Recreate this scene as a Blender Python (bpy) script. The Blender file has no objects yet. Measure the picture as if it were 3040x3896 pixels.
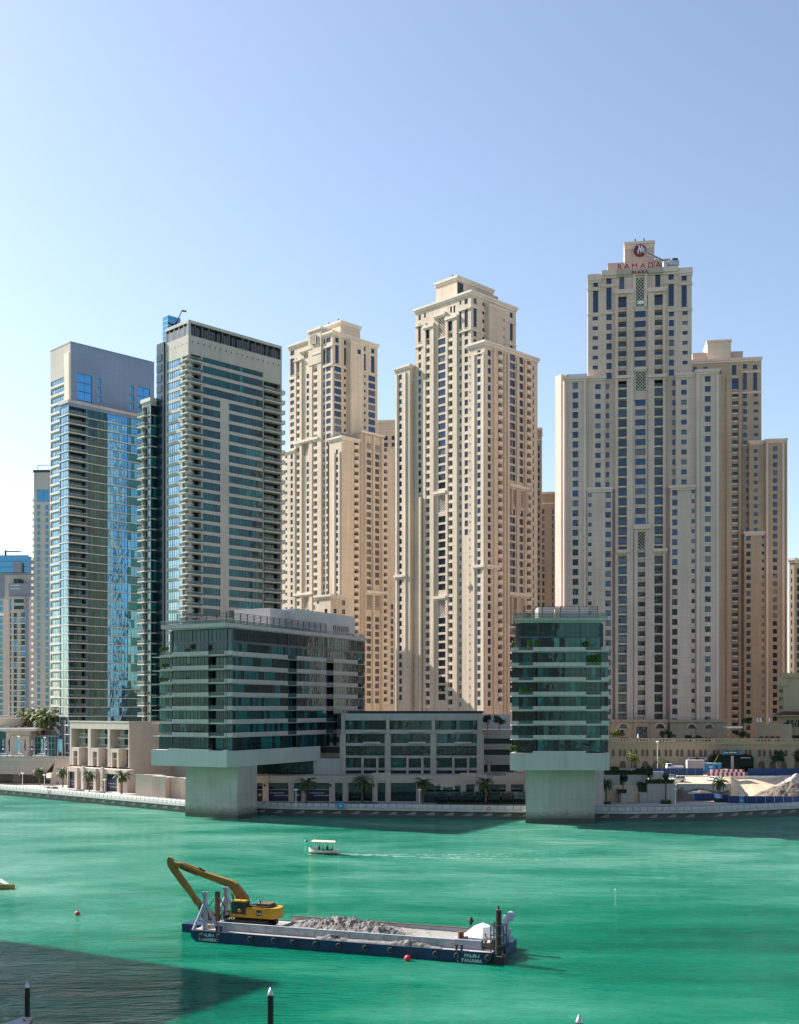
import bpy, math, random
from mathutils import Vector, Matrix
random.seed(7)
R = math.radians
scene = bpy.context.scene
COL = scene.collection
# ------------------------------------------------------------------ camera, sky, sun
F, CX, HY, CAMH = 4317.0, 1520.0, 2693.0, 30.0        # focal length / centre / horizon in photo pixels, eye height in metres
cam = bpy.data.cameras.new('camera'); camo = bpy.data.objects.new('camera', cam); COL.objects.link(camo)
camo.location = (0, 0, CAMH); camo.rotation_euler = (R(90), 0, 0)
cam.sensor_fit = 'HORIZONTAL'; cam.sensor_width = 36; cam.lens = 36 * F / 3040
cam.shift_y = (HY - 1948) / 3040; cam.clip_start = 1; cam.clip_end = 20000
scene.camera = camo
SUN_EL = 38.0
SUN = Vector((-.87, .493, 0)).normalized() * math.cos(R(SUN_EL)) + Vector((0, 0, math.sin(R(SUN_EL))))
world = bpy.data.worlds.new('World'); scene.world = world; world.use_nodes = True
nt = world.node_tree; nt.nodes.clear()
sky = nt.nodes.new('ShaderNodeTexSky'); sky.sky_type = 'NISHITA'; sky.sun_disc = False
sky.sun_elevation = R(SUN_EL); sky.sun_rotation = math.atan2(SUN.x, SUN.y)
sky.altitude = 0; sky.air_density = 1.0; sky.dust_density = .85; sky.ozone_density = 1.1
bg = nt.nodes.new('ShaderNodeBackground'); bg.inputs[1].default_value = 0.094
wo = nt.nodes.new('ShaderNodeOutputWorld'); hs = nt.nodes.new('ShaderNodeHueSaturation'); hs.inputs['Saturation'].default_value = .93; nt.links.new(sky.outputs[0], hs.inputs['Color']); nt.links.new(hs.outputs[0], bg.inputs[0]); nt.links.new(bg.outputs[0], wo.inputs[0])
sl = bpy.data.lights.new('sun', 'SUN'); sl.energy = 5.0; sl.angle = R(.53); sl.color = (1, .955, .89)
so = bpy.data.objects.new('sun', sl); COL.objects.link(so); so.rotation_euler = SUN.to_track_quat('Z', 'Y').to_euler()
scene.view_settings.view_transform = 'Standard'; scene.view_settings.look = 'None'
scene.view_settings.exposure = 1.15; scene.view_settings.gamma = 1; scene.view_settings.use_curve_mapping = False
scene.cycles.max_bounces = 8; scene.cycles.transparent_max_bounces = 16; scene.cycles.caustics_reflective = False; scene.cycles.caustics_refractive = False; scene.cycles.use_denoising = True
try: scene.cycles.denoiser = 'OPENIMAGEDENOISE'
except Exception: pass

# ------------------------------------------------------------------ materials
def new_mat(name):
    m = bpy.data.materials.new(name); m.use_nodes = True
    n = m.node_tree; b = n.nodes['Principled BSDF']
    return m, n, b
def node(n, t, **kw):
    o = n.nodes.new(t)
    for k, v in kw.items(): setattr(o, k, v)
    return o
def pos(n, sc=(1, 1, 1)):
    g = node(n, 'ShaderNodeNewGeometry'); mp = node(n, 'ShaderNodeMapping'); mp.inputs['Scale'].default_value = sc
    n.links.new(g.outputs['Position'], mp.inputs['Vector']); return mp.outputs[0]
def objpos(n, sc=(1, 1, 1)):
    g = node(n, 'ShaderNodeTexCoord'); mp = node(n, 'ShaderNodeMapping'); mp.inputs['Scale'].default_value = sc
    n.links.new(g.outputs['Object'], mp.inputs['Vector']); return mp.outputs[0]
def noise(n, vec, scale, detail=4, rough=.55):
    t = node(n, 'ShaderNodeTexNoise'); t.inputs['Scale'].default_value = scale; t.inputs['Detail'].default_value = detail
    t.inputs['Roughness'].default_value = rough; n.links.new(vec, t.inputs['Vector']); return t.outputs[0]
def ramp(n, fac, stops):
    r = node(n, 'ShaderNodeValToRGB'); e = r.color_ramp.elements
    while len(e) < len(stops): e.new(.5)
    for i, (p, c) in enumerate(stops): e[i].position = p; e[i].color = (*c, 1)
    n.links.new(fac, r.inputs[0]); return r.outputs[0]
def mixc(n, fac, a, b, mode='MIX'):
    m = node(n, 'ShaderNodeMix', data_type='RGBA', blend_type=mode)
    for sock, v in ((m.inputs[0], fac), (m.inputs[6], a), (m.inputs[7], b)):
        if hasattr(v, 'links') or isinstance(v, bpy.types.NodeSocket): n.links.new(v, sock)
        elif isinstance(v, (int, float)): sock.default_value = v
        else: sock.default_value = (*v, 1)
    return m.outputs[2]
def math_(n, op, a, b=None):
    m = node(n, 'ShaderNodeMath', operation=op)
    for sock, v in ((m.inputs[0], a), (m.inputs[1], b)):
        if v is None: continue
        if isinstance(v, bpy.types.NodeSocket): n.links.new(v, sock)
        else: sock.default_value = v
    return m.outputs[0]
def bump(n, b, h, strength=.3, dist=.1):
    u = node(n, 'ShaderNodeBump'); u.inputs['Strength'].default_value = strength; u.inputs['Distance'].default_value = dist
    n.links.new(h, u.inputs['Height']); n.links.new(u.outputs[0], b.inputs['Normal'])
def vary(c, k): return tuple(max(0, min(1, x * k)) for x in c)
def paint(name, c, rough=.5, metal=0.0, amount=.12, scale=.6, obj=False, bumpy=0):
    m, n, b = new_mat(name); v = objpos(n) if obj else pos(n)
    f = noise(n, v, scale, 5)
    n.links.new(ramp(n, f, [(.3, vary(c, 1 - amount)), (.7, vary(c, 1 + amount))]), b.inputs['Base Color'])
    b.inputs['Roughness'].default_value = rough; b.inputs['Metallic'].default_value = metal
    if bumpy: bump(n, b, noise(n, v, scale * 6, 6), bumpy, .1)
    return m
def stucco(name, c, joint=3.3, jdark=.82, streak=.10, vjoint=0):
    m, n, b = new_mat(name); v = pos(n)
    f = noise(n, v, .07, 3); col = ramp(n, f, [(.35, vary(c, .93)), (.65, vary(c, 1.06))])
    st = noise(n, pos(n, (.8, .8, .03)), 1.0, 4)
    col = mixc(n, 1.0, col, ramp(n, st, [(.3, (1 - streak,) * 3), (.7, (1, 1, 1))]), 'MULTIPLY')
    if joint:
        sx = node(n, 'ShaderNodeSeparateXYZ'); n.links.new(v, sx.inputs[0])
        fr = math_(n, 'FRACT', math_(n, 'DIVIDE', sx.outputs[2], joint))
        j = math_(n, 'LESS_THAN', fr, .035)
        col = mixc(n, j, col, mixc(n, 1.0, col, (jdark,) * 3, 'MULTIPLY'))
    if vjoint:
        sx2 = node(n, 'ShaderNodeSeparateXYZ'); n.links.new(v, sx2.inputs[0])
        a = math_(n, 'ADD', sx2.outputs[0], math_(n, 'MULTIPLY', sx2.outputs[1], .5))
        j = math_(n, 'LESS_THAN', math_(n, 'FRACT', math_(n, 'DIVIDE', a, vjoint)), .03)
        col = mixc(n, j, col, mixc(n, 1.0, col, (jdark,) * 3, 'MULTIPLY'))
    n.links.new(col, b.inputs['Base Color']); b.inputs['Roughness'].default_value = .85
    b.inputs['Specular IOR Level'].default_value = .25
    return m
def glass(name, tint, refl, wav=.05, wscale=.35, rough=.03):
    # coated facade glass: dark body under a tinted mirror coat, panes a little wavy
    m, n, b = new_mat(name)
    b.inputs['Base Color'].default_value = (*tint, 1); b.inputs['Roughness'].default_value = .25
    b.inputs['Specular IOR Level'].default_value = .2
    g = node(n, 'ShaderNodeBsdfGlossy'); g.inputs['Color'].default_value = (*refl[1], 1); g.inputs['Roughness'].default_value = rough
    v = pos(n); h = noise(n, v, wscale, 2, .5)
    u = node(n, 'ShaderNodeBump'); u.inputs['Strength'].default_value = wav; u.inputs['Distance'].default_value = 1.0
    n.links.new(h, u.inputs['Height']); n.links.new(u.outputs[0], g.inputs['Normal'])
    lw = node(n, 'ShaderNodeLayerWeight'); lw.inputs['Blend'].default_value = .35
    fac = math_(n, 'ADD', refl[0], math_(n, 'MULTIPLY', lw.outputs['Fresnel'], 1 - refl[0]))
    mx = node(n, 'ShaderNodeMixShader'); out = n.nodes['Material Output']
    n.links.new(fac, mx.inputs[0]); n.links.new(b.outputs[0], mx.inputs[1]); n.links.new(g.outputs[0], mx.inputs[2])
    n.links.new(mx.outputs[0], out.inputs['Surface'])
    return m

BEIGE = stucco('beige_stucco', (.68, .56, .435), 3.3, .78, .2)
HOTEL = stucco('rosy_beige_stucco', (.70, .505, .42), 3.34, .78, .2)
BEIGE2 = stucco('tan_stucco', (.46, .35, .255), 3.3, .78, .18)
HTRIM = stucco('rosy_stone_trim', (.72, .54, .455), 0)
TRIM = stucco('pale_stone_trim', (.73, .635, .53), 0)
PINK = stucco('rose_stone', (.50, .39, .33), 0)
GREYWALL = stucco('mid_grey_wall', (.23, .26, .31), 3.3)
GREYCLAD = stucco('blue_grey_cladding', (.20, .27, .39), 1.7, .8, .05, 2.4)
CONC = stucco('pale_concrete_panels', (.50, .445, .39), 3.6, .85, .12, 4.0)
GREYCONC = stucco('grey_fair_concrete', (.52, .44, .42), 0, .9, .14, 5.2)
PANELS = stucco('light_metal_panels', (.53, .505, .48), 0, .85, .06, 3.2)
SANDSTONE = stucco('sand_render', (.52, .40, .26), 0, .85, .12)
PALE = stucco('warm_pale_render', (.58, .49, .42), 3.7, .88, .1, 3.4)
DARKMET = paint('dark_metal', (.028, .03, .033), .5, .1)
ALU = paint('aluminium_grey', (.42, .44, .46), .4, .5)
FRAMEM = paint('window_frame_grey', (.035, .042, .05), .4, .1)
WHITE = paint('white_paint', (.78, .78, .77), .45)
SLABM = paint('balcony_concrete', (.58, .54, .49), .8)
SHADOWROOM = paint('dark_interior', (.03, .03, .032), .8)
def clear_glass(name, tint, opac):
    m, n, b = new_mat(name); b.inputs['Base Color'].default_value = (*tint, 1); b.inputs['Roughness'].default_value = .08; b.inputs['Specular IOR Level'].default_value = .35
    t = node(n, 'ShaderNodeBsdfTransparent'); mx = node(n, 'ShaderNodeMixShader'); mx.inputs[0].default_value = opac
    n.links.new(t.outputs[0], mx.inputs[1]); n.links.new(b.outputs[0], mx.inputs[2]); n.links.new(mx.outputs[0], n.nodes['Material Output'].inputs['Surface']); return m
RAILG = clear_glass('balcony_glass', (.10, .17, .17), .42)
G_BLUE = [glass('blue_tower_glass_a', (.008, .05, .075), (.52, (.14, .45, .78)), .03),
          glass('blue_tower_glass_b', (.012, .065, .08), (.45, (.18, .50, .76)), .05),
          glass('blue_tower_glass_c', (.02, .08, .08), (.36, (.30, .64, .76)), .04)]
G_SKY = [glass('sky_facing_glass_a', (.02, .06, .08), (.42, (.52, .80, .92)), .02), glass('sky_facing_glass_b', (.02, .07, .09), (.34, (.45, .74, .88)), .03)]  # lit copy of the tower glass: coat brightened for the sky it mirrors
G_TEAL = [glass('teal_glass_a', (.003, .018, .021), (.03, (.26, .56, .58)), .03),
          glass('teal_glass_b', (.002, .050, .058), (.03, (.28, .62, .60)), .03),
          glass('teal_glass_c', (.006, .13, .14), (.03, (.36, .68, .64)), .03),
          glass('teal_glass_d', (.002, .010, .013), (.05, (.26, .5, .54)), .04)]
G_NAVY = [glass('navy_window_a', (.006, .012, .022), (.07, (.34, .55, .9)), .03),
          glass('navy_window_b', (.008, .010, .014), (.05, (.5, .6, .75)), .08),
          glass('navy_window_c', (.05, .045, .04), (.08, (.5, .62, .8)), .06),
          glass('navy_window_blinds', (.13, .115, .10), (.06, (.5, .6, .75)), .03),
          glass('navy_window_d', (.003, .005, .009), (.08, (.42, .55, .8)), .08)]

# ------------------------------------------------------------------ mesh helpers
class MB:
    def __init__(s): s.v = []; s.f = []; s.m = []; s.mats = []
    def mi(s, m):
        if m not in s.mats: s.mats.append(m)
        return s.mats.index(m)
    def poly(s, pts, m):
        i = len(s.v); s.v += [tuple(p) for p in pts]; s.f.append(tuple(range(i, i + len(pts)))); s.m.append(s.mi(m))
    def box(s, x0, x1, y0, y1, z0, z1, m, M=None):
        c = [Vector((x, y, z)) for z in (z0, z1) for y in (y0, y1) for x in (x0, x1)]
        if M is not None: c = [M @ p for p in c]
        i = len(s.v); s.v += [tuple(p) for p in c]; k = s.mi(m)
        for q in ((0, 2, 3, 1), (4, 5, 7, 6), (0, 1, 5, 4), (1, 3, 7, 5), (3, 2, 6, 7), (2, 0, 4, 6)):
            s.f.append(tuple(i + a for a in q)); s.m.append(k)
    def tube(s, p0, p1, r0, m, r1=None, n=8, cap=True):
        p0, p1 = Vector(p0), Vector(p1); r1 = r0 if r1 is None else r1
        d = (p1 - p0)
        if d.length < 1e-6: return
        q = d.to_track_quat('Z', 'Y'); i = len(s.v); k = s.mi(m)
        for p, r in ((p0, r0), (p1, r1)):
            for a in range(n):
                t = 2 * math.pi * a / n; s.v.append(tuple(p + q @ Vector((r * math.cos(t), r * math.sin(t), 0))))
        for a in range(n): b = (a + 1) % n; s.f.append((i + a, i + b, i + n + b, i + n + a)); s.m.append(k)
        if cap: s.f.append(tuple(i + n + a for a in range(n))); s.m.append(k); s.f.append(tuple(i + n - 1 - a for a in range(n))); s.m.append(k)
    def lathe(s, c, prof, m, n=16):
        i = len(s.v); k = s.mi(m); c = Vector(c)
        for r, z in prof:
            for a in range(n):
                t = 2 * math.pi * a / n; s.v.append((c.x + r * math.cos(t), c.y + r * math.sin(t), c.z + z))
        for j in range(len(prof) - 1):
            for a in range(n):
                b = (a + 1) % n; s.f.append((i + j * n + a, i + j * n + b, i + (j + 1) * n + b, i + (j + 1) * n + a)); s.m.append(k)
        s.f.append(tuple(i + (len(prof) - 1) * n + a for a in range(n))); s.m.append(k)
        s.f.append(tuple(i + n - 1 - a for a in range(n))); s.m.append(k)
    def prism(s, pts, z0, z1, m):           # plan polygon (counter-clockwise), vertical sides
        n = len(pts); i = len(s.v); k = s.mi(m)
        s.v += [(p[0], p[1], z0) for p in pts] + [(p[0], p[1], z1) for p in pts]
        for a in range(n): b = (a + 1) % n; s.f.append((i + a, i + b, i + n + b, i + n + a)); s.m.append(k)
        s.f.append(tuple(i + n + a for a in range(n))); s.m.append(k); s.f.append(tuple(i + n - 1 - a for a in range(n))); s.m.append(k)
    def add_mesh(s, me, M):
        i = len(s.v); s.v += [tuple(M @ v.co) for v in me.vertices]
        ks = [s.mi(m) for m in me.materials]
        for p in me.polygons: s.f.append(tuple(i + a for a in p.vertices)); s.m.append(ks[p.material_index])
    def mesh(s, name, org=(0, 0, 0), smooth=False):
        me = bpy.data.meshes.new(name); o = Vector(org)
        me.from_pydata([(x - o.x, y - o.y, z - o.z) for x, y, z in s.v], [], s.f)
        for m in s.mats: me.materials.append(m)
        me.polygons.foreach_set('material_index', s.m)
        if smooth: me.polygons.foreach_set('use_smooth', [True] * len(s.f))
        me.update(); return me
    def build(s, name, parent=None, smooth=False):
        org = wloc(parent) if parent else (0, 0, 0)
        return link(name, s.mesh(name, org, smooth), parent)
def wloc(o):
    p = Vector((0, 0, 0))
    while o is not None: p = p + o.location; o = o.parent
    return p
def link(name, me, parent=None):
    o = bpy.data.objects.new(name, me); COL.objects.link(o)
    if parent is not None: o.parent = parent
    return o
def tag(o, label=None, cat=None, group=None, kind=None):
    if label: o['label'] = label
    if cat: o['category'] = cat
    if group: o['group'] = group
    if kind: o['kind'] = kind
    return o
def thing(name, label, cat, loc=(0, 0, 0), rz=0, group=None):
    o = bpy.data.objects.new(name, None); COL.objects.link(o); o.location = loc; o.rotation_euler = (0, 0, rz); o.empty_display_size = .5
    return tag(o, label, cat, group)
def copy_tree(o, parent=None):
    c = o.copy(); COL.objects.link(c); c.parent = parent
    for ch in list(o.children): copy_tree(ch, c)
    return c
def structure(name, mb, smooth=False):
    o = mb.build(name, None, smooth); o['kind'] = 'structure'; return o
def X(px, d): return (px - CX) / F * d
def Z(py, d): return CAMH + (HY - py) / F * d
def W(px, py, d): return Vector((X(px, d), d, Z(py, d)))
def DZ(py, z=0.0): return (CAMH - z) * F / (py - HY)           # distance of a point at height z that the photo shows at row py

class Face:
    """A vertical facade plane: starts at O (plan), runs along t; n points outwards."""
    def __init__(s, O, t, n): s.O, s.t, s.n = Vector(O), Vector(t), Vector(n); s.flip = (t[1] * n[0] - t[0] * n[1]) < 0
    def s(s_, px, off=0):
        k = (px - CX) / F; o = s_.O + s_.n * off
        return (k * o.y - o.x) / (s_.t.x - k * s_.t.y)
    def xy(s_, s, off=0): return s_.O + s_.t * s + s_.n * off
    def z(s_, px, py, off=0): return Z(py, s_.xy(s_.s(px, off), off).y)
    def p(s_, s, z, off=0): q = s_.xy(s, off); return Vector((q.x, q.y, z))
class Frame:
    def __init__(s, px, d, th):
        s.C = Vector((X(px, d), d)); a = R(th); s.L = Vector((-math.cos(a), math.sin(a))); s.R = Vector((math.sin(a), math.cos(a)))
    def P(s, a, b): return s.C + s.R * a + s.L * b
    def left(s, a=0, b=0): return Face(s.P(a, b), s.L, -s.R)
    def right(s, a=0, b=0): return Face(s.P(a, b), s.R, -s.L)
def obox(mb, f, s0, s1, o0, o1, z0, z1, m):
    c = [f.p(s, z, o) for z in (z0, z1) for o in (o0, o1) for s in (s0, s1)]
    i = len(mb.v); mb.v += [tuple(p) for p in c]; k = mb.mi(m)
    for q in ((0, 2, 3, 1), (4, 5, 7, 6), (0, 1, 5, 4), (1, 3, 7, 5), (3, 2, 6, 7), (2, 0, 4, 6)):
        mb.f.append(tuple(i + a for a in q)); mb.m.append(k)
def fquad(mb, f, sa, sb, za, zb, off, m):
    mb.poly([f.p(sa, za, off), f.p(sb, za, off), f.p(sb, zb, off), f.p(sa, zb, off)], m)
def wall(mb, f, s0, s1, z0, z1, ops, m, off=0):
    """Wall sheet with real openings cut out; ops = (sa, sb, za, zb, depth)."""
    ops = [(max(min(a, b), s0), min(max(a, b), s1), max(c, z0), min(d, z1), dp) for a, b, c, d, dp in ops]
    ops = [o for o in ops if o[1] - o[0] > .05 and o[3] - o[2] > .05]
    cuts = sorted({round(x, 3) for o in ops for x in o[:2]} | {s0, s1})
    for a, b in zip(cuts, cuts[1:]):
        if b - a < 1e-3: continue
        mid = (a + b) / 2; iv = sorted((o[2], o[3]) for o in ops if o[0] < mid < o[1]); z = z0
        for c, d in iv:
            if c > z + 1e-3: fquad(mb, f, a, b, z, c, off, m)
            z = max(z, d)
        if z < z1 - 1e-3: fquad(mb, f, a, b, z, z1, off, m)
    for a, b, c, d, dp in ops:
        i = off - dp
        mb.poly([f.p(a, c, off), f.p(a, d, off), f.p(a, d, i), f.p(a, c, i)], m); mb.poly([f.p(b, c, off), f.p(b, d, off), f.p(b, d, i), f.p(b, c, i)], m)
        mb.poly([f.p(a, c, off), f.p(b, c, off), f.p(b, c, i), f.p(a, c, i)], m); mb.poly([f.p(a, d, off), f.p(b, d, off), f.p(b, d, i), f.p(a, d, i)], m)

# ------------------------------------------------------------------ shared window / balcony meshes
LIB = {}
def lib(key, fn):
    if key not in LIB: LIB[key] = fn()
    return LIB[key]
def rq(x, q=.1): return max(q, round(x / q) * q)
def win_mesh(w, h, gl, style, frame, seed=0, wts=None):
    """Pane with frame; local x along the wall, z up, outside towards -y, origin bottom centre."""
    def mk():
        b = MB(); t = .09 if style != 'strip' else .06
        if isinstance(gl, tuple):
            rg = random.Random(hash((seed, round(w * 10)))); k = max(1, int(w / 1.5)) + 1; last = rg.choices(gl, wts)[0]
            for i in range(k):
                if rg.random() < .62: last = rg.choices(gl, wts)[0]
                x0, x1 = -w / 2 + w * i / k, -w / 2 + w * (i + 1) / k; a, c = rg.uniform(0, .02), rg.uniform(0, .02)
                b.poly([(x0, a, 0), (x1, c, 0), (x1, c + rg.uniform(-.012, .012), h), (x0, a, h)], last); b.poly([(x0, .06, 0), (x1, .06, 0), (x1, .06, h), (x0, .06, h)], last)
        else: b.box(-w / 2, w / 2, 0, .06, 0, h, gl)
        b.box(-w / 2, w / 2, -.05, -.002, 0, t, frame); b.box(-w / 2, w / 2, -.05, -.002, h - t, h, frame)
        nm = {'small': 0, 'win': 1, 'door': 1}.get(style, max(1, int(w / (1.5 if style == 'strip' else 1.2))))
        for i in range(nm + 2):
            x = -w / 2 + w * i / (nm + 1)
            b.box(max(-w / 2, x - t / 2), min(w / 2, x + t / 2), -.06, -.002, t, h - t, frame)
        if style == 'strip': b.box(-w / 2, w / 2, -.05, -.003, h * .28, h * .28 + .05, frame)
        if style == 'tall':
            for k in range(1, int(h / 3.3) + 1): b.box(-w / 2, w / 2, -.055, -.003, k * 3.3 - .25, k * 3.3 + .05, frame)
        return b.mesh('window')
    return lib(('w', w, h, tuple(g.name for g in gl) if isinstance(gl, tuple) else gl.name, style, frame.name, seed, wts), mk)
def bal_mesh(w, d, style, m, proj=.45):
    def mk():
        b = MB()
        if style == 'solid':
            b.box(-w / 2, w / 2, -proj, d, -.22, 0, m); b.box(-w / 2, w / 2, -proj, -proj + .16, 0, .95, m)
            b.box(-w / 2 - .05, w / 2 + .05, -proj - .06, -proj + .2, .95, 1.07, m)
            b.box(-w / 2, -w / 2 + .15, -proj + .16, 0, 0, .95, m); b.box(w / 2 - .15, w / 2, -proj + .16, 0, 0, .95, m)
        elif style == 'railed':
            b.box(-w / 2, w / 2, -proj, d, -.22, .35, m)
            b.box(-w / 2, w / 2, -proj + .05, -proj + .09, .95, 1.02, FRAMEM); b.box(-w / 2, w / 2, -proj + .06, -proj + .08, .62, .66, FRAMEM)
        else:
            b.box(-w / 2, w / 2, -proj, d, -.3, 0, m)
            b.box(-w / 2 + .04, w / 2 - .04, -proj + .05, -proj + .08, .02, 1.0, RAILG); b.box(-w / 2, w / 2, -proj + .03, -proj + .10, 1.0, 1.07, ALU)
            for sx in (-1, 1):
                x = sx * (w / 2 - .06); b.box(x - .015, x + .015, -proj + .1, 0, .02, 1.0, RAILG); b.box(x - .03, x + .03, -proj + .1, 0, 1.0, 1.07, ALU)
        return b.mesh('balcony')
    return lib(('b', w, d, style, m.name, proj), mk)
OCC = [(603, 1392, 2345, 315), (1300, 1845, 2712, 345), (1936, 2322, 2340, 300), (2322, 3040, 2812, 372), (630, 1078, 1215, 385), (245, 600, 2745, 372)]
WHOLE = {'louvre_band', 'roof_railing', 'lattice_screen', 'spandrel_band', 'balustrade', 'parapet', 'concrete_band', 'balcony_rail', 'roof_crane', 'crown', 'glazed_storey', 'maintenance_crane', 'glazed_core', 'roof_frame', 'vent_hole', 'cafe_awning', 'cafe_screen', 'glass_lift_head', 'roof_glass_rail', 'terrace_glass_rail', 'concrete_tray', 'plant_room', 'roof_slab', 'pier', 'tiled_roof', 'upper_storey'}
def islands(b):
    """split a mesh into its separate pieces; pieces that touch stay together"""
    par = list(range(len(b.v)))
    def find(x):
        while par[x] != x: par[x] = par[par[x]]; x = par[x]
        return x
    for f in b.f:
        for a in f[1:]: par[find(a)] = find(f[0])
    g = {}
    for i in range(len(b.v)): g.setdefault(find(i), []).append(i)
    keys = list(g); bb = [([min(b.v[i][k] for i in g[q]) - .06 for k in range(3)], [max(b.v[i][k] for i in g[q]) + .06 for k in range(3)]) for q in keys]; up = list(range(len(keys)))
    def fu(x):
        while up[x] != x: x = up[x]
        return x
    for i in range(len(keys)):
        for j in range(i):
            if all(bb[i][0][k] <= bb[j][1][k] and bb[j][0][k] <= bb[i][1][k] for k in range(3)): up[fu(i)] = fu(j)
    of = {q: fu(i) for i, q in enumerate(keys)}; outs = {}
    mp = {}
    for f, m in zip(b.f, b.m):
        k = of[find(f[0])]; o = outs.setdefault(k, MB()); idx = []
        for a in f:
            if (k, a) not in mp: mp[(k, a)] = len(o.v); o.v.append(b.v[a])
            idx.append(mp[(k, a)])
        o.f.append(tuple(idx)); o.m.append(o.mi(b.mats[m]))
    return list(outs.values())
class Bldg:
    def __init__(s, name, label, cat, xy, group=None, z=2.4):
        s.root = thing(name, label, cat, (xy[0], xy[1], z), 0, group); s.walls = MB(); s.items = {}; s.extra = {}
    def part(s, name):
        return s.extra.setdefault(name, MB())
    def item(s, name, f, sm, z, off, me, area):
        M = Matrix.Translation(f.p(sm, z, off)) @ Matrix.Rotation(math.atan2(f.n.x, -f.n.y), 4, 'Z')
        p = M.translation; px = CX + F * p.x / p.y; py = HY - F * (p.z - CAMH) / p.y
        face = abs((f.n.x * p.x + f.n.y * p.y) / math.hypot(p.x, p.y)); sc = area * face / p.y ** 2
        if f.n.x * p.x + f.n.y * p.y > 0 or px < -20 or px > 3060: sc *= 1e-3
        for a, b, t, d in OCC:
            if a < px < b and py > t and p.y > d + 8: sc *= 1e-3
        s.items.setdefault(name, []).append((sc, M, me))
    def window(s, f, sa, sb, za, zb, off, style='win', pal=None, frame=None, name='window', wts=None):
        w, h = rq(abs(sb - sa)), rq(zb - za); sd = 0
        if style == 'strip' and w > 1.6: gl, sd = tuple(pal), random.randrange(9)
        else: gl = random.choices(pal, wts)[0] if wts else random.choice(pal); wts = None
        s.item(name, f, (sa + sb) / 2, za, off, win_mesh(w, h, gl, style, frame or FRAMEM, sd, wts), w * h)
    def balcony(s, f, sa, sb, z, off, d, style, m, proj=.45, name='balcony'):
        w = rq(abs(sb - sa)); s.item(name, f, (sa + sb) / 2, z, off, bal_mesh(w, rq(d), style, m, proj), w)
    def finish(s):
        s.root['n'] = 0; del s.root['n']
        if s.walls.f: s.walls.build('wall', s.root)
        for k, b in s.extra.items():
            if b.f:
                for q in (islands(b) if k not in WHOLE else [b]): q.build(k, s.root)
        org = wloc(s.root)
        for k, L in s.items.items():
            L.sort(key=lambda t: -t[0])
            for sc, M, me in L[:100]:
                o = link(k, me, s.root); o.matrix_local = Matrix.Translation(-org) @ M
            if len(L) > 100:
                b = MB()
                for sc, M, me in L[100:]: b.add_mesh(me, M)
                b.build(k, s.root)['kind'] = 'stuff'
        return s.root
def lattice(mb, f, sa, sb, za, zb, off, m, sp=1.0, t=.2):
    """Pierced screen: a diamond grid of bars inside a frame."""
    sa, sb = min(sa, sb), max(sa, sb); w, h = sb - sa, zb - za
    fquad(mb, f, sa, sb, za, zb, off - .5, DARKMET)
    for sg in (1, -1):
        c = -h
        while c < w + h:
            pts = []
            # line s = c + sg*z for sg=1, s = c+h... clipped to the rectangle
            x0 = c if sg == 1 else c + h
            z0, z1 = 0, h
            def sx(z): return x0 + sg * z
            lo, hi = 0.0, h
            if sg == 1: lo, hi = max(0, -x0), min(h, w - x0)
            else: lo, hi = max(0, x0 - w), min(h, x0)
            if hi - lo > .15:
                d = t * .7
                a, b = (sx(lo), lo), (sx(hi), hi)
                q = [(a[0] - d, a[1]), (a[0] + d, a[1]), (b[0] + d, b[1]), (b[0] - d, b[1])]
                q = [(min(max(x, 0), w), z) for x, z in q]
                o = off - .08 - (.012 if sg == 1 else 0)
                mb.poly([f.p(sa + x, za + z, o) for x, z in q], m)
                mb.poly([f.p(sa + x, za + z, o - .18) for x, z in q], m)
                for u, v in ((0, 3), (1, 2)):
                    mb.poly([f.p(sa + q[u][0], za + q[u][1], o), f.p(sa + q[v][0], za + q[v][1], o), f.p(sa + q[v][0], za + q[v][1], o - .18), f.p(sa + q[u][0], za + q[u][1], o - .18)], m)
            c += sp
    for a, b, c, d in ((0, .15, 0, h), (w - .15, w, 0, h), (.15, w - .15, 0, .15), (.15, w - .15, h - .15, h)):
        obox(mb, f, sa + a, sa + b, off - .28, off + .05, za + c, za + d, m)
def block_back(mb, fr, a0, a1, b0, b1, z0, z1, m, roof=None, left=True, right=True):
    """Roof and the two hidden sides of a block (plus plain visible sides on request)."""
    P = fr.P
    mb.poly([(*P(a0, b0), z1), (*P(a1, b0), z1), (*P(a1, b1), z1), (*P(a0, b1), z1)], roof or m)
    sides = [((a1, b0), (a1, b1)), ((a0, b1), (a1, b1))]
    if left: sides.append(((a0, b0), (a0, b1)))
    if right: sides.append(((a0, b0), (a1, b0)))
    for u, v in sides:
        p, q = P(*u), P(*v); mb.poly([(*p, z0), (*q, z0), (*q, z1), (*p, z1)], m)
def cornice(mb, fr, a0, a1, b0, b1, z, m, h=1.0, o=.5, steps=2):
    """Stepped moulding round a block at height z (top)."""
    for i in range(steps):
        oo = o * (steps - i) / steps; zt = z - h * i / steps; zb = zt - h / steps
        P = fr.P; pts = [P(a0 - oo, b0 - oo), P(a1 + oo, b0 - oo), P(a1 + oo, b1 + oo), P(a0 - oo, b1 + oo)]
        mb.prism(pts, zb, zt, m)
def ledge(mb, f, s0, s1, z, m, h=.5, o=.35, off=0):
    obox(mb, f, s0, s1, off + .003, off + o, z - h, z, m); obox(mb, f, s0, s1, off + .003, off + o * .5, z - h * 1.6, z - h, m)
def rows(f, x0, x1, y0, y1, n, fh, zmin, off=0):
    sa, sb = f.s(x0, off), f.s(x1, off); xm = (x0 + x1) / 2
    zt, zb = f.z(xm, y0, off), f.z(xm, y1, off)
    out = []
    for i in range(n):
        if zb - i * fh < zmin: break
        out.append((min(sa, sb), max(sa, sb), zb - i * fh, zt - i * fh))
    return out
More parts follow.
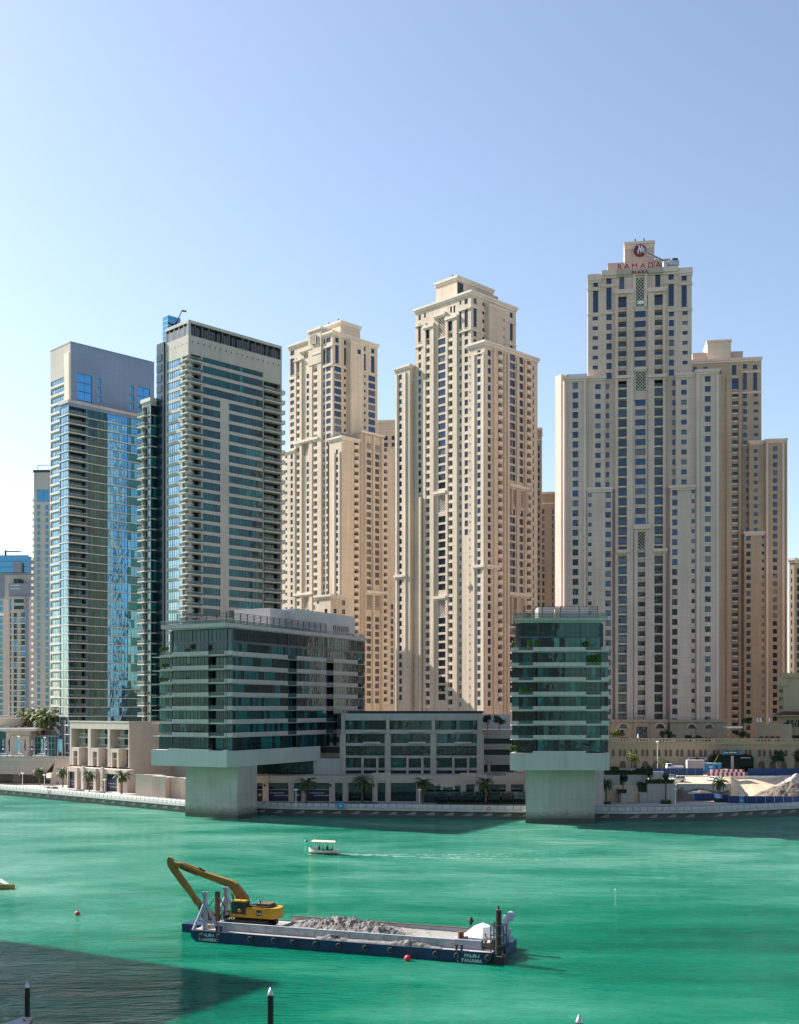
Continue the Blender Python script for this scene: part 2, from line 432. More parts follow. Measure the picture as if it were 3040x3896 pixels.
# ------------------------------------------------------------------ glass tower far left (grey slab with lower glass volume)
def c1x(v): return v / 1.42
def c1y(v): return 1100 + v / 1.42
def glass_tower_a():
    fr = Frame(c1x(380), 440, 45)
    b = Bldg('glass_tower', 'tall grey slab tower with blue glass volume, beside the concrete topped glass tower', 'tower', fr.C)
    L, Rr = fr.left(), fr.right(); A, B = Rr.s(c1x(833)), L.s(c1x(272)); zt = L.z(c1x(380), c1y(288)); fh = 3.5
    w = b.walls
    # left face: plain concrete head, glass bands below, a fin at the corner
    ops = rows(L, c1x(352), c1x(276), c1y(487), c1y(515), 48, fh, 10)
    wall(w, L, 0, B, 2.4, zt, [(*o, .3) for o in ops], CONC)
    for o in ops:
        b.window(L, *o, -.3, 'strip', G_SKY); obox(b.part('spandrel_band'), L, o[0] - .3, o[1] + .3, .003, .35, o[2] - 1.0, o[2] - .15, SLABM)
    obox(w, L, -.4, L.s(c1x(358)), .003, .9, 2.4, zt - 4, TRIM); obox(w, L, L.s(c1x(358)) + .004, L.s(c1x(352)), .003, .35, 2.4, zt - 18, SLABM)
    # right face
    ops = []
    for x0, x1, ys in ((418, 496, ((460, 505), (508, 555), (556, 602), (605, 640))), (527, 547, ((483, 516), (531, 564), (579, 612))), (703, 722, ((522, 556), (569, 604), (617, 650))), (746, 810, ((533, 577), (580, 622), (627, 668)))):
        for y0, y1 in ys: ops += rows(Rr, c1x(x0), c1x(x1), c1y(y0), c1y(y1), 1, fh, 10)
    wall(w, Rr, 0, A, 2.4, zt, [(*o, .3) for o in ops], GREYCLAD)
    for o in ops: b.window(Rr, *o, -.3, 'win', G_BLUE[:2])
    block_back(w, fr, 0, A, 0, B, 2.4, zt, GREYCLAD, CONC, False, False)
    obox(w, Rr, 0, A, -.3, .15, zt, zt + .5, GREYCLAD); obox(w, L, .16, B, -.3, .1, zt, zt + .5, CONC)
    # lower glass volume standing in front of the slab
    q = -5.0; z2 = Rr.z(c1x(400), c1y(618), 5)
    a0 = -3.5; fl = Face(fr.P(a0, q), fr.L, -fr.R); f2 = Face(fr.P(a0, q), fr.R, -fr.L)
    bl = 7.0; A2 = f2.s(c1x(850)); s1 = f2.s(c1x(470)); s2 = f2.s(c1x(582)); s3 = f2.s(c1x(692))
    n = int((z2 - 8) / fh); opL, opR = [], []
    for i in range(n):
        z = z2 - 1.2 - fh * (i + 1)
        opL.append((.6, bl - .3, z + .55, z + fh)); 
        for a, c in ((s1, s2 - .12), (s2, s3 - .12), (s3, A2 - .2)): opR.append((a, c, z + .3, z + fh))
    rec = [(.25, s1 - .2, o[2] - .0, o[3], 1.8) for o in opR[::3]]
    wall(w, fl, 0, bl, 2.4, z2, [(*o, .2) for o in opL], GREYCLAD)
    wall(w, f2, 0, A2, 2.4, z2, [(*o, .2) for o in opR] + rec, GREYCLAD)
    for o in opL: b.window(fl, *o, -.2, 'strip', G_SKY)
    for o in opR: b.window(f2, *o, -.2, 'strip', [G_TEAL[0], G_TEAL[3], G_TEAL[1]] if o[0] < s2 - .5 else (G_BLUE[:2] if o[0] < s3 - .5 else [G_BLUE[2], G_TEAL[2], G_BLUE[1]]))
    for o in rec:
        b.window(f2, o[0], o[1], o[2], o[3], -1.8, 'strip', G_TEAL[:1] + G_TEAL[3:], name='balcony_door')
        b.balcony(f2, -.6, s1 - .2, o[2], 0, 1.7, 'glass', SLABM, 1.1)
    for o in opR[::3]: obox(b.part('spandrel_band'), f2, s1 - .1, A2, .003, .28, o[2] - .32, o[2] - .06, SLABM)
    for o in opL: obox(b.part('spandrel_band'), fl, .0, bl, .003, .28, o[2] - .5, o[2] - .1, SLABM)
    block_back(w, fr, a0, a0 + A2, q, q + bl, 2.4, z2, GREYCLAD, CONC, False, False)
    obox(w, f2, -.3, A2, -.4, .3, z2, z2 + 1.1, CONC); obox(w, fl, .31, bl, -.4, .3, z2, z2 + 1.1, CONC)
    b.finish()
glass_tower_a()

# ------------------------------------------------------------------ second glass tower (concrete banded)
def glass_tower_b():
    fr = Frame(c1x(1018), 378, 45)
    b = Bldg('glass_tower', 'banded concrete and teal glass tower with a dark louvred crown, behind the wide pier block', 'tower', fr.C)
    L, Rr = fr.left(), fr.right(); A, B = Rr.s(c1x(1523)), L.s(c1x(893)); zt = L.z(c1x(1018), c1y(163)); fh = 3.56
    w = b.walls; lo = L.z(c1x(1018), c1y(180)); lb = L.z(c1x(1018), c1y(245)); z0 = L.z(c1x(1018), c1y(345))
    zmin = 14
    # right face
    first = rows(Rr, c1x(1090), c1x(1190), c1y(366), c1y(405), 45, fh, zmin)
    ops = []; xs = [Rr.s(c1x(v)) for v in (1030, 1087, 1094, 1190, 1237, 1420, 1424, 1515)]
    wins = []
    for i, o in enumerate(first):
        if i < 4: wins.append((xs[2], xs[5], o[2], o[3]))
        else: wins += [(xs[2], xs[3], o[2], o[3]), (xs[4], xs[5], o[2], o[3])]
    recs = [(xs[0], xs[1], o[2] - .55, o[3] + .1) for o in first] + [(xs[6], xs[7], o[2] - .55 - (0 if i else 0), o[3] + .1) for i, o in enumerate(first) if i > 0]
    wall(w, Rr, 0, A, 2.4, z0, [(*o, .25) for o in wins] + [(*o, 2.0) for o in recs], CONC)
    for o in wins: b.window(Rr, *o, -.25, 'strip', G_TEAL, wts=(4, 3, .5, 3))
    for o in recs:
        b.window(Rr, *o, -1.95, 'strip', G_TEAL[:1] + G_TEAL[3:], name='balcony_door')
        if o[0] < xs[1] - .5: b.balcony(Rr, -1.5, o[1], o[2], 0, 1.9, 'glass', SLABM, 1.3)
        else: b.balcony(Rr, o[0], o[1] + 1.6, o[2], 0, 1.9, 'glass', SLABM, .9)
    # left face
    rl = rows(L, c1x(980), c1x(904), c1y(384), c1y(425), 45, fh, zmin)
    rec = [(.5, L.s(c1x(985)), o[2] - .55, o[3] + .1) for o in rl]
    wall(w, L, 0, B, 2.4, z0, [(o[0] + .4, o[1], o[2], o[3], .25) for o in rl] + [(*o, 2.0) for o in rec], CONC)
    for o in rl: b.window(L, o[0] + .4, o[1], o[2], o[3], -.25, 'strip', G_SKY)
    for o in rec:
        b.window(L, *o, -1.95, 'strip', G_TEAL[:2], name='balcony_door'); b.balcony(L, -.0, o[1] + .2, o[2], 0, 1.9, 'glass', SLABM, 1.3)
    # corner column between the two open balconies, concrete head, louvre band and roof beam
    w.box(-.3, .3, -.3, .3, 2.4, z0, CONC, Matrix.Translation((*fr.P(.9, .9), 0)))
    for f, e in ((L, B), (Rr, A)):
        fquad(w, f, 0, e, z0, lb, .0, CONC); fquad(w, f, 0, e, lo, zt, 0, CONC)
    k = b.part('vent_hole')
    for i in range(17): s = A * (i + .7) / 17.4; obox(k, Rr, s - .25, s + .25, -.2, .02, z0 + (lb - z0) * .62, z0 + (lb - z0) * .62 + .5, DARKMET)
    for i in range(6): s = B * (i + .5) / 6; obox(k, L, s - .3, s + .3, -.2, .02, z0 + (lb - z0) * .55, z0 + (lb - z0) * .55 + .35, DARKMET)
    lv = b.part('louvre_band'); LVM = paint('grey_louvre', (.17, .18, .19), .5, .2)
    for f, e in ((L, B), (Rr, A)):
        fquad(lv, f, .2, e - .2, lb, lo, -2.6, DARKMET); fquad(lv, f, 0, e, lb, lb + .02, -.5, DARKMET)
        n = int(e / .7)
        for i in range(n):
            s = e * i / n
            if f is L or i % 3 != 1 or (i // 5) % 2 == 0: obox(lv, f, s, s + .22, -.9, -.2, lb, lo - (.9 if i % 4 else 0), LVM if f is Rr else ALU)
        for s_ in (0, e - .5): obox(w, f, s_, s_ + .5, -.5, -.05, lb, lo, CONC)
    block_back(w, fr, 0, A, 0, B, 2.4, zt, CONC, CONC, False, False)
    w.poly([(*fr.P(0, 0), lb), (*fr.P(A, 0), lb), (*fr.P(A, B), lb), (*fr.P(0, B), lb)], CONC)
    # dark glazed core and the low balcony wing on the left, glass lift head on the roof
    c = b.part('glazed_core'); COREM = paint('dark_blue_core_glass', (.03, .05, .075), .3, .3); zc = L.z(c1x(893), c1y(287))
    P = fr.P; c.prism([P(-.6, B + .02), P(5, B + .02), P(5, B + 4.4), P(-.6, B + 4.4)], 2.4, zc, COREM)
    for i in range(int((zc - 10) / fh)): obox(c, L, B + 1.2, B + 4.3, .61, .75, 10 + i * fh, 10 + i * fh + 2.2, G_TEAL[3])
    fw = Face(fr.P(-3.0, B + 4.5), fr.L, -fr.R); fr_ = Face(fr.P(-3.0, B + 4.45), fr.R, -fr.L)
    s_a, s_b = 0, fw.s(c1x(768)); zw = fw.z(c1x(810), c1y(606))
    n = int((zw - 9) / fh); opsw, opr = [], []
    for i in range(n):
        z = zw - 1.3 - fh * (i + 1); opsw.append((.2, s_b - 3.4, z + .55, z + fh)); opr.append((.2, 3.3, z + .4, z + fh))
    rc = [(s_b - 3.2, s_b - .2, o[2] - .25, o[3]) for o in opsw]
    wall(w, fw, 0, s_b, 2.4, zw, [(*o, .2) for o in opsw] + [(*o, 1.5) for o in rc], CONC); wall(w, fr_, 0, 3.6, 2.4, zw, [(*o, .2) for o in opr], CONC)
    for o in opsw: b.window(fw, *o, -.2, 'strip', G_SKY[1:] + G_BLUE[2:])
    for o in opr: b.window(fr_, *o, -.2, 'strip', G_TEAL)
    for o in rc:
        b.window(fw, *o, -1.45, 'strip', G_TEAL, name='balcony_door'); b.balcony(fw, o[0], o[1] + 1.4, o[2], 0, 1.4, 'glass', SLABM, 1.2)
    Q = lambda a, bb: fr.P(-3.0 + a, B + 4.45 + bb)
    w.poly([(*Q(0, 0), zw), (*Q(4, 0), zw), (*Q(4, s_b), zw), (*Q(0, s_b), zw)], CONC); w.prism([Q(-.4, -.4), Q(4, -.4), Q(4, s_b + .6), Q(-.4, s_b + .6)], zw + .01, zw + 1.3, PANELS)
    for u, v in (((4, 0), (4, s_b)), ((0, s_b), (4, s_b))): p, q = Q(*u), Q(*v); w.poly([(*p, 2.4), (*q, 2.4), (*q, zw), (*p, zw)], CONC)
    lf = b.part('glass_lift_head'); t0 = L.z(c1x(893), c1y(300)); t1 = L.z(c1x(893), c1y(143))
    Q2 = lambda a, bb: fr.P(a, B + bb); pts = [Q2(.4, -1.0), Q2(5.5, -1.0), Q2(5.5, 2.2), Q2(.4, 2.2)]
    lf.prism(pts, t0, t1, G_BLUE[1])
    for i in range(7):
        zz = t0 + (t1 - t0) * i / 6; lf.prism([Q2(.34, -1.06), Q2(5.56, -1.06), Q2(5.56, 2.26), Q2(.34, 2.26)], zz - .08, zz + .08, ALU)
    cr = b.part('maintenance_crane'); q0 = fr.P(3, B - 2); cr.tube((*q0, zt), (*q0, zt + 2.5), .4, DARKMET)
    q1 = fr.P(2, B - 7); cr.tube((*q0, zt + 2), (q1.x, q1.y, zt + 5), .22, DARKMET, .15); cr.tube((q1.x, q1.y, zt + 5), (q1.x + 1.5, q1.y, zt + 4.8), .3, DARKMET)
    b.finish()
glass_tower_b()
# ------------------------------------------------------------------ beige towers
NW = (4, 4, 1.2, 1.6, 4)
def put(b, f, specs, fh, zmin, off, mat, s0, s1, z0, z1, depth=.32):
    """specs: (x0, x1, y0, y1, n, kind) in photo pixels; cuts the openings and fits windows, balconies and screens."""
    ops = []; later = []
    for x0, x1, y0, y1, n, kind in specs:
        R_ = rows(f, x0, x1, y0, y1, n, fh, zmin, off)
        for o in R_:
            dp = 1.5 if kind in ('bal', 'rbal') else (.6 if kind == 'screen' else depth)
            ops.append((*o, dp)); later.append((kind, o, dp))
    # drop openings that a screen replaces
    scr = [o for k, o, d in later if k == 'screen']
    keep = lambda k, o: k == 'screen' or not any(o[0] < c[1] and o[1] > c[0] and o[2] < c[3] and o[3] > c[2] for c in scr)
    ok = [(k, o, d) for k, o, d in later if keep(k, o)]
    wall(b.walls, f, s0, s1, z0, z1, [(*o, d) for k, o, d in ok], mat, off)
    for k, o, d in ok:
        if k == 'screen':
            lattice(lat(b), f, *o, off - .05, TRIM, 1.15, .26)
        elif k in ('bal', 'rbal'):
            b.window(f, o[0] + .1, o[1] - .1, o[2], o[3] - .35, off - 1.45, 'door', G_NAVY, name='balcony_door', wts=(1, 3, 1, 1, 4))
            fquad(b.walls, f, o[0], o[1], o[3] - .4, o[3], off - 1.43, mat)
            b.balcony(f, o[0] - .1, o[1] + .1, o[2], off, 1.4, 'solid' if k == 'bal' else 'railed', TRIM, .45 if k == 'bal' else .12)
        else:
            st = {'win': 'win', 'small': 'small', 'tall': 'tall', 'wide': 'strip'}[k]
            b.window(f, *o, off - d, 'tall' if k == 'tall' else ('win' if k != 'small' else 'small'), G_NAVY, wts=NW)
            if k in ('win', 'tall'): obox(b.part('sill'), f, o[0] - .12, o[1] + .12, off + .003, off + .14, o[2] - .22, o[2] - .02, TRIM) if k == 'tall' else None
def lat(b):
    m = MB(); b.__dict__.setdefault('lats', []).append(m); return m
def fin(b):
    r = b.finish()
    for m in b.__dict__.get('lats', []): m.build('lattice_screen', r)
    return r
def pil(mb, f, x0, x1, ztop, zb, o, off, m):
    sa, sb = f.s(x0, off), f.s(x1, off); obox(mb, f, min(sa, sb), max(sa, sb), off + .003, off + o, zb, ztop, m)
def led(b, f, cx, cy, x0, x1, y, off=0, h=.4, o=.4):
    """Moulded ledge between two photo columns; y taken at the first."""
    sa, sb = f.s(cx(x0), off), f.s(cx(x1), off); z = f.z(cx(x0), cy(y), off)
    ledge(b.part('cornice'), f, min(sa, sb), max(sa, sb), z, getattr(b, 'trim', TRIM), h, o, off)
def lattice_head(): pass

# ---- middle tower (tallest of the three angled ones)
def z3x(v): return 1470 + v / 2.7295
def z3y(v): return 1030 + v / 2.7295
def z4x(v): return 1470 + v / 2.374
def z4y(v): return 1830 + v / 2.374
def beige_b():
    fh = 3.3; zb = 4
    fr = Frame(z3x(880), 432, 45); b = Bldg('apartment_tower', 'tallest of the angled beige stepped towers, between the grey pier block and the hotel tower', 'tower', fr.C, z=zb)
    L, Rr = fr.left(), fr.right(); A, B = Rr.s(z3x(1345)), L.s(z3x(300)); zt = L.z(z3x(880), z3y(218)); w = b.walls
    S = lambda x0, x1, y0, y1, n, k: (z3x(x0), z3x(x1), z3y(y0), z3y(y1), n, k)
    T = lambda x0, x1, y0, y1, n, k: (z4x(x0), z4x(x1), z4y(y0), z4y(y1), n, k)
    lo = 30
    put(b, L, [S(330, 358, 550, 745, 1, 'tall'), S(333, 358, 460, 515, 1, 'win'), S(333, 360, 783, 838, 60, 'win'), S(392, 410, 440, 488, 1, 'small'),
               S(412, 460, 575, 702, 1, 'tall'), S(416, 460, 722, 800, 60, 'bal'), S(536, 618, 480, 695, 1, 'screen'), S(540, 620, 703, 768, 60, 'wide'),
               T(468, 541, 105, 282, 1, 'screen'), T(468, 541, 1058, 1232, 1, 'screen'),
               S(644, 694, 490, 625, 1, 'tall'), S(648, 696, 645, 728, 60, 'bal'), S(757, 778, 405, 608, 1, 'tall'), S(760, 778, 310, 352, 1, 'win'),
               S(811, 847, 380, 590, 1, 'tall'), S(811, 846, 290, 345, 1, 'win'), S(758, 782, 645, 692, 60, 'small'), S(812, 848, 622, 682, 24, 'win'),
               S(662, 681, 372, 436, 1, 'win'), S(696, 715, 360, 436, 1, 'win')],
        fh, lo, 0, BEIGE, 0, B, zb, zt)
    put(b, Rr, [S(905, 938, 375, 588, 1, 'tall'), S(905, 938, 286, 345, 1, 'win'), S(905, 938, 622, 684, 6, 'win'), S(998, 1020, 330, 365, 1, 'small'), S(998, 1020, 418, 454, 4, 'small'),
                S(1217, 1226, 500, 532, 4, 'small'), S(1283, 1312, 434, 490, 1, 'win'), S(1283, 1313, 525, 728, 1, 'tall'), S(1283, 1313, 760, 800, 3, 'win')],
        fh, lo, 0, BEIGE, 0, A, zb, zt)
    block_back(w, fr, 0, A, 0, B, zb, zt, BEIGE, TRIM, False, False)
    zk = L.z(z3x(290), z3y(985)); put(b, L, [S(267, 288, 1062, 1100, 60, 'small')], fh, lo, -.05, BEIGE, B + .01, B + 9, zb, zk); block_back(w, fr, .05, 16, B + .01, B + 9, zb, zk, BEIGE, TRIM, False, True)
    cornice(b.part('cornice'), fr, -.02, A, -.02, B, zt + .6, TRIM, 1.7, .7)
    # balcony bays flanking the recessed middle bay
    for x0, x1, y in ((392, 416, 545), (460, 500, 545), (624, 646, 470), (697, 742, 470)):
        pil(w, L, z3x(x0), z3x(x1), L.z(z3x((x0 + x1) / 2), z3y(y)), zb, .6, 0, BEIGE)
    for x0, x1, y in ((388, 502, 550), (620, 746, 455)): led(b, L, z3x, z3y, x1, x0, y, 0, 1.0, 1.0)
    # wide cap over the screens
    led(b, L, z3x, z3y, 622, 497, 425, 0, 1.1, 1.0)
    for x0, x1, y in ((748, 880, 372), (748, 880, 600), (300, 390, 548), (300, 392, 768)): led(b, L, z3x, z3y, x1, x0, y)
    for x0, x1, y in ((881, 1062, 360), (881, 1062, 598), (1222, 1345, 505), (1222, 1345, 735)): led(b, Rr, z3x, z3y, x0, x1, y)
    for y in (82, 1035): led(b, L, z4x, z4y, 545, 440, y, 0, 1.0, .9)
    # service shaft proud of the right face
    sa, sb = Rr.s(z3x(1068), 2), Rr.s(z3x(1215), 2); zs = Rr.z(z3x(1115), z3y(385), 2)
    obox(w, Rr, sa, sb, .003, 2.0, zb, zs, BEIGE); obox(b.part('cornice'), Rr, sa - .3, sb + .3, .003, 2.4, zs, zs + .8, TRIM)
    # penthouse
    f0 = fr.left(6, 0); 
    pa = 9.0; ph = Frame(z3x(735), fr.P(pa, 2).y + 6, 45); pl, pr = ph.left(), ph.right(); zp = pl.z(z3x(735), z3y(72))
    pA, pB = pr.s(z3x(1105)), pl.s(z3x(515)); pm = b.part('penthouse')
    P = ph.P; pm.prism([P(0, 0), P(pA, 0), P(pA, pB), P(0, pB)], zt - 1, zp, BEIGE); cornice(b.part('cornice'), ph, 0, pA, 0, pB, zp + .9, TRIM, 1.8, .6)
    obox(pm, pr, .3, 3.6, -.4, .05, zt + 2.5, zp - 1.5, DARKMET)
    q = ph.P(pA * .45, -3.5); pm.prism([ph.P(pA * .42, -3.2), ph.P(pA * .98, -3.2), ph.P(pA * .98, 0.02), ph.P(pA * .42, 0.02)], zt - .5, zp - 3.0, PINK)
    for i, (u, v, h) in enumerate(((1, pB * .62, 1.6), (1, pB * .3, 2.2))): q = ph.P(u, v); b.part('roof_lamp').tube((*q, zp), (*q, zp + h), .28, DARKMET)
    # right wing: shorter block wrapping the corner
    C = fr.C; k = (z3x(1020) - CX) / F; e = .6; bx = C - fr.R * e
    wv = (k * bx.y - bx.x) / (fr.L.x - k * fr.L.y); wl = Face(bx + fr.L * wv, fr.L, -fr.R); wr = Face(bx + fr.L * wv, fr.R, -fr.L)
    wA, wB = wr.s(z3x(1570)), wl.s(z3x(850)); zw = wl.z(z3x(1020), z3y(738))
    put(b, wl, [S(863, 873, 886, 914, 60, 'small'), S(945, 978, 826, 884, 60, 'win')], fh, lo, 0, BEIGE, 0, wB, zb, zw)
    put(b, wr, [S(1053, 1085, 828, 888, 60, 'win'), S(1160, 1202, 835, 908, 60, 'bal'), S(1283, 1338, 872, 938, 60, 'wide'), S(1377, 1420, 905, 968, 60, 'wide'),
                S(1458, 1501, 940, 1012, 60, 'bal'), S(1521, 1532, 990, 1045, 60, 'small'),
                T(1133, 1175, 52, 240, 1, 'screen'), T(1207, 1241, 68, 250, 1, 'screen'), T(1133, 1175, 1035, 1215, 1, 'screen'), T(1207, 1241, 1040, 1215, 1, 'screen')],
        fh, lo, 0, BEIGE, 0, wA, zb, zw)
    block_back(w, fr, -e, -e + wA, wv, wv + wB, zb, zw, BEIGE, TRIM, False, False)
    cornice(b.part('cornice'), fr, -e - .02, -e + wA, wv, wv + wB, zw + .7, TRIM, 1.8, .7)
    for x0, x1 in ((1105, 1120), (1213, 1228), (1246, 1262), (1345, 1368), (1430, 1446)): pil(w, wr, z3x(x0), z3x(x1), zw - 1.9, zb, .7, 0, BEIGE)
    pil(w, wl, z3x(905), z3x(918), zw - 4.2, zb, .35, 0, TRIM); pil(w, wl, z3x(1003), z3x(1014), zw - 4.2, zb, .35, 0, TRIM)
    obox(w, wl, wl.s(z3x(1003)), wl.s(z3x(905)), .004, .3, zw - 4.1, zw - 3.5, TRIM)
    led(b, wl, z4x, z4y, 890, 785, 752, 0, 1.0, .8); led(b, wr, z4x, z4y, 892, 1020, 752, 0, 1.0, .8); led(b, wr, z4x, z4y, 1100, 1285, 22, 0, 1.2, 1.0); led(b, wr, z4x, z4y, 1100, 1285, 1002, 0, 1.2, 1.0)
    led(b, wl, z4x, z4y, 760, 735, 928, 0, 1.0, .8)
    for x0, x1, y0, y1 in ((1118, 1131, 40, 300), (1180, 1202, 40, 300), (1246, 1270, 40, 300), (1118, 1131, 1020, 1290), (1180, 1202, 1020, 1290)):
        sa, sb = wr.s(z4x(x0)), wr.s(z4x(x1)); xm = z4x((x0 + x1) / 2); obox(b.part('screen_pier'), wr, sa, sb, .003, .9, wr.z(xm, z4y(y1)), wr.z(xm, z4y(y0)), PINK)
    # left wing
    e2 = 2.2; l2 = fr.left(-e2, 0); bl = l2.s(z3x(242)); bB = l2.s(z3x(90)); zl = l2.z(z3x(200), z3y(1000))
    put(b, l2, [S(131, 160, 1078, 1132, 60, 'win')], fh, lo, 0, BEIGE, bl, bB, zb, zl)
    block_back(w, fr, -e2, 16, bl, bB, zb, zl, BEIGE, TRIM, False, True); cornice(b.part('cornice'), fr, -e2, 16, bl, bB, zl + .7, TRIM, 1.7, .6)
    for x0, x1 in ((108, 116), (196, 204)): pil(w, l2, z3x(x0), z3x(x1), zl - 2, zb, .4, 0, TRIM)
    led(b, l2, z4x, z4y, 182, 75, 840, 0, 1.0, .8)
    # blank fill strips that close the deep slots on the left face lower down
    sa, sb = L.s(z4x(330), 1.7), L.s(z4x(276), 1.7); obox(w, L, L.s(z4x(332)), L.s(z4x(318)), .003, 1.6, zb, L.z(z4x(300), z4y(152)), BEIGE)
    fin(b)
beige_b()

# ---- left angled beige tower
def z1x(v): return 1050 + v / 3.12
def z1y(v): return 1180 + v / 3.12
def z2x(v): return 1050 + v / 2.6
def z2y(v): return 1880 + v / 2.6
def beige_a():
    fh = 3.32; zb = 4; lo = 30
    fr = Frame(z1x(672), 500, 45); b = Bldg('apartment_tower', 'beige stepped tower right behind the banded glass tower', 'tower', fr.C, z=zb)
    L, Rr = fr.left(), fr.right(); A, B = Rr.s(z1x(1205)), L.s(z1x(152)); zt = L.z(z1x(672), z1y(258)); w = b.walls
    S = lambda x0, x1, y0, y1, n, k: (z1x(x0), z1x(x1), z1y(y0), z1y(y1), n, k)
    T = lambda x0, x1, y0, y1, n, k: (z2x(x0), z2x(x1), z2y(y0), z2y(y1), n, k)
    put(b, L, [S(170, 218, 575, 775, 1, 'tall'), S(172, 218, 482, 538, 1, 'win'), S(170, 216, 815, 865, 60, 'win'), S(252, 290, 605, 745, 1, 'rbal'), S(252, 290, 775, 850, 60, 'bal'),
               S(328, 388, 505, 585, 1, 'screen'), S(363, 404, 752, 808, 60, 'win'), S(320, 386, 1538, 1735, 1, 'screen'), T(272, 322, 1000, 1135, 1, 'screen'),
               S(457, 497, 540, 655, 1, 'rbal'), S(457, 497, 690, 765, 60, 'bal'), S(561, 584, 440, 645, 1, 'tall'), S(563, 584, 346, 398, 1, 'small'), S(597, 650, 415, 632, 1, 'tall'),
               S(598, 648, 325, 382, 1, 'win'), S(561, 583, 683, 738, 60, 'small'), S(596, 650, 662, 722, 60, 'wide'), S(462, 484, 415, 462, 1, 'small')],
        fh, lo, 0, BEIGE, 0, B, zb, zt)
    put(b, Rr, [S(703, 746, 325, 384, 1, 'win'), S(703, 746, 414, 632, 1, 'tall'), S(692, 774, 665, 732, 9, 'wide'), S(809, 833, 355, 412, 1, 'small'), S(809, 833, 447, 656, 1, 'tall'), S(808, 831, 700, 735, 9, 'small'),
                S(1045, 1064, 430, 485, 1, 'small'), S(1045, 1066, 520, 722, 1, 'tall'), S(1044, 1065, 768, 802, 8, 'small'), S(1130, 1168, 458, 514, 1, 'win'), S(1128, 1169, 545, 752, 1, 'tall'), S(1097, 1177, 780, 845, 8, 'wide')],
        fh, lo, 0, BEIGE, 0, A, zb, zt)
    block_back(w, fr, 0, A, 0, B, zb, zt, BEIGE, TRIM, False, False); cornice(b.part('cornice'), fr, 0, A, 0, B, zt + .6, TRIM, 1.7, .7)
    for x0, x1, y in ((232, 250, 575), (291, 316, 575), (405, 440, 470), (500, 548, 495)):
        pil(w, L, z1x(x0), z1x(x1), L.z(z1x((x0 + x1) / 2), z1y(y)), zb, .6, 0, BEIGE)
    for x0, x1, y in ((228, 320, 575), (290, 440, 445), (440, 552, 492), (150, 230, 793), (552, 672, 632), (552, 672, 405)): led(b, L, z1x, z1y, x1, x0, y, 0, .6, 1.0 if x1 < 600 and x0 > 200 else .4)
    for y in (1500,): led(b, L, z1x, z1y, 515, 225, y, 0, 1.0, 1.1)
    led(b, L, z2x, z2y, 372, 180, 968, 0, 1.0, 1.0)
    for x0, x1, y in ((673, 880, 640), (945, 1205, 690)): led(b, Rr, z1x, z1y, x0, x1, y)
    sa, sb = Rr.s(z1x(885), 2.6), Rr.s(z1x(1040), 2.6); zs = Rr.z(z1x(930), z1y(398), 2.6)
    put(b, Rr, [S(968, 1008, 465, 522, 1, 'win')], fh, lo, 2.6, BEIGE, sa, sb, zb, zs)
    for s_ in (sa, sb): w.poly([Rr.p(s_, zb, 0), Rr.p(s_, zb, 2.6), Rr.p(s_, zs, 2.6), Rr.p(s_, zs, 0)], BEIGE)
    obox(b.part('cornice'), Rr, sa - .3, sb + .3, -.5, 3.0, zs, zs + .9, TRIM)
    # penthouse blocks
    ph = Frame(z1x(768), fr.P(6, 4).y + 4, 45); pl, pr = ph.left(), ph.right(); zp = pl.z(z1x(768), z1y(142)); pA, pB = pr.s(z1x(1000)), pl.s(z1x(520)); P = ph.P; pm = b.part('penthouse')
    pm.prism([P(0, 0), P(pA, 0), P(pA, pB), P(0, pB)], zt - 1, zp, BEIGE); cornice(b.part('cornice'), ph, 0, pA, 0, pB, zp + .8, TRIM, 1.6, .6)
    sa, sb = L.s(z1x(535), .8), L.s(z1x(382), .8); zq = L.z(z1x(525), z1y(222), .8); obox(pm, L, sa, sb, -9, .8, zt - 12, zq, BEIGE); obox(b.part('cornice'), L, sa - .4, sb + .4, -9.4, 1.3, zq, zq + 1.0, TRIM)
    lattice(lat(b), L, L.s(z1x(484), .9), L.s(z1x(416), .9), L.z(z1x(450), z1y(405), .9), L.z(z1x(450), z1y(300), .9), 1.4, TRIM, 1.1, .25)
    for u in (2, pB * .6): q = ph.P(.5, u); b.part('roof_lamp').tube((*q, zp), (*q, zp + 2), .28, DARKMET)
    # right wing
    C = fr.C; k = (z1x(780) - CX) / F; e = 1.0; bx = C - fr.R * e; wv = (k * bx.y - bx.x) / (fr.L.x - k * fr.L.y)
    wl = Face(bx + fr.L * wv, fr.L, -fr.R); wr = Face(bx + fr.L * wv, fr.R, -fr.L); wA, wB = wr.s(z1x(1408)), wl.s(z1x(632)); zw = wl.z(z1x(780), z1y(1508))
    put(b, wl, [S(710, 739, 1655, 1712, 40, 'win')], fh, lo, 0, BEIGE, 0, wB, zb, zw)
    put(b, wr, [S(929, 979, 1562, 1635, 60, 'bal'), S(1072, 1128, 1690, 1748, 60, 'wide'), S(1170, 1224, 1712, 1770, 60, 'wide'), S(1272, 1320, 1635, 1710, 60, 'bal'),
                S(1070, 1135, 1465, 1660, 1, 'screen'), S(1168, 1236, 1490, 1690, 1, 'screen'), T(890, 950, 968, 1150, 1, 'screen'), T(970, 1030, 972, 1155, 1, 'screen'), T(1135, 1162, 1090, 1140, 30, 'win')],
        fh, lo, 0, BEIGE, 0, wA, zb, zw)
    block_back(w, fr, -e, -e + wA, wv, wv + wB + 1, zb, zw, BEIGE, TRIM, False, False); cornice(b.part('cornice'), fr, -e, -e + wA * .32, wv, wv + wB, zw + .7, TRIM, 1.7, .6)
    for x0, x1 in ((1000, 1012), (1022, 1034), (1044, 1060), (1140, 1160), (1240, 1266)): pil(w, wr, z1x(x0), z1x(x1), zw + 3.5, zb, .9, 0, BEIGE)
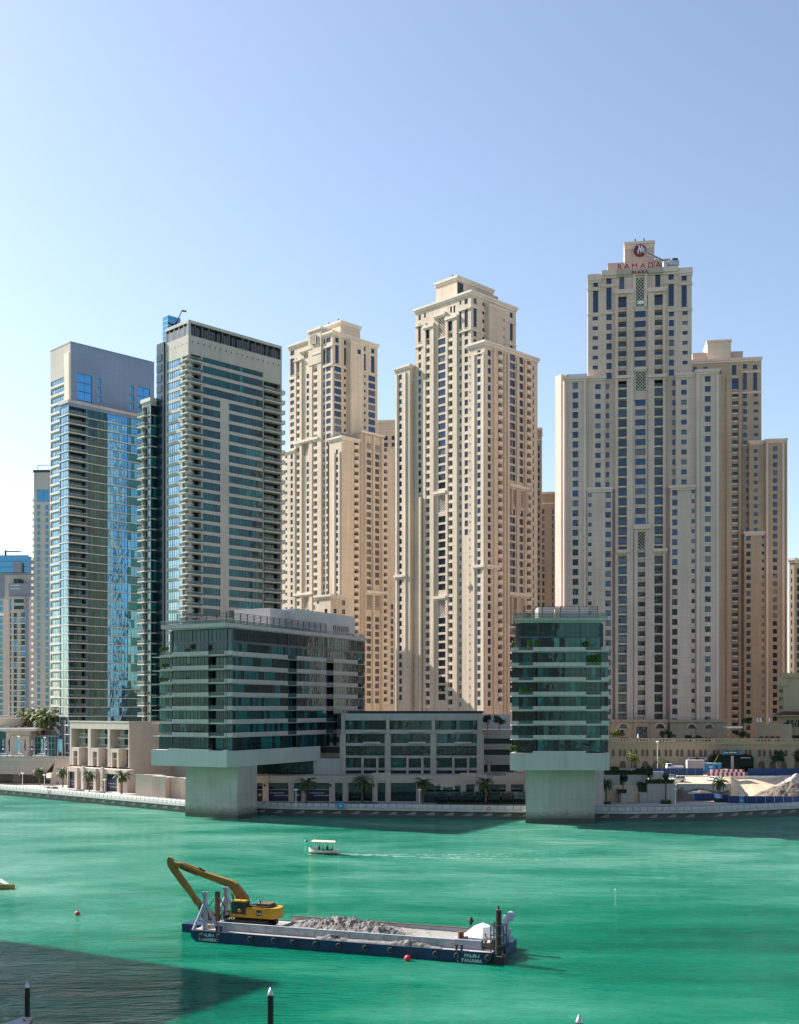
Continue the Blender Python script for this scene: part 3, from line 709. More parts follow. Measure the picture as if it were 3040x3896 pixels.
    sa, sb = wr.s(z1x(1000)), wr.s(z1x(1268)); zz = wr.z(z1x(1000), z1y(1440)); obox(w, wr, sa, sb, -6, -.003, zw, zz - .6, BEIGE); obox(b.part('cornice'), wr, sa - .3, sb + .3, -6, 1.2, zz - .6, zz + .4, TRIM)
    pil(w, wl, z1x(689), z1x(699), zw - 6, zb, .35, 0, TRIM); pil(w, wl, z1x(748), z1x(760), zw - 6, zb, .35, 0, TRIM)
    led(b, wr, z2x, z2y, 880, 1058, 950, 0, 1.2, 1.3)
    g = b.part('terrace_glass_rail'); obox(g, wl, 0, wB, -.3, -.2, zw + .7, zw + 2.0, RAILG); obox(g, wr, 0, wA * .3, -.3, -.2, zw + .7, zw + 2.0, RAILG)
    # low gatehouse block at the foot of the wing
    gf = Frame(z2x(540), 455, 45); gl, gr = gf.left(), gf.right(); gA, gB = gr.s(z2x(665)), gl.s(z2x(388)); zg = gl.z(z2x(540), z2y(1008))
    U = lambda x0, x1, y0, y1, n, kk: (z2x(x0), z2x(x1), z2y(y0), z2y(y1), n, kk)
    put(b, gl, [U(480, 508, 1135, 1190, 5, 'win'), U(406, 424, 1060, 1086, 1, 'small')], fh, lo, 0, BEIGE, 0, gB, zb, zg)
    put(b, gr, [U(570, 600, 1135, 1180, 5, 'win'), U(651, 683, 1052, 1100, 1, 'win'), U(651, 683, 1140, 1188, 5, 'win')], fh, lo, 0, BEIGE, 0, gA + 6, zb, zg)
    block_back(w, gf, 0, gA + 6, 0, gB, zb, zg, BEIGE, TRIM, False, False); cornice(b.part('cornice'), gf, 0, gA, 0, gB, zg + .7, TRIM, 1.6, .6)
    # left wing
    l2 = fr.left(-.8, 0); bl, bB = l2.s(z1x(222)), l2.s(z1x(66)); zl = l2.z(z1x(120), z1y(1690))
    put(b, l2, [S(112, 133, 1725, 1760, 40, 'small'), S(173, 200, 1712, 1768, 40, 'win')], fh, lo, 0, BEIGE, bl, bB, zb, zl)
    block_back(w, fr, -.8, 12, bl, bB, zb, zl, BEIGE, TRIM, False, True); cornice(b.part('cornice'), fr, -.8, 12, bl, bB, zl + .7, TRIM, 1.5, .5)
    fin(b)
beige_a()

# ---- hotel tower, nearly frontal, with sign
def z5x(v): return 2080 + v / 1.775
def z5y(v): return 900 + v / 1.775
def z6x(v): return 2080 + v / 1.775
def z6y(v): return 1850 + v / 1.775
def text_mesh(body, size, m, ext=.05, bold=0, sx=1.0, sp=1.0):
    cu = bpy.data.curves.new('lettering', 'FONT'); cu.body = body; cu.size = size; cu.extrude = ext; cu.align_x = 'CENTER'; cu.offset = bold; cu.resolution_u = 3; cu.space_character = sp
    o = bpy.data.objects.new('lettering', cu); COL.objects.link(o); dg = bpy.context.evaluated_depsgraph_get()
    me = bpy.data.meshes.new_from_object(o.evaluated_get(dg)); bpy.data.objects.remove(o); me.materials.clear(); me.materials.append(m)
    if sx != 1: me.transform(Matrix.Diagonal((sx, 1, 1, 1)))
    return me
def fit(me, w, h):
    xs = [v.co.x for v in me.vertices]; ys = [v.co.y for v in me.vertices]; k = min(w / (max(xs) - min(xs)), h / (max(ys) - min(ys))); me.transform(Matrix.Diagonal((k, k, 1, 1))); return me
def place_text(name, me, p, nrm, parent=None, roll=0):
    M = Matrix.Translation(p) @ Matrix.Rotation(math.atan2(nrm[0], -nrm[1]), 4, 'Z') @ Matrix.Rotation(R(90), 4, 'X') @ Matrix.Rotation(roll, 4, 'Z')
    o = link(name, me, parent); o.matrix_local = (Matrix.Translation(-wloc(parent)) if parent else Matrix()) @ M; return o
MAROON = paint('maroon_sign', (.16, .012, .035), .35, 0, .05)
REDLET = paint('dark_red_letters', (.20, .02, .02), .4, 0, .05)
def hotel():
    fh = 3.34; zb = 8; lo = 24; th = 9
    fr = Frame(z5x(1165), 378, th); b = Bldg('hotel_tower', 'frontal beige hotel tower carrying a maroon round emblem and red roof lettering', 'tower', fr.C, z=zb); w = b.walls; b.trim = HTRIM
    S = lambda x0, x1, y0, y1, n, k: (z5x(x0), z5x(x1), z5y(y0), z5y(y1), n, k)
    T = lambda x0, x1, y0, y1, n, k: (z6x(x0), z6x(x1), z6y(y0), z6y(y1), n, k)
    o0 = -3.0
    f = fr.left(); Sx = lambda v, off=0: f.s(z5x(v), off)
    Zf = lambda x, y, off=0: f.z(z5x(x), z5y(y), off)
    # main shaft
    zt1, zt2, zt3 = Zf(320, 265, o0), Zf(420, 232, o0), Zf(630, 218, o0)
    sm = (Sx(980, o0), Sx(278, o0)); zs = Zf(950, 215, o0)
    shaft = [S(315, 347, 297, 340, 1, 'win'), S(313, 348, 362, 514, 1, 'tall'), S(310, 346, 541, 566, 40, 'small'), S(403, 438, 278, 320, 1, 'win'), S(403, 438, 345, 496, 1, 'tall'), S(403, 439, 523, 565, 40, 'win'),
             S(490, 524, 274, 356, 1, 'tall'), S(482, 538, 383, 479, 1, 'tall'), S(484, 537, 508, 552, 7, 'rbal'), S(733, 768, 258, 341, 1, 'tall'), S(725, 782, 368, 463, 1, 'tall'), S(730, 781, 495, 540, 7, 'rbal'),
             S(822, 858, 250, 291, 1, 'win'), S(822, 859, 317, 471, 1, 'tall'), S(825, 860, 497, 539, 40, 'win'), S(911, 946, 255, 298, 1, 'win'), S(911, 946, 325, 476, 1, 'tall'), S(917, 952, 504, 529, 40, 'small'),
             S(594, 669, 503, 545, 45, 'wide'), S(601, 660, 272, 480, 1, 'screen'), S(598, 672, 900, 1047, 1, 'screen'), T(615, 664, 305, 432, 1, 'screen'), S(484, 542, 965, 1028, 45, 'rbal'), S(728, 786, 955, 1018, 45, 'rbal')]
    zsplit = Zf(400, 905, o0)
    # columns that stop at the wings
    shaft = [s if s[5] in ('screen', 'tall', 'wide') or s[4] != 40 else (s[0], s[1], s[2], s[3], 6 if (s[0] < z5x(360) or s[0] > z5x(900)) else 7, s[5]) for s in shaft]
    shaft = [s for s in shaft]
    wide = [s for s in shaft if s[5] == 'wide'][0]; shaft.remove(wide)
    shaft.append((wide[0], wide[1], wide[2], wide[3], 22, 'wide')); shaft.append(T(615, 664, 447, 487, 40, 'rbal'))
    put(b, f, shaft, fh, lo, o0, HOTEL, sm[0], sm[1], zb, zs, .3)
    P = fr.P; d = 20
    w.poly([f.p(sm[0], zs, o0), f.p(sm[1], zs, o0), f.p(sm[1], zs, -d), f.p(sm[0], zs, -d)], HTRIM)
    for s_ in sm: w.poly([f.p(s_, zb, o0), f.p(s_, zb, -d), f.p(s_, zs, -d), f.p(s_, zs, o0)], HOTEL)
    w.poly([f.p(sm[0], zb, -d), f.p(sm[1], zb, -d), f.p(sm[1], zs, -d), f.p(sm[0], zs, -d)], HOTEL)
    c = b.part('cornice')
    for x0, x1, zt_, oo in ((276, 371, Zf(320, 262, o0), .5), (371, 472, Zf(420, 232, o0), .9), (785, 889, Zf(840, 205, o0), .9), (889, 985, Zf(940, 212, o0), .5)):
        sa, sb = Sx(x1, o0), Sx(x0, o0); obox(c, f, sa, sb, -10, o0 + oo, zt_ - 1.8, zt_, HTRIM); obox(c, f, sa, sb, -10, o0 + oo * .5, zt_ - 2.6, zt_ - 1.8, HTRIM)
    sa, sb = Sx(785, o0), Sx(472, o0); zc = Zf(630, 222, o0); obox(c, f, sa, sb, -10, o0 + .7, zc - 1.6, zc, REDLET if False else PINK); obox(c, f, sa, sb, -10, o0 + .35, zc - 2.2, zc - 1.6, PINK)
    for x0, x1, y in ((276, 371, 350), (371, 480, 325), (276, 371, 520), (371, 462, 510), (785, 889, 305), (889, 985, 312), (800, 889, 492), (889, 985, 487)): led(b, f, z5x, z5y, x1, x0, y, o0, .45, .4)
    for x0, x1 in ((278, 372), (889, 980)): pass
    for x0, x1, y in ((460, 587, 365), (678, 805, 352)): led(b, f, z5x, z5y, x1, x0, y, o0, 1.3, 1.8)
    for x0, x1, y in ((462, 482, 380), (540, 584, 380), (684, 726, 368), (783, 802, 368)): pil(w, f, z5x(x0), z5x(x1), Zf((x0 + x1) / 2, y, o0), zb, 1.3, o0, HOTEL)
    for x0, x1 in ((586, 597), (668, 680)): pil(w, f, z5x(x0), z5x(x1), Zf(630, 1120, o0), zb, .5, o0, HTRIM)
    pil(w, f, z5x(583), z5x(600), Zf(630, 262, o0), Zf(630, 480, o0), .6, o0, HTRIM); pil(w, f, z5x(661), z5x(678), Zf(630, 262, o0), Zf(630, 480, o0), .6, o0, HTRIM); obox(w, f, Sx(678, o0), Sx(583, o0), o0 + .003, o0 + .6, Zf(630, 262, o0) + .004, Zf(630, 250, o0), HTRIM)
    for x0, x1, y in ((460, 587, 942), (682, 808, 935)): led(b, f, z5x, z5y, x1, x0, y, o0, 1.0, 1.7)
    led(b, f, z5x, z5y, 680, 585, 885, o0, .8, .8)
    led(b, f, z6x, z6y, 698, 583, 262, o0, 1.5, 1.7)
    for x0, x1, y in ((468, 563, 432), (718, 815, 424)): led(b, f, z6x, z6y, x1, x0, y, o0, 1.0, 1.8)
    # lower middle bay: piers beside the inset balconies
    for x0, x1 in ((588, 614), (666, 690)): pil(w, f, z6x(x0), z6x(x1), f.z(z6x(640), z6y(275), o0), zb, 1.2, o0, HOTEL)
    # right wing blocks
    def blk(x0, x1, y, off, dep, specs, capm=.6, xs=None):
        sa, sb = Sx(x1, off), Sx(x0, off); z_ = Zf((x0 + x1) / 2, y, off)
        put(b, f, specs, fh, lo, off, HOTEL, sa, sb, zb, z_, .3)
        for s_ in (sa, sb): w.poly([f.p(s_, zb, off), f.p(s_, zb, off - dep), f.p(s_, z_, off - dep), f.p(s_, z_, off)], HOTEL)
        w.poly([f.p(sa, z_, off), f.p(sb, z_, off), f.p(sb, z_, off - dep), f.p(sa, z_, off - dep)], HTRIM)
        w.poly([f.p(sa, zb, off - dep), f.p(sb, zb, off - dep), f.p(sb, z_, off - dep), f.p(sa, z_, off - dep)], HOTEL)
        obox(c, f, sa - .4, sb + .4, off - 1, off + capm, z_, z_ + .9, HTRIM); obox(c, f, sa, sb, off + .003, off + capm * .5, z_ - .7, z_, HTRIM)
        return sa, sb, z_
    n1 = 12
    blk(1010, 1165, 915, 0, 18, [S(1068, 1107, 942, 981, 60, 'win')])
    blk(872, 1009.5, 938, -1.0, 16, [S(908, 946, 968, 1001, n1 - 1, 'win'), S(848, 849, 975, 1008, 0, 'small')])
    blk(118, 269, 966, -.8, 18, [S(175, 213, 986, 1028, 60, 'win')])
    blk(269.5, 396, 962, -1.8, 16, [S(328, 365, 997, 1031, n1 - 1, 'win')])
    ops = [S(848, 868, 972, 1006, 11, 'small'), S(401, 421, 995, 1029, 11, 'small')]
    for sp in ops:
        for o in rows(f, *sp[:4], 11, fh, lo, o0): b.window(f, *o, o0 + .06, 'small', G_NAVY, wts=NW)
    # projecting lower bays on both sides of the middle with a ledge on top, windows continue below
    blk(273, 443, 1712, -1.1, 10, [T(280, 303, 48, 73, 50, 'small'), T(396, 434, 40, 80, 50, 'win')]); blk(833, 1006, 1698, -.6, 10, [T(847, 883, 22, 63, 50, 'win'), T(978, 1001, 20, 48, 50, 'small')])
    # pilasters on the wings
    for x0, x1, off, y in ((1012, 1030, 0, 930), (1145, 1163, 0, 930), (120, 134, -.8, 978), (250, 267, -.8, 978)): pil(w, f, z5x(x0), z5x(x1), Zf((x0 + x1) / 2, y, off), zb, .3, off, HTRIM)
    # side return seen on the left, turned towards the sun
    g = Frame(z5x(121), 388, 62); gl = g.left(); gb = gl.s(z5x(66)); zg = gl.z(z5x(90), z5y(985)); w.prism([g.P(0, .02), g.P(14, .02), g.P(14, gb), g.P(0, gb)], zb, zg, HOTEL)
    w.prism([g.P(-.3, gb - 3.2), g.P(14, gb - 3.2), g.P(14, gb + .4), g.P(-.3, gb + .4)], zb, gl.z(z5x(70), z5y(945)), HOTEL)
    # terraces with glass rails on the wing roofs
    r_ = b.part('terrace_glass_rail')
    for x0, x1, y, off in ((135, 275, 935, -3), (885, 1005, 912, -4)): obox(r_, f, Sx(x1, off), Sx(x0, off), off - .1, off, Zf(x0, y + 14, off), Zf(x0, y - 4, off), RAILG)
    # penthouse, parapet and sign
    pm = b.part('penthouse'); po = -9
    sa, sb = Sx(727, po), Sx(527, po); zp = Zf(627, 52, po); obox(pm, f, sa, sb, -19, po, zs - 2, zp, HOTEL); obox(c, f, sa - .2, sb + .2, -19.2, po + .5, zp, zp + .9, HTRIM); obox(c, f, sa, sb, po + .003, po + .25, zp - 1.6, zp, HTRIM)
    sa, sb = Sx(526, -8), Sx(412, -8); z_ = Zf(460, 178, -8); obox(pm, f, sa, sb, -18, -8, zs - 2, z_, PINK)
    sa, sb = Sx(835, -8), Sx(729, -8); z_ = Zf(800, 150, -8); obox(pm, f, sa, sb, -18, -8, zs - 2, z_, PINK)
    for x in (597, 656): q = f.p(Sx(x, -12), zp, -12); b.part('roof_lamp').tube(q, q + Vector((0, 0, 3.0)), .3, MAROON if x > 600 else DARKMET)
    pc = f.p(Sx(629, po), Zf(629, 98, po), po + .7); rad = 40 / 1.775 / F * pc.y
    em = MB(); nn = 40; Rm = Matrix.Translation(pc) @ Matrix.Rotation(math.atan2(f.n.x, -f.n.y), 4, 'Z')
    ring = [(rad * math.cos(2 * math.pi * i / nn), rad * math.sin(2 * math.pi * i / nn)) for i in range(nn)]
    em.poly([Rm @ Vector((x, -.15, z)) for x, z in ring], MAROON)
    for i in range(nn): (x, z), (x2, z2) = ring[i], ring[(i + 1) % nn]; em.poly([Rm @ Vector((x, -.15, z)), Rm @ Vector((x2, -.15, z2)), Rm @ Vector((x2, .6, z2)), Rm @ Vector((x, .6, z))], MAROON)
    eo = em.build('sign_emblem', b.root)
    sw = MB()
    for k, (dx, w0) in enumerate(((-.30, .20), (.12, .26))):
        pts = []
        for i in range(13):
            t = i / 12; z = rad * (.92 - 1.62 * t if k == 0 else .80 - 1.55 * t); x = rad * (dx + .20 * math.sin(t * 5.2 + .3) + .25 * t * t); ww = rad * w0 * (math.sin(math.pi * min(1, t * .9 + .08))) * .5 + .05; pts.append((x, z, ww))
        for (x, z, q), (x2, z2, q2) in zip(pts, pts[1:]): sw.poly([Rm @ Vector((x - q, -.2, z)), Rm @ Vector((x + q, -.2, z)), Rm @ Vector((x2 + q2, -.2, z2)), Rm @ Vector((x2 - q2, -.2, z2))], WHITE)
    s_ = sw.build('emblem_swoosh', eo)
    off = o0 + .9; word = text_mesh('RAMADA', 1.0, REDLET, .12, .0, 1, 1.45)
    xs = [v.co.x for v in word.vertices]; ys = [v.co.y for v in word.vertices]
    wd = Sx(478, off) - Sx(772, off); hh = 36 / 1.775 / F * 378
    word.transform(Matrix.Diagonal((abs(wd) / (max(xs) - min(xs)), hh / (max(ys) - min(ys)), 1, 1)))
    place_text('sign_lettering', word, f.p((Sx(478, off) + Sx(772, off)) / 2, zc + .25, off - .6), f.n, b.root)
    w2 = text_mesh('PLAZA', 1.0, REDLET, .12, .0, 1, 1.25); xs = [v.co.x for v in w2.vertices]; ys = [v.co.y for v in w2.vertices]
    wd = Sx(575, off) - Sx(682, off); w2.transform(Matrix.Diagonal((abs(wd) / (max(xs) - min(xs)), 19 / 1.775 / F * 378 / (max(ys) - min(ys)), 1, 1)))
    place_text('sign_lettering', w2, f.p((Sx(575, off) + Sx(682, off)) / 2, Zf(629, 249, off), off + .1), f.n, b.root)
    # white banner on the screen
    ba = b.part('banner'); obox(ba, f, Sx(655, o0), Sx(614, o0), o0 + .1, o0 + .2, Zf(634, 457, o0), Zf(634, 434, o0), WHITE)
    # window cleaning crane on the roof
    cr = b.part('roof_crane'); a0 = f.p(Sx(800, -4), Zf(800, 172, -4), -4); a1 = f.p(Sx(645, -7.2), Zf(645, 95, -7.2), -7.2)
    cr.tube(a0 - Vector((0, 0, 4)), a0, .9, ALU); dv = (a1 - a0)
    for ox, oz in ((0, .45), (0, -.45), (.5, 0), (-.5, 0)): cr.tube(a0 + Vector((ox, 0, oz)), a1 + Vector((ox * .5, 0, oz * .5)), .13, ALU, n=5)
    for i in range(12): t0, t1 = i / 12, (i + 1) / 12; cr.tube(a0 + dv * t0 + Vector((0, 0, .45 if i % 2 else -.45)), a0 + dv * t1 + Vector((0, 0, -.45 if i % 2 else .45)), .08, DARKMET, n=4)
    Mx = Matrix.Translation(a0 + Vector((3.0, 0, -.2))); cr.box(-2.0, 1.6, -.8, .8, -1.0, .5, ALU, Mx); cr.box(-.6, 1.2, -.7, .7, .5, 1.3, DARKMET, Mx)
    cr.box(-.7, .7, -.6, .6, -.7, .7, ALU, Matrix.Translation(a1))
    # ground storey: string course and arches
    zl = f.z(z6x(800), z6y(1575), 0)
    for x0, x1, off in ((430, 590, .9), (590, 690, 1.3), (690, 815, .9), (833, 1005, 1.1), (1008, 1208, .9)):
        sa, sb = f.s(z6x(x1), off), f.s(z6x(x0), off); arc = []
        xa = {430: (490, 547), 590: (603, 680), 690: (738, 795), 833: (955, 1005), 1008: (1070, 1122)}[x0]
        u0, u1 = f.s(z6x(xa[1]), off), f.s(z6x(xa[0]), off); r = (u1 - u0) / 2
        zsp = f.z(z6x(800), z6y(1632), off)
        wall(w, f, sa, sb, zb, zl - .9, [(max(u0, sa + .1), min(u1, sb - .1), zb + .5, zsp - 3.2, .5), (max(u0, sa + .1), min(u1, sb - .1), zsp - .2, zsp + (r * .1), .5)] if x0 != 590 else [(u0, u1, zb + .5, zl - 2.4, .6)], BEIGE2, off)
        obox(c, f, sa - .2, sb + .2, -.6, off + .5, zl - .9, zl, BEIGE2)
        ar = b.part('arch_window')
        if x0 != 590:
            pts = [f.p((u0 + u1) / 2 + r * math.cos(math.pi * i / 12), zsp + r * math.sin(math.pi * i / 12), off + .05) for i in range(13)]
            ar.poly(pts, G_NAVY[1]); po_ = []
            for i in range(12):
                q = [(u0 + u1) / 2 + rr * math.cos(math.pi * j / 12) for rr in (r, r + .5) for j in (i, i + 1)]; zz = [zsp + rr * math.sin(math.pi * j / 12) for rr in (r, r + .5) for j in (i, i + 1)]
                ar.poly([f.p(q[0], zz[0], off + .12), f.p(q[1], zz[1], off + .12), f.p(q[3], zz[3], off + .12), f.p(q[2], zz[2], off + .12)], HOTEL)
        fquad(ar, f, max(u0, sa), min(u1, sb), zb, zl - 2, off - .5, G_NAVY[1])
    fin(b)
hotel()

# ---- right rear tower
def tower_e():
    fh = 3.32; zb = 8; lo = 16
    fr = Frame(z5x(1622), 474, 9); b = Bldg('apartment_tower', 'tan stepped tower right beside and behind the hotel tower', 'tower', fr.C, z=zb); w = b.walls; b.trim = HTRIM; f = fr.left()
    S = lambda x0, x1, y0, y1, n, k: (z5x(x0), z5x(x1), z5y(y0), z5y(y1), n, k)
    T = lambda x0, x1, y0, y1, n, k: (z6x(x0), z6x(x1), z6y(y0), z6y(y1), n, k)
    c = b.part('cornice')
    def blk(x0, x1, y, off, dep, specs, cap=.5):
        sa, sb = f.s(z5x(x1), off), f.s(z5x(x0), off); z_ = f.z(z5x((x0 + x1) / 2), z5y(y), off)
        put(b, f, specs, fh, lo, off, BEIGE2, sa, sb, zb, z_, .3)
        for s_ in (sa, sb): w.poly([f.p(s_, zb, off), f.p(s_, zb, off - dep), f.p(s_, z_, off - dep), f.p(s_, z_, off)], BEIGE2)
        w.poly([f.p(sa, z_, off), f.p(sb, z_, off), f.p(sb, z_, off - dep), f.p(sa, z_, off - dep)], HTRIM)
        w.poly([f.p(sa, zb, off - dep), f.p(sb, zb, off - dep), f.p(sb, z_, off - dep), f.p(sa, z_, off - dep)], BEIGE2)
        obox(c, f, sa - .4, sb + .4, off - dep, off + cap, z_, z_ + .9, HTRIM); obox(c, f, sa, sb, off + .003, off + cap * .5, z_ - .8, z_, HTRIM)
    blk(960, 1450, 838, -4, 20, [S(1250, 1281, 868, 936, 1, 'tall'), S(1250, 1294, 958, 1032, 1, 'tall'), S(1253, 1291, 1060, 1090, 60, 'rbal'), S(1325, 1352, 862, 893, 1, 'win'), S(1325, 1352, 918, 1036, 1, 'tall'), S(1325, 1353, 1060, 1092, 7, 'win'),
                                 S(1393, 1422, 866, 898, 1, 'win'), S(1394, 1422, 918, 1040, 1, 'tall'), S(1398, 1428, 1062, 1082, 6, 'small'), S(1345, 1362, 1436, 1462, 30, 'small'), S(1150, 1180, 900, 930, 1, 'win'), S(988, 1015, 880, 905, 1, 'win'), S(1055, 1085, 878, 905, 1, 'win')])
    for x0, x1, y in ((1210, 1310, 945), (1310, 1450, 905), (1210, 1450, 1045), (1213, 1368, 1405)): led(b, f, z5x, z5y, x1, x0, y, -4, .45, .4)
    for x0, x1 in ((1215, 1248), (1296, 1312)): pil(w, f, z5x(x0), z5x(x1), f.z(z5x(1270), z5y(950), -4), zb, 1.0, -4, BEIGE2)
    blk(1370, 1478, 1392, -1.2, 14, [S(1398, 1425, 1436, 1460, 17, 'win')]); blk(1479, 1621, 1380, 0, 16, [S(1527, 1556, 1418, 1450, 60, 'win')])
    for x0, x1 in ((1482, 1496), (1590, 1606)): pil(w, f, z5x(x0), z5x(x1), f.z(z5x(1550), z5y(1395)), zb, .3, 0, HTRIM)
    blk(1337, 1482, 2006, -.5, 12, [T(1348, 1377, 335, 367, 50, 'win'), T(1452, 1470, 335, 355, 50, 'small')])
    obox(w, f, f.s(z5x(1624)), f.s(z5x(1612)), -2, .4, zb, f.z(z5x(1618), z5y(1362)), BEIGE2)
    pm = b.part('penthouse'); sa, sb = f.s(z5x(1245), -8), f.s(z5x(1085), -8); zp = f.z(z5x(1160), z5y(712), -8); z0 = f.z(z5x(1160), z5y(840), -8)
    obox(pm, f, sa, sb, -22, -8, z0 - 3, zp, BEIGE); obox(c, f, sa - .3, sb + .3, -22.3, -7.5, zp, zp + .8, HTRIM)
    obox(pm, f, f.s(z5x(1325), -9), sa - .01, -20, -9, z0 - 3, f.z(z5x(1280), z5y(775), -9), PINK); obox(pm, f, sb + .01, f.s(z5x(985), -9), -20, -9, z0 - 3, f.z(z5x(1030), z5y(785), -9), PINK)
    fin(b)
tower_e()
# ------------------------------------------------------------------ dark glass blocks on piers
def c4x(v): return 500 + v / 1.794
def c4y(v): return 2250 + v / 1.794
def c6x(v): return 1800 + v / 2.2986
def c6y(v): return 2250 + v / 2.2986
def c5x(v): return 900 + v / 1.42
def c5y(v): return 2600 + v / 1.42
def c3x(v): return v / 2.13
def c3y(v): return 2600 + v / 2.13
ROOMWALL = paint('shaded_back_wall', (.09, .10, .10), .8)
TEALW = (3, 3, 2, 3)
def pier_mat():
    # fair faced concrete with a ragged tide stain and run-off streaks near the water
    m, n, b = new_mat('stained_pier_concrete'); v = pos(n); c = (.45, .385, .35); sx = node(n, 'ShaderNodeSeparateXYZ'); n.links.new(v, sx.inputs[0])
    col = ramp(n, noise(n, v, .18, 5), [(.3, vary(c, .88)), (.7, vary(c, 1.06))]); st = noise(n, pos(n, (1.2, 1.2, .06)), 1.0, 5, .6)
    col = mixc(n, 1.0, col, ramp(n, st, [(.32, (.89, .885, .86)), (.6, (1, 1, 1))]), 'MULTIPLY')
    t = math_(n, 'ADD', sx.outputs[2], math_(n, 'MULTIPLY', noise(n, pos(n, (.5, .5, 1.5)), 1.0, 5, .7), -3.2))
    col = mixc(n, 1.0, col, ramp(n, math_(n, 'MULTIPLY', t, .3), [(.02, (.45, .46, .40)), (.30, (.80, .79, .74)), (.5, (1, 1, 1))]), 'MULTIPLY')
    for ax, pr, w in ((2, 3.1, .012),): 
        j = math_(n, 'LESS_THAN', math_(n, 'FRACT', math_(n, 'DIVIDE', sx.outputs[ax], pr)), w); col = mixc(n, j, col, mixc(n, 1.0, col, (.75,) * 3, 'MULTIPLY'))
    n.links.new(col, b.inputs['Base Color']); b.inputs['Roughness'].default_value = .85; bump(n, b, noise(n, v, 2.5, 6), .25, .05); return m
PIERC = pier_mat()
SPANDREL = paint('blue_grey_spandrel', (.06, .085, .12), .35, .2)
def railing_screen(mb, f, s0, s1, z, h, off=0, n=8, step=3.0):
    k = max(1, int((s1 - s0) / step))
    for i in range(k + 1): s = s0 + (s1 - s0) * i / k; obox(mb, f, s - .1, s + .1, off - .1, off + .1, z, z + h, DARKMET)
    for j in range(n): zz = z + h * (j + 1) / n; obox(mb, f, s0, s1, off - .05, off + .05, zz - .12, zz, DARKMET)
def wedge():
    fr = Frame(862, 301.1, 28); b = Bldg('glass_block', 'wide dark teal glass block with concrete balcony bands raised on a pier at the water', 'building', fr.P(10, 10), z=0)
    g1, g2 = fr.left(3.5, .8), fr.right(3.5, .8); lf, rf = fr.left(.6, .4), fr.right(.6, .4); w = b.walls
    B = g1.s(c4x(188)); A = g2.s(c4x(1592)); tops = [45.2, 41.4, 37.75, 34.15, 30.5, 26.9, 23.3]; ztray = 18.4; zs = 51.4
    nt_ = [g1.s(c4x(v)) for v in (525, 652)]; ru = [g2.s(c4x(v)) for v in (1068, 1130, 1330, 1380, 1540)]
    bands = b.part('concrete_band')
    fl = [ztray] + tops[::-1]
    inner = MB()
    for i, z in enumerate(fl):
        ztop = (fl[i + 1] - 1.15) if i + 1 < len(fl) else zs
        if i + 1 < len(fl):
            segs1 = [(.15, nt_[1] - .1), (nt_[1] + .1, nt_[0] - .1), (nt_[0] + .1, g1.s(c4x(280))), (g1.s(c4x(280)) + .15, B - .1)]
            segs2 = [(.15, ru[0]), (ru[0] + .1, ru[1] - .1), (ru[1], ru[2]), (ru[2] + .1, ru[3] - .1), (ru[3], A - .1)]
            for j, (s0, s1) in enumerate(segs1):
                rec = j == 1; k = max(1, round((s1 - s0) / 7)) 
                for q in range(k): a, c = s0 + (s1 - s0) * q / k, s0 + (s1 - s0) * (q + 1) / k; b.window(g1, a, c - .05, z - .1, ztop, -1.6 if rec else 0, 'strip', G_TEAL, wts=TEALW)
            for j, (s0, s1) in enumerate(segs2):
                rec = j in (1, 3); k = max(1, round((s1 - s0) / 7))
                for q in range(k): a, c = s0 + (s1 - s0) * q / k, s0 + (s1 - s0) * (q + 1) / k; b.window(g2, a, c - .05, z - .1, ztop, -1.6 if rec else 0, 'strip', G_TEAL, wts=TEALW)
        else:                       # double height glass under the roof slab
            e1 = g1.s(c4x(287)); 
            for f, e in ((g1, e1), (g2, A)):
                k = round(e / 7)
                for q in range(k):
                    a, c = e * q / k + .1, e * (q + 1) / k - .05
                    b.window(f, a, c, z, z + 2.3, -.0, 'strip', G_TEAL, wts=TEALW); b.window(f, a, c, z + 2.9, zs, 0, 'strip', G_TEAL[:1] + G_TEAL[3:])
                obox(w, f, 0, e, -.3, .05, z + 2.3, z + 2.9, SPANDREL)
    for z in tops:                  # floor bands: parapets in front, thin slabs at the open balconies
        hb = 1.1
        obox(bands, lf, lf.s(c4x(690)), lf.s(c4x(650)) + .8, -.25, 0, z - hb, z, GREYCONC); obox(bands, lf, lf.s(c4x(525)), lf.s(c4x(277)), -.25, 0, z - hb, z, GREYCONC)
        obox(bands, lf, lf.s(c4x(650)) + .8, lf.s(c4x(525)), -.55, -.35, z - 1.25, z - .85, GREYCONC)
        obox(bands, lf, lf.s(c4x(277)), lf.s(c4x(188)), -.7, -.3, z - 1.3, z - .7, GREYCONC)
        obox(bands, g1, 0, B + .5, -2, 2.4, z - 1.3, z - 1.1, GREYCONC)
        e_end = rf.s(c4x(1545)); rr = [rf.s(c4x(v)) for v in (1068, 1130, 1330, 1380)]
        for s0, s1 in ((0, rr[0]), (rr[1], rr[2]), (rr[3], e_end)):
            if z < 28 and s0 > rr[1]: continue
            obox(bands, rf, s0, s1, -.35, .02, z - hb, z, GREYCONC)
        obox(bands, g2, 0, A, -2, .25, z - 1.32, z - 1.12, GREYCONC)
        r_ = b.part('balcony_rail'); obox(r_, lf, lf.s(c4x(650)) + .9, lf.s(c4x(525)) - .1, -.45, -.4, z - .8, z + .1, RAILG); obox(r_, lf, lf.s(c4x(277)), lf.s(c4x(192)), -.5, -.45, z - .68, z + .3, RAILG)
        for u, v in ((rr[0], rr[1]), (rr[2], rr[3])): obox(r_, rf, u + .05, v - .05, -.2, -.15, z - 1.0, z + .05, RAILG)
    zr = zs + 1.25                  # roof slab
    P = fr.P; sl = b.part('roof_slab'); sA = g2.s(c4x(1597)) + 3.5
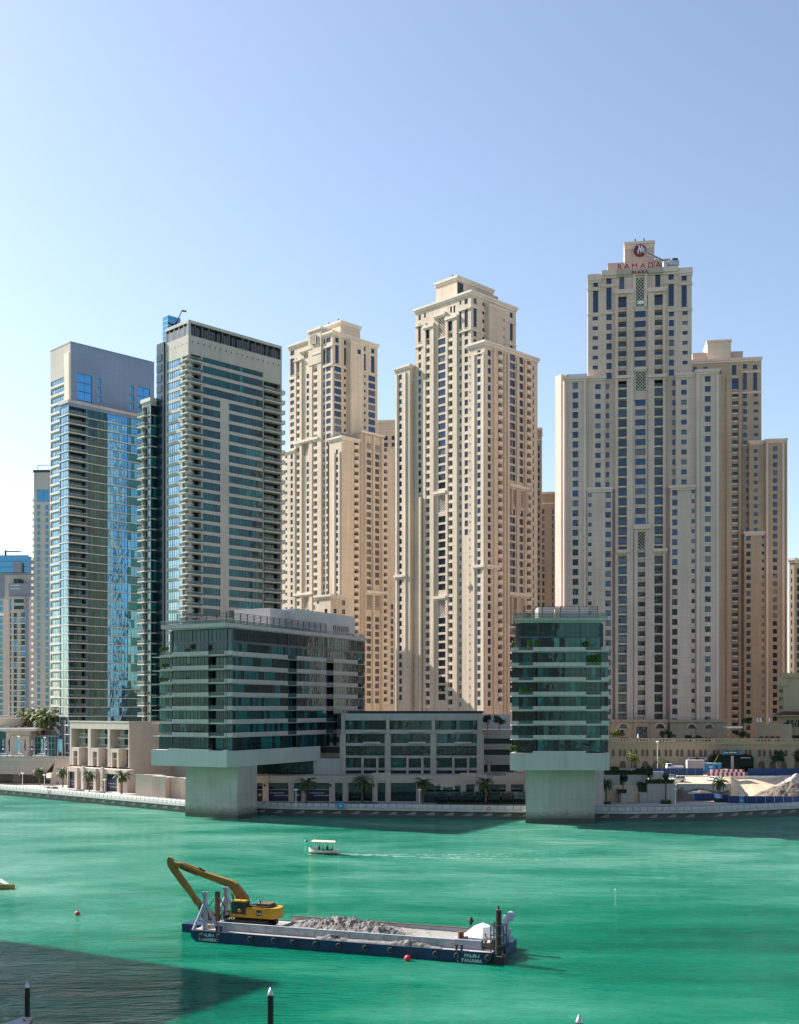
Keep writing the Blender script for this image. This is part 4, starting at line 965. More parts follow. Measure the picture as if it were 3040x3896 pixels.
    sB = fr.left(.2, .3).s(c4x(195)); sl.prism([P(.2, .3), P(sA, .3), P(sA, 22), P(10, sB), P(.2, sB)], zs + .25, zr, GREYCONC); sl.prism([P(1.2, .8), P(sA, .8), P(sA, 22), P(10, sB - 1.5), P(1.2, sB - 1.5)], zs, zs + .249, GREYCONC)
    # core behind the glass (rooms), so that glass is backed
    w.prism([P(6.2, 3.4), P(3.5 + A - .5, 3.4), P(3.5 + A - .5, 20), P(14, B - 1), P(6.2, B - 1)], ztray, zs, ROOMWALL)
    w.prism([P(3.5 + A - .3, .9), P(3.5 + A, .9), P(3.5 + A, 22), P(3.5 + A - .3, 22)], 14, zs, PANELS)
    # mullion posts at the corners
    for f, s in ((g1, nt_[0]), (g1, nt_[1]), (g1, g1.s(c4x(278))), (g1, 0), (g2, ru[0]), (g2, ru[1]), (g2, ru[2])): obox(b.part('glass_corner_post'), f, s - .1, s + .1, -.3, .14, ztray, zs, SPANDREL)
    # tray, underside and pier
    t = b.part('concrete_tray'); tB = fr.left().s(c4x(135)); tA = fr.right().s(c4x(1290)); z0, z1 = 14.15, 18.45
    t.prism([P(0, 0), P(tA, 0), P(tA + 3, 16), P(12, tB), P(0, tB)], z0, z1, PANELS)
    nb = fr.left().s(c4x(525)); t.prism([P(-.02, -.02), P(1, -.02), P(1, fr.left().s(c4x(645)) + 1.0), P(-.02, fr.left().s(c4x(645)) + 1.0)], z1 - .002, z1 + .35, PANELS)
    t.prism([P(-.02, nb), P(1, nb), P(1, fr.left().s(c4x(248))), P(-.02, fr.left().s(c4x(248)))], z1 - .002, z1 + .35, PANELS)
    pf = Frame(904, 305.5, 28); pb = pf.left().s(706); PP = pf.P
    pier = b.part('pier'); pier.prism([PP(0, 0), PP(9, 0), PP(9, pb), PP(0, pb)], 1.1, z0 - .003, PIERC); pier.prism([PP(-.06, -.06), PP(9.06, -.06), PP(9.06, pb + .06), PP(-.06, pb + .06)], -3, 1.1, paint('wet_concrete', (.07, .075, .06), .4))
    # roof: louvre railing, glass rail, plant room
    ra = b.part('roof_railing'); q1, q2 = fr.left(3, 2.2), fr.right(3, 2.2)
    railing_screen(ra, q1, 0, q1.s(c4x(312)), zr, 3.2); railing_screen(ra, q2, 0, q2.s(c4x(1328)), zr, 3.2)
    rg = b.part('roof_glass_rail')
    for f, e in ((fr.left(.6, .7), fr.left(.6, .7).s(c4x(200))), (fr.right(.6, .7), fr.right(.6, .7).s(c4x(1590)))):
        obox(rg, f, 0, e, -.05, 0, zr, zr + 1.0, RAILG); obox(rg, f, 0, e, -.07, .02, zr + 1.0, zr + 1.07, ALU)
    pn = fr.right(8, 5.5); s0, s1 = pn.s(c4x(1120)), pn.s(c4x(1527)); zp = pn.z(c4x(1300), c4y(142)); ph = b.part('plant_room'); nl = 16
    obox(ph, pn, s0, s1, -nl, 0, zr + .01, zp, PANELS); obox(ph, pn, s0 - 9, s0 - .003, -nl, -3, zr + .01, zp - .4, PANELS)
    for i in range(8): s = pn.s(c4x(1380 + 14 * i)); obox(ph, pn, s - .35, s + .35, -.2, .03, zr + .5, zr + 3.6, DARKMET)
    b.finish(); return fr
wfr = wedge()
def rightblock():
    d = 290; fr = Frame(c6x(1190), d, 1.0); b = Bldg('glass_block', 'narrow dark teal glass block with balcony bands raised on a broad pier', 'building', fr.P(5, 10), z=0); w = b.walls
    f = fr.left(); g = fr.left(1.6); S = lambda v: g.s(c6x(v)); SF = lambda v: f.s(c6x(v)); zz = lambda y: f.z(c6x(760), c6y(y))
    tops = [zz(y) for y in (487, 621, 750, 877, 1004, 1131, 1256)]; zt = zz(1400); zs = zz(272); bands = b.part('concrete_band'); hb = zz(0) - zz(36)
    fl = [zt] + tops[::-1]
    for i, z in enumerate(fl):
        if i + 1 < len(fl):
            top = fl[i + 1] - hb - .25
            for x0, x1, rec in ((1180, 1122, 0), (1116, 950, -.2), (944, 757, 0), (753, 570, 0), (562, 400, -1.4), (396, 342, -.3)):
                b.window(g, S(x0), S(x1), z - .2, top, rec, 'strip', G_TEAL, wts=(2, 3, 2, 3))
        else:
            for x0, x1 in ((1112, 944), (940, 757), (753, 570), (564, 414)):
                b.window(g, S(x0), S(x1), z - .1, zz(402), 0, 'strip', G_TEAL); b.window(g, S(x0), S(x1), zz(390), zs, 0, 'strip', G_TEAL[:1] + G_TEAL[3:])
            obox(w, g, S(1114), S(412), -.3, .05, zz(402), zz(388), SPANDREL)
    for z in tops:
        obox(bands, f, SF(988), SF(525), -.3, 0, z - hb, z, GREYCONC); obox(bands, f, SF(1190), SF(1122), -.3, .01, z - hb, z, GREYCONC)
        obox(bands, f, SF(400), SF(330), -.3, -.02, z - hb, z - .1, GREYCONC); obox(bands, g, S(1186), S(332), -2, 1.2, z - hb - .25, z - hb - .05, GREYCONC)
        obox(bands, f, SF(1122), SF(988), -.5, -.2, z - hb - .2, z - hb * .7, GREYCONC); obox(bands, f, SF(525), SF(388), -.2, .25, z - hb - .2, z - hb * .75, GREYCONC)
        r_ = b.part('balcony_rail'); obox(r_, f, SF(1120), SF(990), -.35, -.3, z - hb * .7, z + .1, RAILG); obox(r_, f, SF(523), SF(402), .05, .1, z - hb * .75, z + .0, RAILG)
    for v in (1118, 945, 755, 566): obox(b.part('glass_post'), g, S(v) - .09, S(v) + .09, -.3, .14, zt, zs, SPANDREL)
    P = fr.P; e0, e1 = S(1182), S(340); DEP = 44
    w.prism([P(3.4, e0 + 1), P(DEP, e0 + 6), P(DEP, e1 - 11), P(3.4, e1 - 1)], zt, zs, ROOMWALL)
    # side walls of glass
    for s_ in (e0 + .2, e1 - .2): 
        for z, z2 in zip(fl, fl[1:]): w.poly([(*P(1.7, s_), z - .2), (*P(DEP, s_ + (5 if s_ < 3 else -9)), z - .2), (*P(DEP, s_ + (5 if s_ < 3 else -9)), z2 - hb), (*P(1.7, s_), z2 - hb)], G_TEAL[0])
    zr = zz(236); sl = b.part('roof_slab'); sl.prism([P(0, SF(1185)), P(DEP, SF(1185)), P(DEP, SF(342) - 9), P(0, SF(342))], zs + .75, zr, GREYCONC)
    lo = [P(1.4, S(1120)), P(DEP, S(1120)), P(DEP, S(408) - 9), P(1.4, S(408))]; hi = [P(.1, SF(1183)), P(DEP, SF(1183)), P(DEP, SF(344) - 9), P(.1, SF(344))]
    for i in range(4): j = (i + 1) % 4; sl.poly([(*lo[i], zz(330) if i in (1, 2) else zs), (*lo[j], zz(330) if j in (1, 2) else zs), (*hi[j], zs + .749), (*hi[i], zs + .749)], GREYCONC)
    # tapered side soffits as in the photograph
    t = b.part('concrete_tray'); z0 = zz(1565); t.prism([P(0, SF(1193)), P(DEP, SF(1193)), P(DEP, SF(322) - 9), P(0, SF(322))], z0, zz(1414), GREYCONC)
    obox(t, f, SF(988), SF(522), -.5, .02, zz(1414) - .01, zz(1396), GREYCONC)
    pf = Frame(c6x(1065), 294.5, 1.0); pb = pf.left().s(c6x(460)); PP = pf.P; pier = b.part('pier'); pier.prism([PP(0, 0), PP(12, 0), PP(12, pb - 3), PP(0, pb)], 1.3, z0 - .003, PIERC); pier.prism([PP(-.06, -.06), PP(12, -.06), PP(12, pb - 2.9), PP(-.06, pb + .06)], -3, 1.3, bpy.data.materials['wet_concrete'])
    ra = b.part('roof_railing'); q = fr.left(4); railing_screen(ra, q, q.s(c6x(1088)), q.s(c6x(445)), zr, 3.5, 0, 8, 4.0)
    rg = b.part('roof_glass_rail'); q2 = fr.left(.4); obox(rg, q2, q2.s(c6x(1178)), q2.s(c6x(350)), -.04, 0, zr, zr + 1.5, RAILG); obox(rg, q2, q2.s(c6x(1178)), q2.s(c6x(350)), -.06, .02, zr + 1.5, zr + 1.57, ALU)
    q3 = fr.left(9); ph = b.part('plant_room'); obox(ph, q3, q3.s(c6x(1010)), q3.s(c6x(570)), -8, 0, zr + .01, zr + 3.7, PANELS)
    q4 = fr.left(2.2); obox(ph, q4, q4.s(c6x(760)), q4.s(c6x(715)), -1.5, 0, zr + .01, zr + 2.6, SANDSTONE)
    b.finish()
rightblock()

# ------------------------------------------------------------------ low building between the two pier blocks, with its shop base
def centre_block():
    fr = Frame(c5x(1328), 343, 0.5); b = Bldg('apartment_block', 'low framed apartment block between the two pier blocks, three bays wide', 'building', fr.P(4, 20), z=2.4); w = b.walls
    f = fr.left(); S = lambda v: f.s(c5x(v)); zz = lambda y: f.z(c5x(900), c5y(y)); zt = zz(163); zb = zz(515)
    bays = [(586, 808), (826, 1055), (1072, 1302)]
    ops = []
    rws = [(200, 250), (272, 322), (338, 390), (402, 456), (470, 505)]
    for x0, x1 in bays:
        for y0, y1 in rws: ops.append((S(x1), S(x0), zz(y1), zz(y0)))
    wall(w, f, 0, S(568), zb, zt, [(*o, 1.6) for o in ops], PANELS)
    for o in ops:
        m = (o[0] + o[1]) / 2
        for a, c in ((o[0], m - .05), (m + .05, o[1])): b.window(f, a, c, o[2], o[3], -1.55, 'strip', G_TEAL, wts=(2, 2, 1, 4))
    for x0, x1 in bays:
        for y in (262, 325): xa = x0 + (x1 - x0) * .45; obox(b.part('balcony'), f, S(xa + 92), S(xa), .003, 1.5, zz(y), zz(y - 10), SLABM)
        xa = x0 + (x1 - x0) * .40; p = b.part('portal_frame')
        for u0, u1, y0, y1 in ((xa, xa + 12, 390, 505), (xa + 80, xa + 92, 390, 505), (xa + 12.1, xa + 79.9, 390, 404)): obox(p, f, S(u1), S(u0), .003, .9, zz(y1), zz(y0), PALE)
    for x0, x1 in ((566, 584), (808, 826), (1054, 1072), (1304, 1328)): obox(b.part('column'), f, S(x1), S(x0), .003, .8, zb, zt - .02, PALE); obox(b.part('column'), f, S(x1) - .4, S(x0) + .4, .003, 1.1, zb, zz(275), PALE)
    P = fr.P; e = S(568)
    w.poly([(*P(0, 0), zt), (*P(22, 0), zt), (*P(22, e), zt), (*P(0, e), zt)], CONC); obox(w, f, S(1334), S(600), -6, -.4, zt, zt + .8, DARKMET)
    for s_ in (0, e): w.poly([(*P(0, s_), zb), (*P(22, s_), zb), (*P(22, s_), zt), (*P(0, s_), zt)], CONC)
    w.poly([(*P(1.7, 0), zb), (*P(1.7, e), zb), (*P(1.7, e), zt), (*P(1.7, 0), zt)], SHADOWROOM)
    # side links: banded walls left and right of the framed block
    k = b.part('link_wall'); fl = fr.left(9, e); sl = fl.s(c5x(470)); 
    for y0, y1, m, o in ((170, 250, DARKMET, -.4), (250, 294, CONC, 0), (294, 325, DARKMET, -.4), (325, 350, CONC, 0), (350, 382, DARKMET, -.4), (382, 432, CONC, 0), (432, 500, DARKMET, -1.5)): obox(k, fl, .01, sl + 3, -4, o, zz(y1), zz(y0), m)
    fr2 = fr.left(8, 0); s0 = fr2.s(c5x(1500)); zz2 = lambda y: fr2.z(c5x(1400), c5y(y))
    for y0, y1, m, o in ((252, 298, CONC, 0), (298, 327, DARKMET, -.4), (327, 357, CONC, 0), (357, 387, DARKMET, -.4), (387, 440, CONC, 0), (440, 510, DARKMET, -1.5)): obox(k, fr2, s0, -.01, -10, o, zz2(y1), zz2(y0), m)
    obox(k, fr2, s0, -.01, -22, -14, zz2(250), zz2(168), PANELS)
    obox(b.part('column'), fr2, fr2.s(c5x(1372)), fr2.s(c5x(1357)), -1.4, .0, zz2(508), zz2(440) - .004, PALE)
    b.finish(); return fr
cfr = centre_block()
NAVYP = paint('navy_shop_panel', (.012, .016, .06), .35)
LETTER = paint('white_letters', (.7, .7, .72), .5)
def shops():
    fr = Frame(c5x(1562), 331, 0.5); b = Bldg('shop_arcade', 'long stone shop arcade with navy panels along the promenade, under the low framed block', 'building', fr.P(3, 40), z=2.4); w = b.walls
    f = fr.left(); S = lambda v: f.s(c5x(v)); zz = lambda y: f.z(c5x(700), c5y(y)); zb = 2.4; zt = zz(500); e = S(20)
    opn = [(38, 76, 1), (107, 140, 1), (168, 284, 2), (311, 350, 1), (380, 503, 2), (532, 572, 0), (603, 733, 0), (762, 803, 0), (834, 970, 0), (1010, 1210, 3), (1240, 1285, 3), (1310, 1455, 3), (1482, 1552, 3)]
    ops = [(S(x1), S(x0), zb + .25, zz(538 if x0 < 1000 else 545)) for x0, x1, k in opn]
    wall(w, f, 0, e, zb, zt, [(*o, 1.1) for o in ops], PALE)
    P = fr.P; w.poly([(*P(0, 0), zt), (*P(30, 0), zt), (*P(30, e), zt), (*P(0, e), zt)], CONC)
    for s_ in (0, e): w.poly([(*P(0, s_), zb), (*P(30, s_), zb), (*P(30, s_), zt), (*P(0, s_), zt)], PALE)
    for x0, x1 in ((732, 834), (1208, 1294), (1455, 1562)): obox(w, f, S(x1), S(x0), .003, .25, zt - 1.4, zt + .9, PALE)
    for o, (x0, x1, k) in zip(ops, opn):
        h = o[3] - o[2]; b.window(f, *o, -1.05, 'strip', G_TEAL[:1] + G_TEAL[3:], name='shop_window'); obox(b.part('shop_awning_box'), f, o[0], o[1], -1.0, -.5, o[3] - 1.1, o[3] - .02, ROOMWALL)
        if k in (1, 2):
            pn = MB(); obox(pn, f, o[0] + .05, o[1] - .05, -1.0, -.85, zb + .3, zb + 3.6, NAVYP); obox(pn, f, o[0], o[1], -.84, -.8, zb + 3.6, zb + 3.75, PALE); po = pn.build('shop_panel', b.root)
            if k == 2:
                for t, dz, dx in (('For leasing enquiries', 2.55, -.8), ('Call: 04 436 2000', 1.75, 1.4)):
                    me = fit(text_mesh(t, .72, LETTER, .01, .01), (o[1] - o[0]) * .66, .8); place_text('panel_lettering', me, f.p((o[0] + o[1]) / 2 - dx * .6, zb + dz, -.83), f.n, po)
            else:
                em = MB(); q = f.p((o[0] + o[1]) / 2, zb + 2.1, -.83)
                for dx in (-.22, .22): em.box(dx - .2, dx + .2, -.02, .0, -.3, .3, paint('gold_shield', (.5, .4, .2), .4), Matrix.Translation(q) @ Matrix.Rotation(math.atan2(f.n.x, -f.n.y), 4, 'Z'))
                em.build('panel_crest', po)
    for x in (165, 290, 510, 585, 748, 818, 985): obox(b.part('pilaster'), f, S(x + 9), S(x - 9), .003, .35, zb, zt - .02, PALE)
    q = b.part('wall_lantern')
    for x in (152, 508, 742, 980): c = f.p(S(x), zb + 5, .6); q.box(-.2, .2, -.2, .2, -.45, .45, DARKMET, Matrix.Translation(c))
    # cafe front: glazed awnings and sign over the right part
    aw = b.part('cafe_awning')
    for i in range(8):
        x0 = 1008 + i * 69; s0, s1 = S(x0 + 65), S(x0); zt_ = zz(584)
        aw.poly([f.p(s0, zt_, .1), f.p(s1, zt_, .1), f.p(s1, zt_ - .9, 3.6), f.p(s0, zt_ - .9, 3.6)], ALU); aw.poly([f.p(s0, zt_ - .1, .1), f.p(s1, zt_ - .1, .1), f.p(s1, zt_ - 1.0, 3.6), f.p(s0, zt_ - 1.0, 3.6)], ALU)
        obox(aw, f, s0, s1, 3.5, 3.62, zt_ - 1.15, zt_ - .95, DARKMET); obox(aw, f, s0 - .06, s0 + .06, 3.45, 3.6, zb, zt_ - 1.0, DARKMET)
        obox(b.part('cafe_screen'), f, s0 + .1, s1 - .1, 3.42, 3.48, zb + .3, zb + 3.4, G_TEAL[3])
    sg = MB(); obox(sg, f, S(1180), S(1102), .003, .3, zz(575), zz(542), PALE); so_ = sg.build('cafe_sign', b.root)
    me = text_mesh('MONTE CARLO', 1.15, LETTER, .05, .02); place_text('sign_lettering', me, f.p((S(1180) + S(1102)) / 2, zz(553), .36), f.n, so_)
    gg = MB(); obox(gg, f, S(1168), S(1114), .31, .36, zz(575), zz(561), paint('green_sign', (.02, .12, .05), .5)); gg.build('sign_plate', so_)
    g = b.part('terrace_rail'); obox(g, f, S(1555), S(1350), -.6, -.55, zt, zt + 1.1, RAILG); obox(g, f, S(1555), S(1350), -.62, -.53, zt + 1.1, zt + 1.16, ALU)
    # glazed storey under the wedge block
    k = b.part('glazed_storey'); fk = fr.left(10); obox(k, fk, fk.s(c5x(415)), fk.s(c5x(35)), -.3, 0, zt, zt + 5.2, G_TEAL[0]); obox(k, fk, fk.s(c5x(560)), fk.s(c5x(415)) - .01, -6, 0, zt, zt + 4.6, PANELS)
    for i in range(12): s = fk.s(c5x(35 + i * 34)); obox(k, fk, s - .06, s + .06, .003, .12, zt, zt + 5.2, DARKMET)
    b.finish(); return fr
shops()

# ------------------------------------------------------------------ sunlit town house block on the left
def town_house():
    fr = Frame(c3x(1047), 372, 40); b = Bldg('apartment_block', 'low sunlit pale stone house block with three deep balcony bays, above the palm promenade', 'building', fr.P(5, 10), z=2.4); w = b.walls
    f, r = fr.left(), fr.right(); S = lambda v: f.s(c3x(v)); zz = lambda y: f.z(c3x(800), c3y(y)); zt = f.z(c3x(1047), c3y(320)); zm = zz(672); B = S(565); A = 22
    ops = []
    for x0, x1 in ((578, 712), (734, 872), (890, 1040)): ops.append((S(x1), S(x0), zm, zz(370), 4.0))
    wall(w, f, 0, B, zm, zt, ops, PALE); wall(w, r, 0, A, 2.4, zt, [], PALE); block_back(w, fr, 0, A, 0, B, 2.4, zt, PALE, CONC, False, False)
    cp = b.part('parapet'); obox(cp, f, -.1, B + .1, -.5, .12, zt + .004, zt + .5, PALE); obox(cp, r, .13, A, -.5, .12, zt + .004, zt + .5, PALE)
    fquad(w, r, A - 6, A - 2, zt - 2.2, zt - .5, .01, DARKMET)
    for s0, s1, z0, z1, _ in ops:
        wdt = s1 - s0; xr = s0 + wdt * .72
        fquad(w, f, s0, s1, z0, z1, -4.0, PALE); fquad(w, f, s0, s1, z0, z0 + .02, -3.9, PALE)
        zs = [z1, zz(440), zz(523), zz(600), z0]
        for i in range(4): b.window(f, s0 + .1, xr, zs[i + 1] + .4, zs[i] - .2, -3.9, 'strip', G_TEAL[:2] + G_BLUE[:1])
        for i in (0, 1): 
            b.balcony(f, s0 + .05, xr, zs[i + 1] + .1, -2.2, 1.6, 'glass', SLABM, .9)
        # little portal with a doorway at the foot of each bay
        p = MB(); u0, u1 = s0 + wdt * .45, s1 - wdt * .12; zt_ = zz(525)
        obox(p, f, u0, u0 + .9, -3.0, .6, z0, zt_ - 1.2, PALE); obox(p, f, u1 - .9, u1, -3.0, .6, z0, zt_ - 1.2, PALE); obox(p, f, u0, u1, -3.0, .6, zt_ - 1.2, zt_, PALE); obox(p, f, u0 + .9, u1 - .9, -3.0, .2, zz(610), zz(600), PALE); obox(p, f, u0 + 1, u1 - 1, -2.9, -2.8, z0, zt_ - 1.2, SHADOWROOM); p.build('portal', b.root)
    # base with shop front, standing forward
    bf = fr.left(-3.2); sb = [bf.s(c3x(v)) for v in (1030, 545)]; zt2 = bf.z(c3x(800), c3y(690)); ops2 = []
    for x0, x1 in ((550, 617), (640, 664), (692, 768), (795, 822), (850, 948)): ops2.append((bf.s(c3x(x1)), bf.s(c3x(x0)), 2.5, bf.z(c3x(800), c3y(728)), .9))
    wall(w, bf, sb[0], sb[1], 2.4, zt2, ops2, PALE); P = lambda s, o: bf.xy(s, o)
    w.poly([(*P(sb[0], 0), zt2), (*P(sb[1], 0), zt2), (*P(sb[1], -3.2), zt2), (*P(sb[0], -3.2), zt2)], PALE)
    for s_ in sb: w.poly([(*P(s_, 0), 2.4), (*P(s_, -3.2), 2.4), (*P(s_, -3.2), zt2), (*P(s_, 0), zt2)], PALE)
    for o in ops2:
        b.window(bf, o[0], o[1], o[2], o[3], -.85, 'strip', G_TEAL[:2], name='shop_window')
        if o[1] - o[0] > 3:
            pn = MB(); obox(pn, bf, o[0] + .1, o[1] - .1, -.8, -.7, 2.5, 2.5 + 3.6, NAVYP); po = pn.build('shop_panel', b.root)
            for t, dz, dx in (('For leasing enquiries', 2.5, -.5), ('Call: 04 436 2000', 1.4, .8)):
                me = fit(text_mesh(t, .62, LETTER, .01, .01), (o[1] - o[0]) * .66, .7); place_text('panel_lettering', me, bf.p((o[0] + o[1]) / 2 - dx * .5, 2.4 + dz, -.68), bf.n, po)
    for x in (628, 680, 780, 835, 972): obox(b.part('pilaster'), bf, bf.s(c3x(x + 10)), bf.s(c3x(x - 10)), .003, .7, 2.4, zt2 + (.6 if x in (680, 835) else -.02), PALE)
    b.finish(); return fr
tfr = town_house()
def retaining_walls():
    # pale garden walls between the town house and the pier
    fr = Frame(c3x(1508), 338, 24); f = fr.left(); m = MB(); S = lambda v: f.s(c3x(v))
    z1 = f.z(c3x(1300), c3y(755))
    for x0, x1, o, y in ((1040, 1190, -3.5, 745), (1192, 1232, -2.2, 752), (1232, 1340, 0, 762), (1342, 1440, -2.5, 770), (1442, 1508, -1.2, 800)):
        sa, sb = S(x1), S(x0); z = f.z(c3x((x0 + x1) / 2), c3y(y), o); obox(m, f, sa, sb - .02, o - 5, o, 2.4, z, PALE); obox(m, f, sa - .05, sb + .03, o - .5, o + .12, z, z + .25, PALE)
    t = tag(m.build('garden_wall'), 'stepped pale render garden wall along the promenade, left of the wedge block pier', 'wall')
retaining_walls()

# ------------------------------------------------------------------ far towers on the left
def e1x(v): return v / 2.9136
def e1y(v): return 2050 + v / 2.9136
def plain_block(b, px0, px1, ytop, d, th, cols, fh, m, zb=4, depth=30, off_cols=None):
    pass
def far_left():
    # pale tower with rounded white balconies
    fr = Frame(e1x(560), 566, 4); f = fr.left(); b = Bldg('apartment_tower', 'slim pale tower with white curved balconies, just left of the grey slab tower', 'tower', fr.P(5, 8)); w = b.walls; fh = 3.26
    B = f.s(c1x(183)); zt = f.z(c1x(220), c1y(990)); ops = []
    big = rows(f, c1x(201), c1x(265), c1y(1083), c1y(1148), 1, fh, 10); c1 = rows(f, c1x(201), c1x(218), c1y(1165), c1y(1188), 60, fh, 16); c2 = rows(f, c1x(246), c1x(263), c1y(1167), c1y(1190), 60, fh, 16)
    ops = big + c1 + c2; wall(w, f, 0, B, 4, zt, [(*o, .25) for o in ops], CONC); block_back(w, fr, 0, 24, 0, B, 4, zt, CONC, None, False, True)
    for o in ops: b.window(f, *o, -.25, 'win', G_BLUE)
    obox(b.part('roof_edge'), f, -.3, B + .3, -10, .3, zt, zt + 1.2, DARKMET); a0 = f.p(B * .3, zt + 1.2, -3); c = b.part('roof_frame')
    for s in (.1, .9): q = f.p(B * s, zt + 1.2, -3); c.tube(q, q + Vector((0, 0, 3)), .15, DARKMET); 
    c.tube(f.p(B * .1, zt + 4.2, -3), f.p(B * .9, zt + 4.2, -3), .15, DARKMET)
    lf = Face(fr.P(0, B), (fr.R.x, fr.R.y), (fr.L.x, fr.L.y))
    z = zt - 14
    while z > 16:
        me = lib(('round', 1), lambda: round_balcony()); b.item('balcony', f, B + .2, z, -2.2, me, 6); z -= fh
    b.finish()
def round_balcony():
    m = MB(); n = 10
    for z0, z1, r in ((-.25, 0, 2.0), (0, .95, 1.95)):
        pts = [(r * .85 * math.cos(math.pi * (1 + i / n)) , r * math.sin(math.pi * (1 + i / n))) for i in range(n + 1)]
        if z0 < 0: m.prism(pts, z0, z1, WHITE)
        else:
            for (x, y), (x2, y2) in zip(pts, pts[1:]): m.poly([(x, y, z0), (x2, y2, z0), (x2, y2, z1), (x, y, z1)], WHITE); m.poly([(x * .92, y * .92, z0), (x2 * .92, y2 * .92, z0), (x2 * .92, y2 * .92, z1), (x * .92, y * .92, z1)], WHITE)
    return m.mesh('balcony')
far_left()
def far_left_group():
    fr = Frame(e1x(320), 660, 3); f = fr.left(); fh = 3.25; b = Bldg('apartment_tower', 'grey beige tower with a dark stepped crown and a stack of small balconies', 'tower', fr.P(5, 12)); w = b.walls
    S = lambda v: f.s(e1x(v)); zz = lambda x, y: f.z(e1x(x), e1y(y)); B = S(42); zt = zz(200, 640)
    T = lambda x0, x1, y0, y1, n: rows(f, e1x(x0), e1x(x1), e1y(y0), e1y(y1), n, fh, 14)
    ops = T(155, 265, 668, 710, 1) + T(155, 265, 740, 782, 1) + T(108, 128, 668, 800, 1) + T(150, 188, 820, 868, 60) + T(110, 126, 820, 868, 60) + T(75, 90, 820, 868, 60) + T(236, 282, 815, 868, 60)
    wall(w, f, 0, B, 4, zt, [(*o, .3) for o in ops], CONC); block_back(w, fr, 0, 24, 0, B, 4, zt, CONC, None, False, True)
    for o in ops: b.window(f, *o, -.3, 'win', G_TEAL[:3] + G_BLUE[:1])
    for o in T(208, 290, 815, 868, 60): b.balcony(f, *o[:2], o[2] - .5, 0, .2, 'railed', SLABM, 1.6)
    obox(w, f, 0, S(285), .003, 1.2, 4, zt, GREYWALL); c = b.part('crown')
    obox(c, f, 0, S(85), -14, -1.5, zt + .01, zz(200, 490), GREYWALL); obox(c, f, 0, S(-60), -26, -15, zt, zz(200, 370), CONC); obox(c, f, S(150), S(90), -15, -8, zz(200, 490), zz(100, 425), G_TEAL[0])
    for y in (505, 540): obox(c, f, S(210), S(105), -1.49, -1.3, zz(150, y + 18), zz(150, y), ALU)
    b.finish()
    fr = Frame(e1x(318), 760, 3); f = fr.left(); b = Bldg('glass_tower', 'blue mirror glass tower with roof crane, behind the tower with the dark crown', 'tower', fr.P(5, 12)); w = b.walls; S = lambda v: f.s(e1x(v)); zz = lambda x, y: f.z(e1x(x), e1y(y)); B = S(-30)
    zt = zz(100, 185); z1 = zz(100, 375); n = 8
    for i in range(n): s0, s1 = B * i / n, B * (i + 1) / n; fquad(w, f, s0, s1 - .1, z1, zt, 0, G_BLUE[i % 2]); obox(w, f, s1 - .1, s1, -.1, .1, z1, zt, ALU)
    for i in range(4): z = z1 + (zt - z1) * i / 3; obox(w, f, 0, B, -.2, .12, z - .15, z + .15, SPANDREL)
    obox(w, f, 0, B, -24, -.21, 4, zt - .5, GREYWALL); obox(w, f, S(250), S(160), .003, 3, z1, zz(200, 265), GREYWALL)
    c = b.part('roof_crane'); q = f.p(S(35), zt, -4); c.tube(q, q + Vector((0, 0, 4)), .7, DARKMET); c.tube(q + Vector((0, 0, 3.4)), f.p(S(205), zt + 3, -4), .4, DARKMET)
    b.finish()
    fr = Frame(e1x(40), 600, 3); f = fr.left(); b = Bldg('glass_tower', 'narrow banded blue glass tower at the very edge of the picture, leftmost of all towers', 'tower', fr.P(3, 8)); w = b.walls; B = f.s(-70); zt = f.z(e1x(20), e1y(665)); z = zt - 3.2
    ops = []
    while z > 14: ops.append((.3, B, z, z + 2.3)); z -= 3.25
    wall(w, f, 0, B, 4, zt, [(*o, .25) for o in ops], CONC); block_back(w, fr, 0, 6, 0, B, 4, zt, CONC, None, False, True)
    for o in ops: b.window(f, *o, -.25, 'strip', G_BLUE)
    obox(w, f, 0, B, .003, .6, zt - 9, zt - 7.5, WHITE)
    b.finish()
far_left_group()
# ------------------------------------------------------------------ towers glimpsed behind the beige ones
def sliver(name_label, px0, px1, ytop, d, m, colsx, fh=3.3, xcap=0, zb=6):
    fr = Frame(px1, d, 8); f = fr.left(); b = Bldg('apartment_tower', name_label, 'tower', fr.P(3, 5)); w = b.walls; B = f.s(px0); zt = f.z((px0 + px1) / 2, ytop); ops = []
    for x0, x1, h in colsx:
        z = zt - 9
        while z > 30: ops.append((f.s(x1), f.s(x0), z, z + h)); z -= fh
    wall(w, f, 0, B, zb, zt, [(*o, .3) for o in ops], m); block_back(w, fr, 0, 18, 0, B, zb, zt, m, None, False, True)
    for o in ops: b.window(f, *o, -.3, 'win', G_NAVY)
    cc = b.part('cornice'); obox(cc, f, -.4, B + .4, -12, .6, zt, zt + 1.0, TRIM); obox(cc, f, 0, B, .003, .3, zt - 4.6, zt - 4.0, TRIM)
    b.finish()
sliver('pale beige tower glimpsed in the gap between the two angled beige towers', 1425, 1520, 1606, 565, BEIGE, ((1460, 1475, 2), (1490, 1502, 2)))
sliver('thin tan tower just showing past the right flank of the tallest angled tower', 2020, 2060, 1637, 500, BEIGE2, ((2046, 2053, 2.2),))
sliver('brown shaded tower in the gap left of the hotel tower', 2046, 2126, 1880, 520, BEIGE2, ((2057, 2072, 2.2), (2100, 2106, 2.2)))
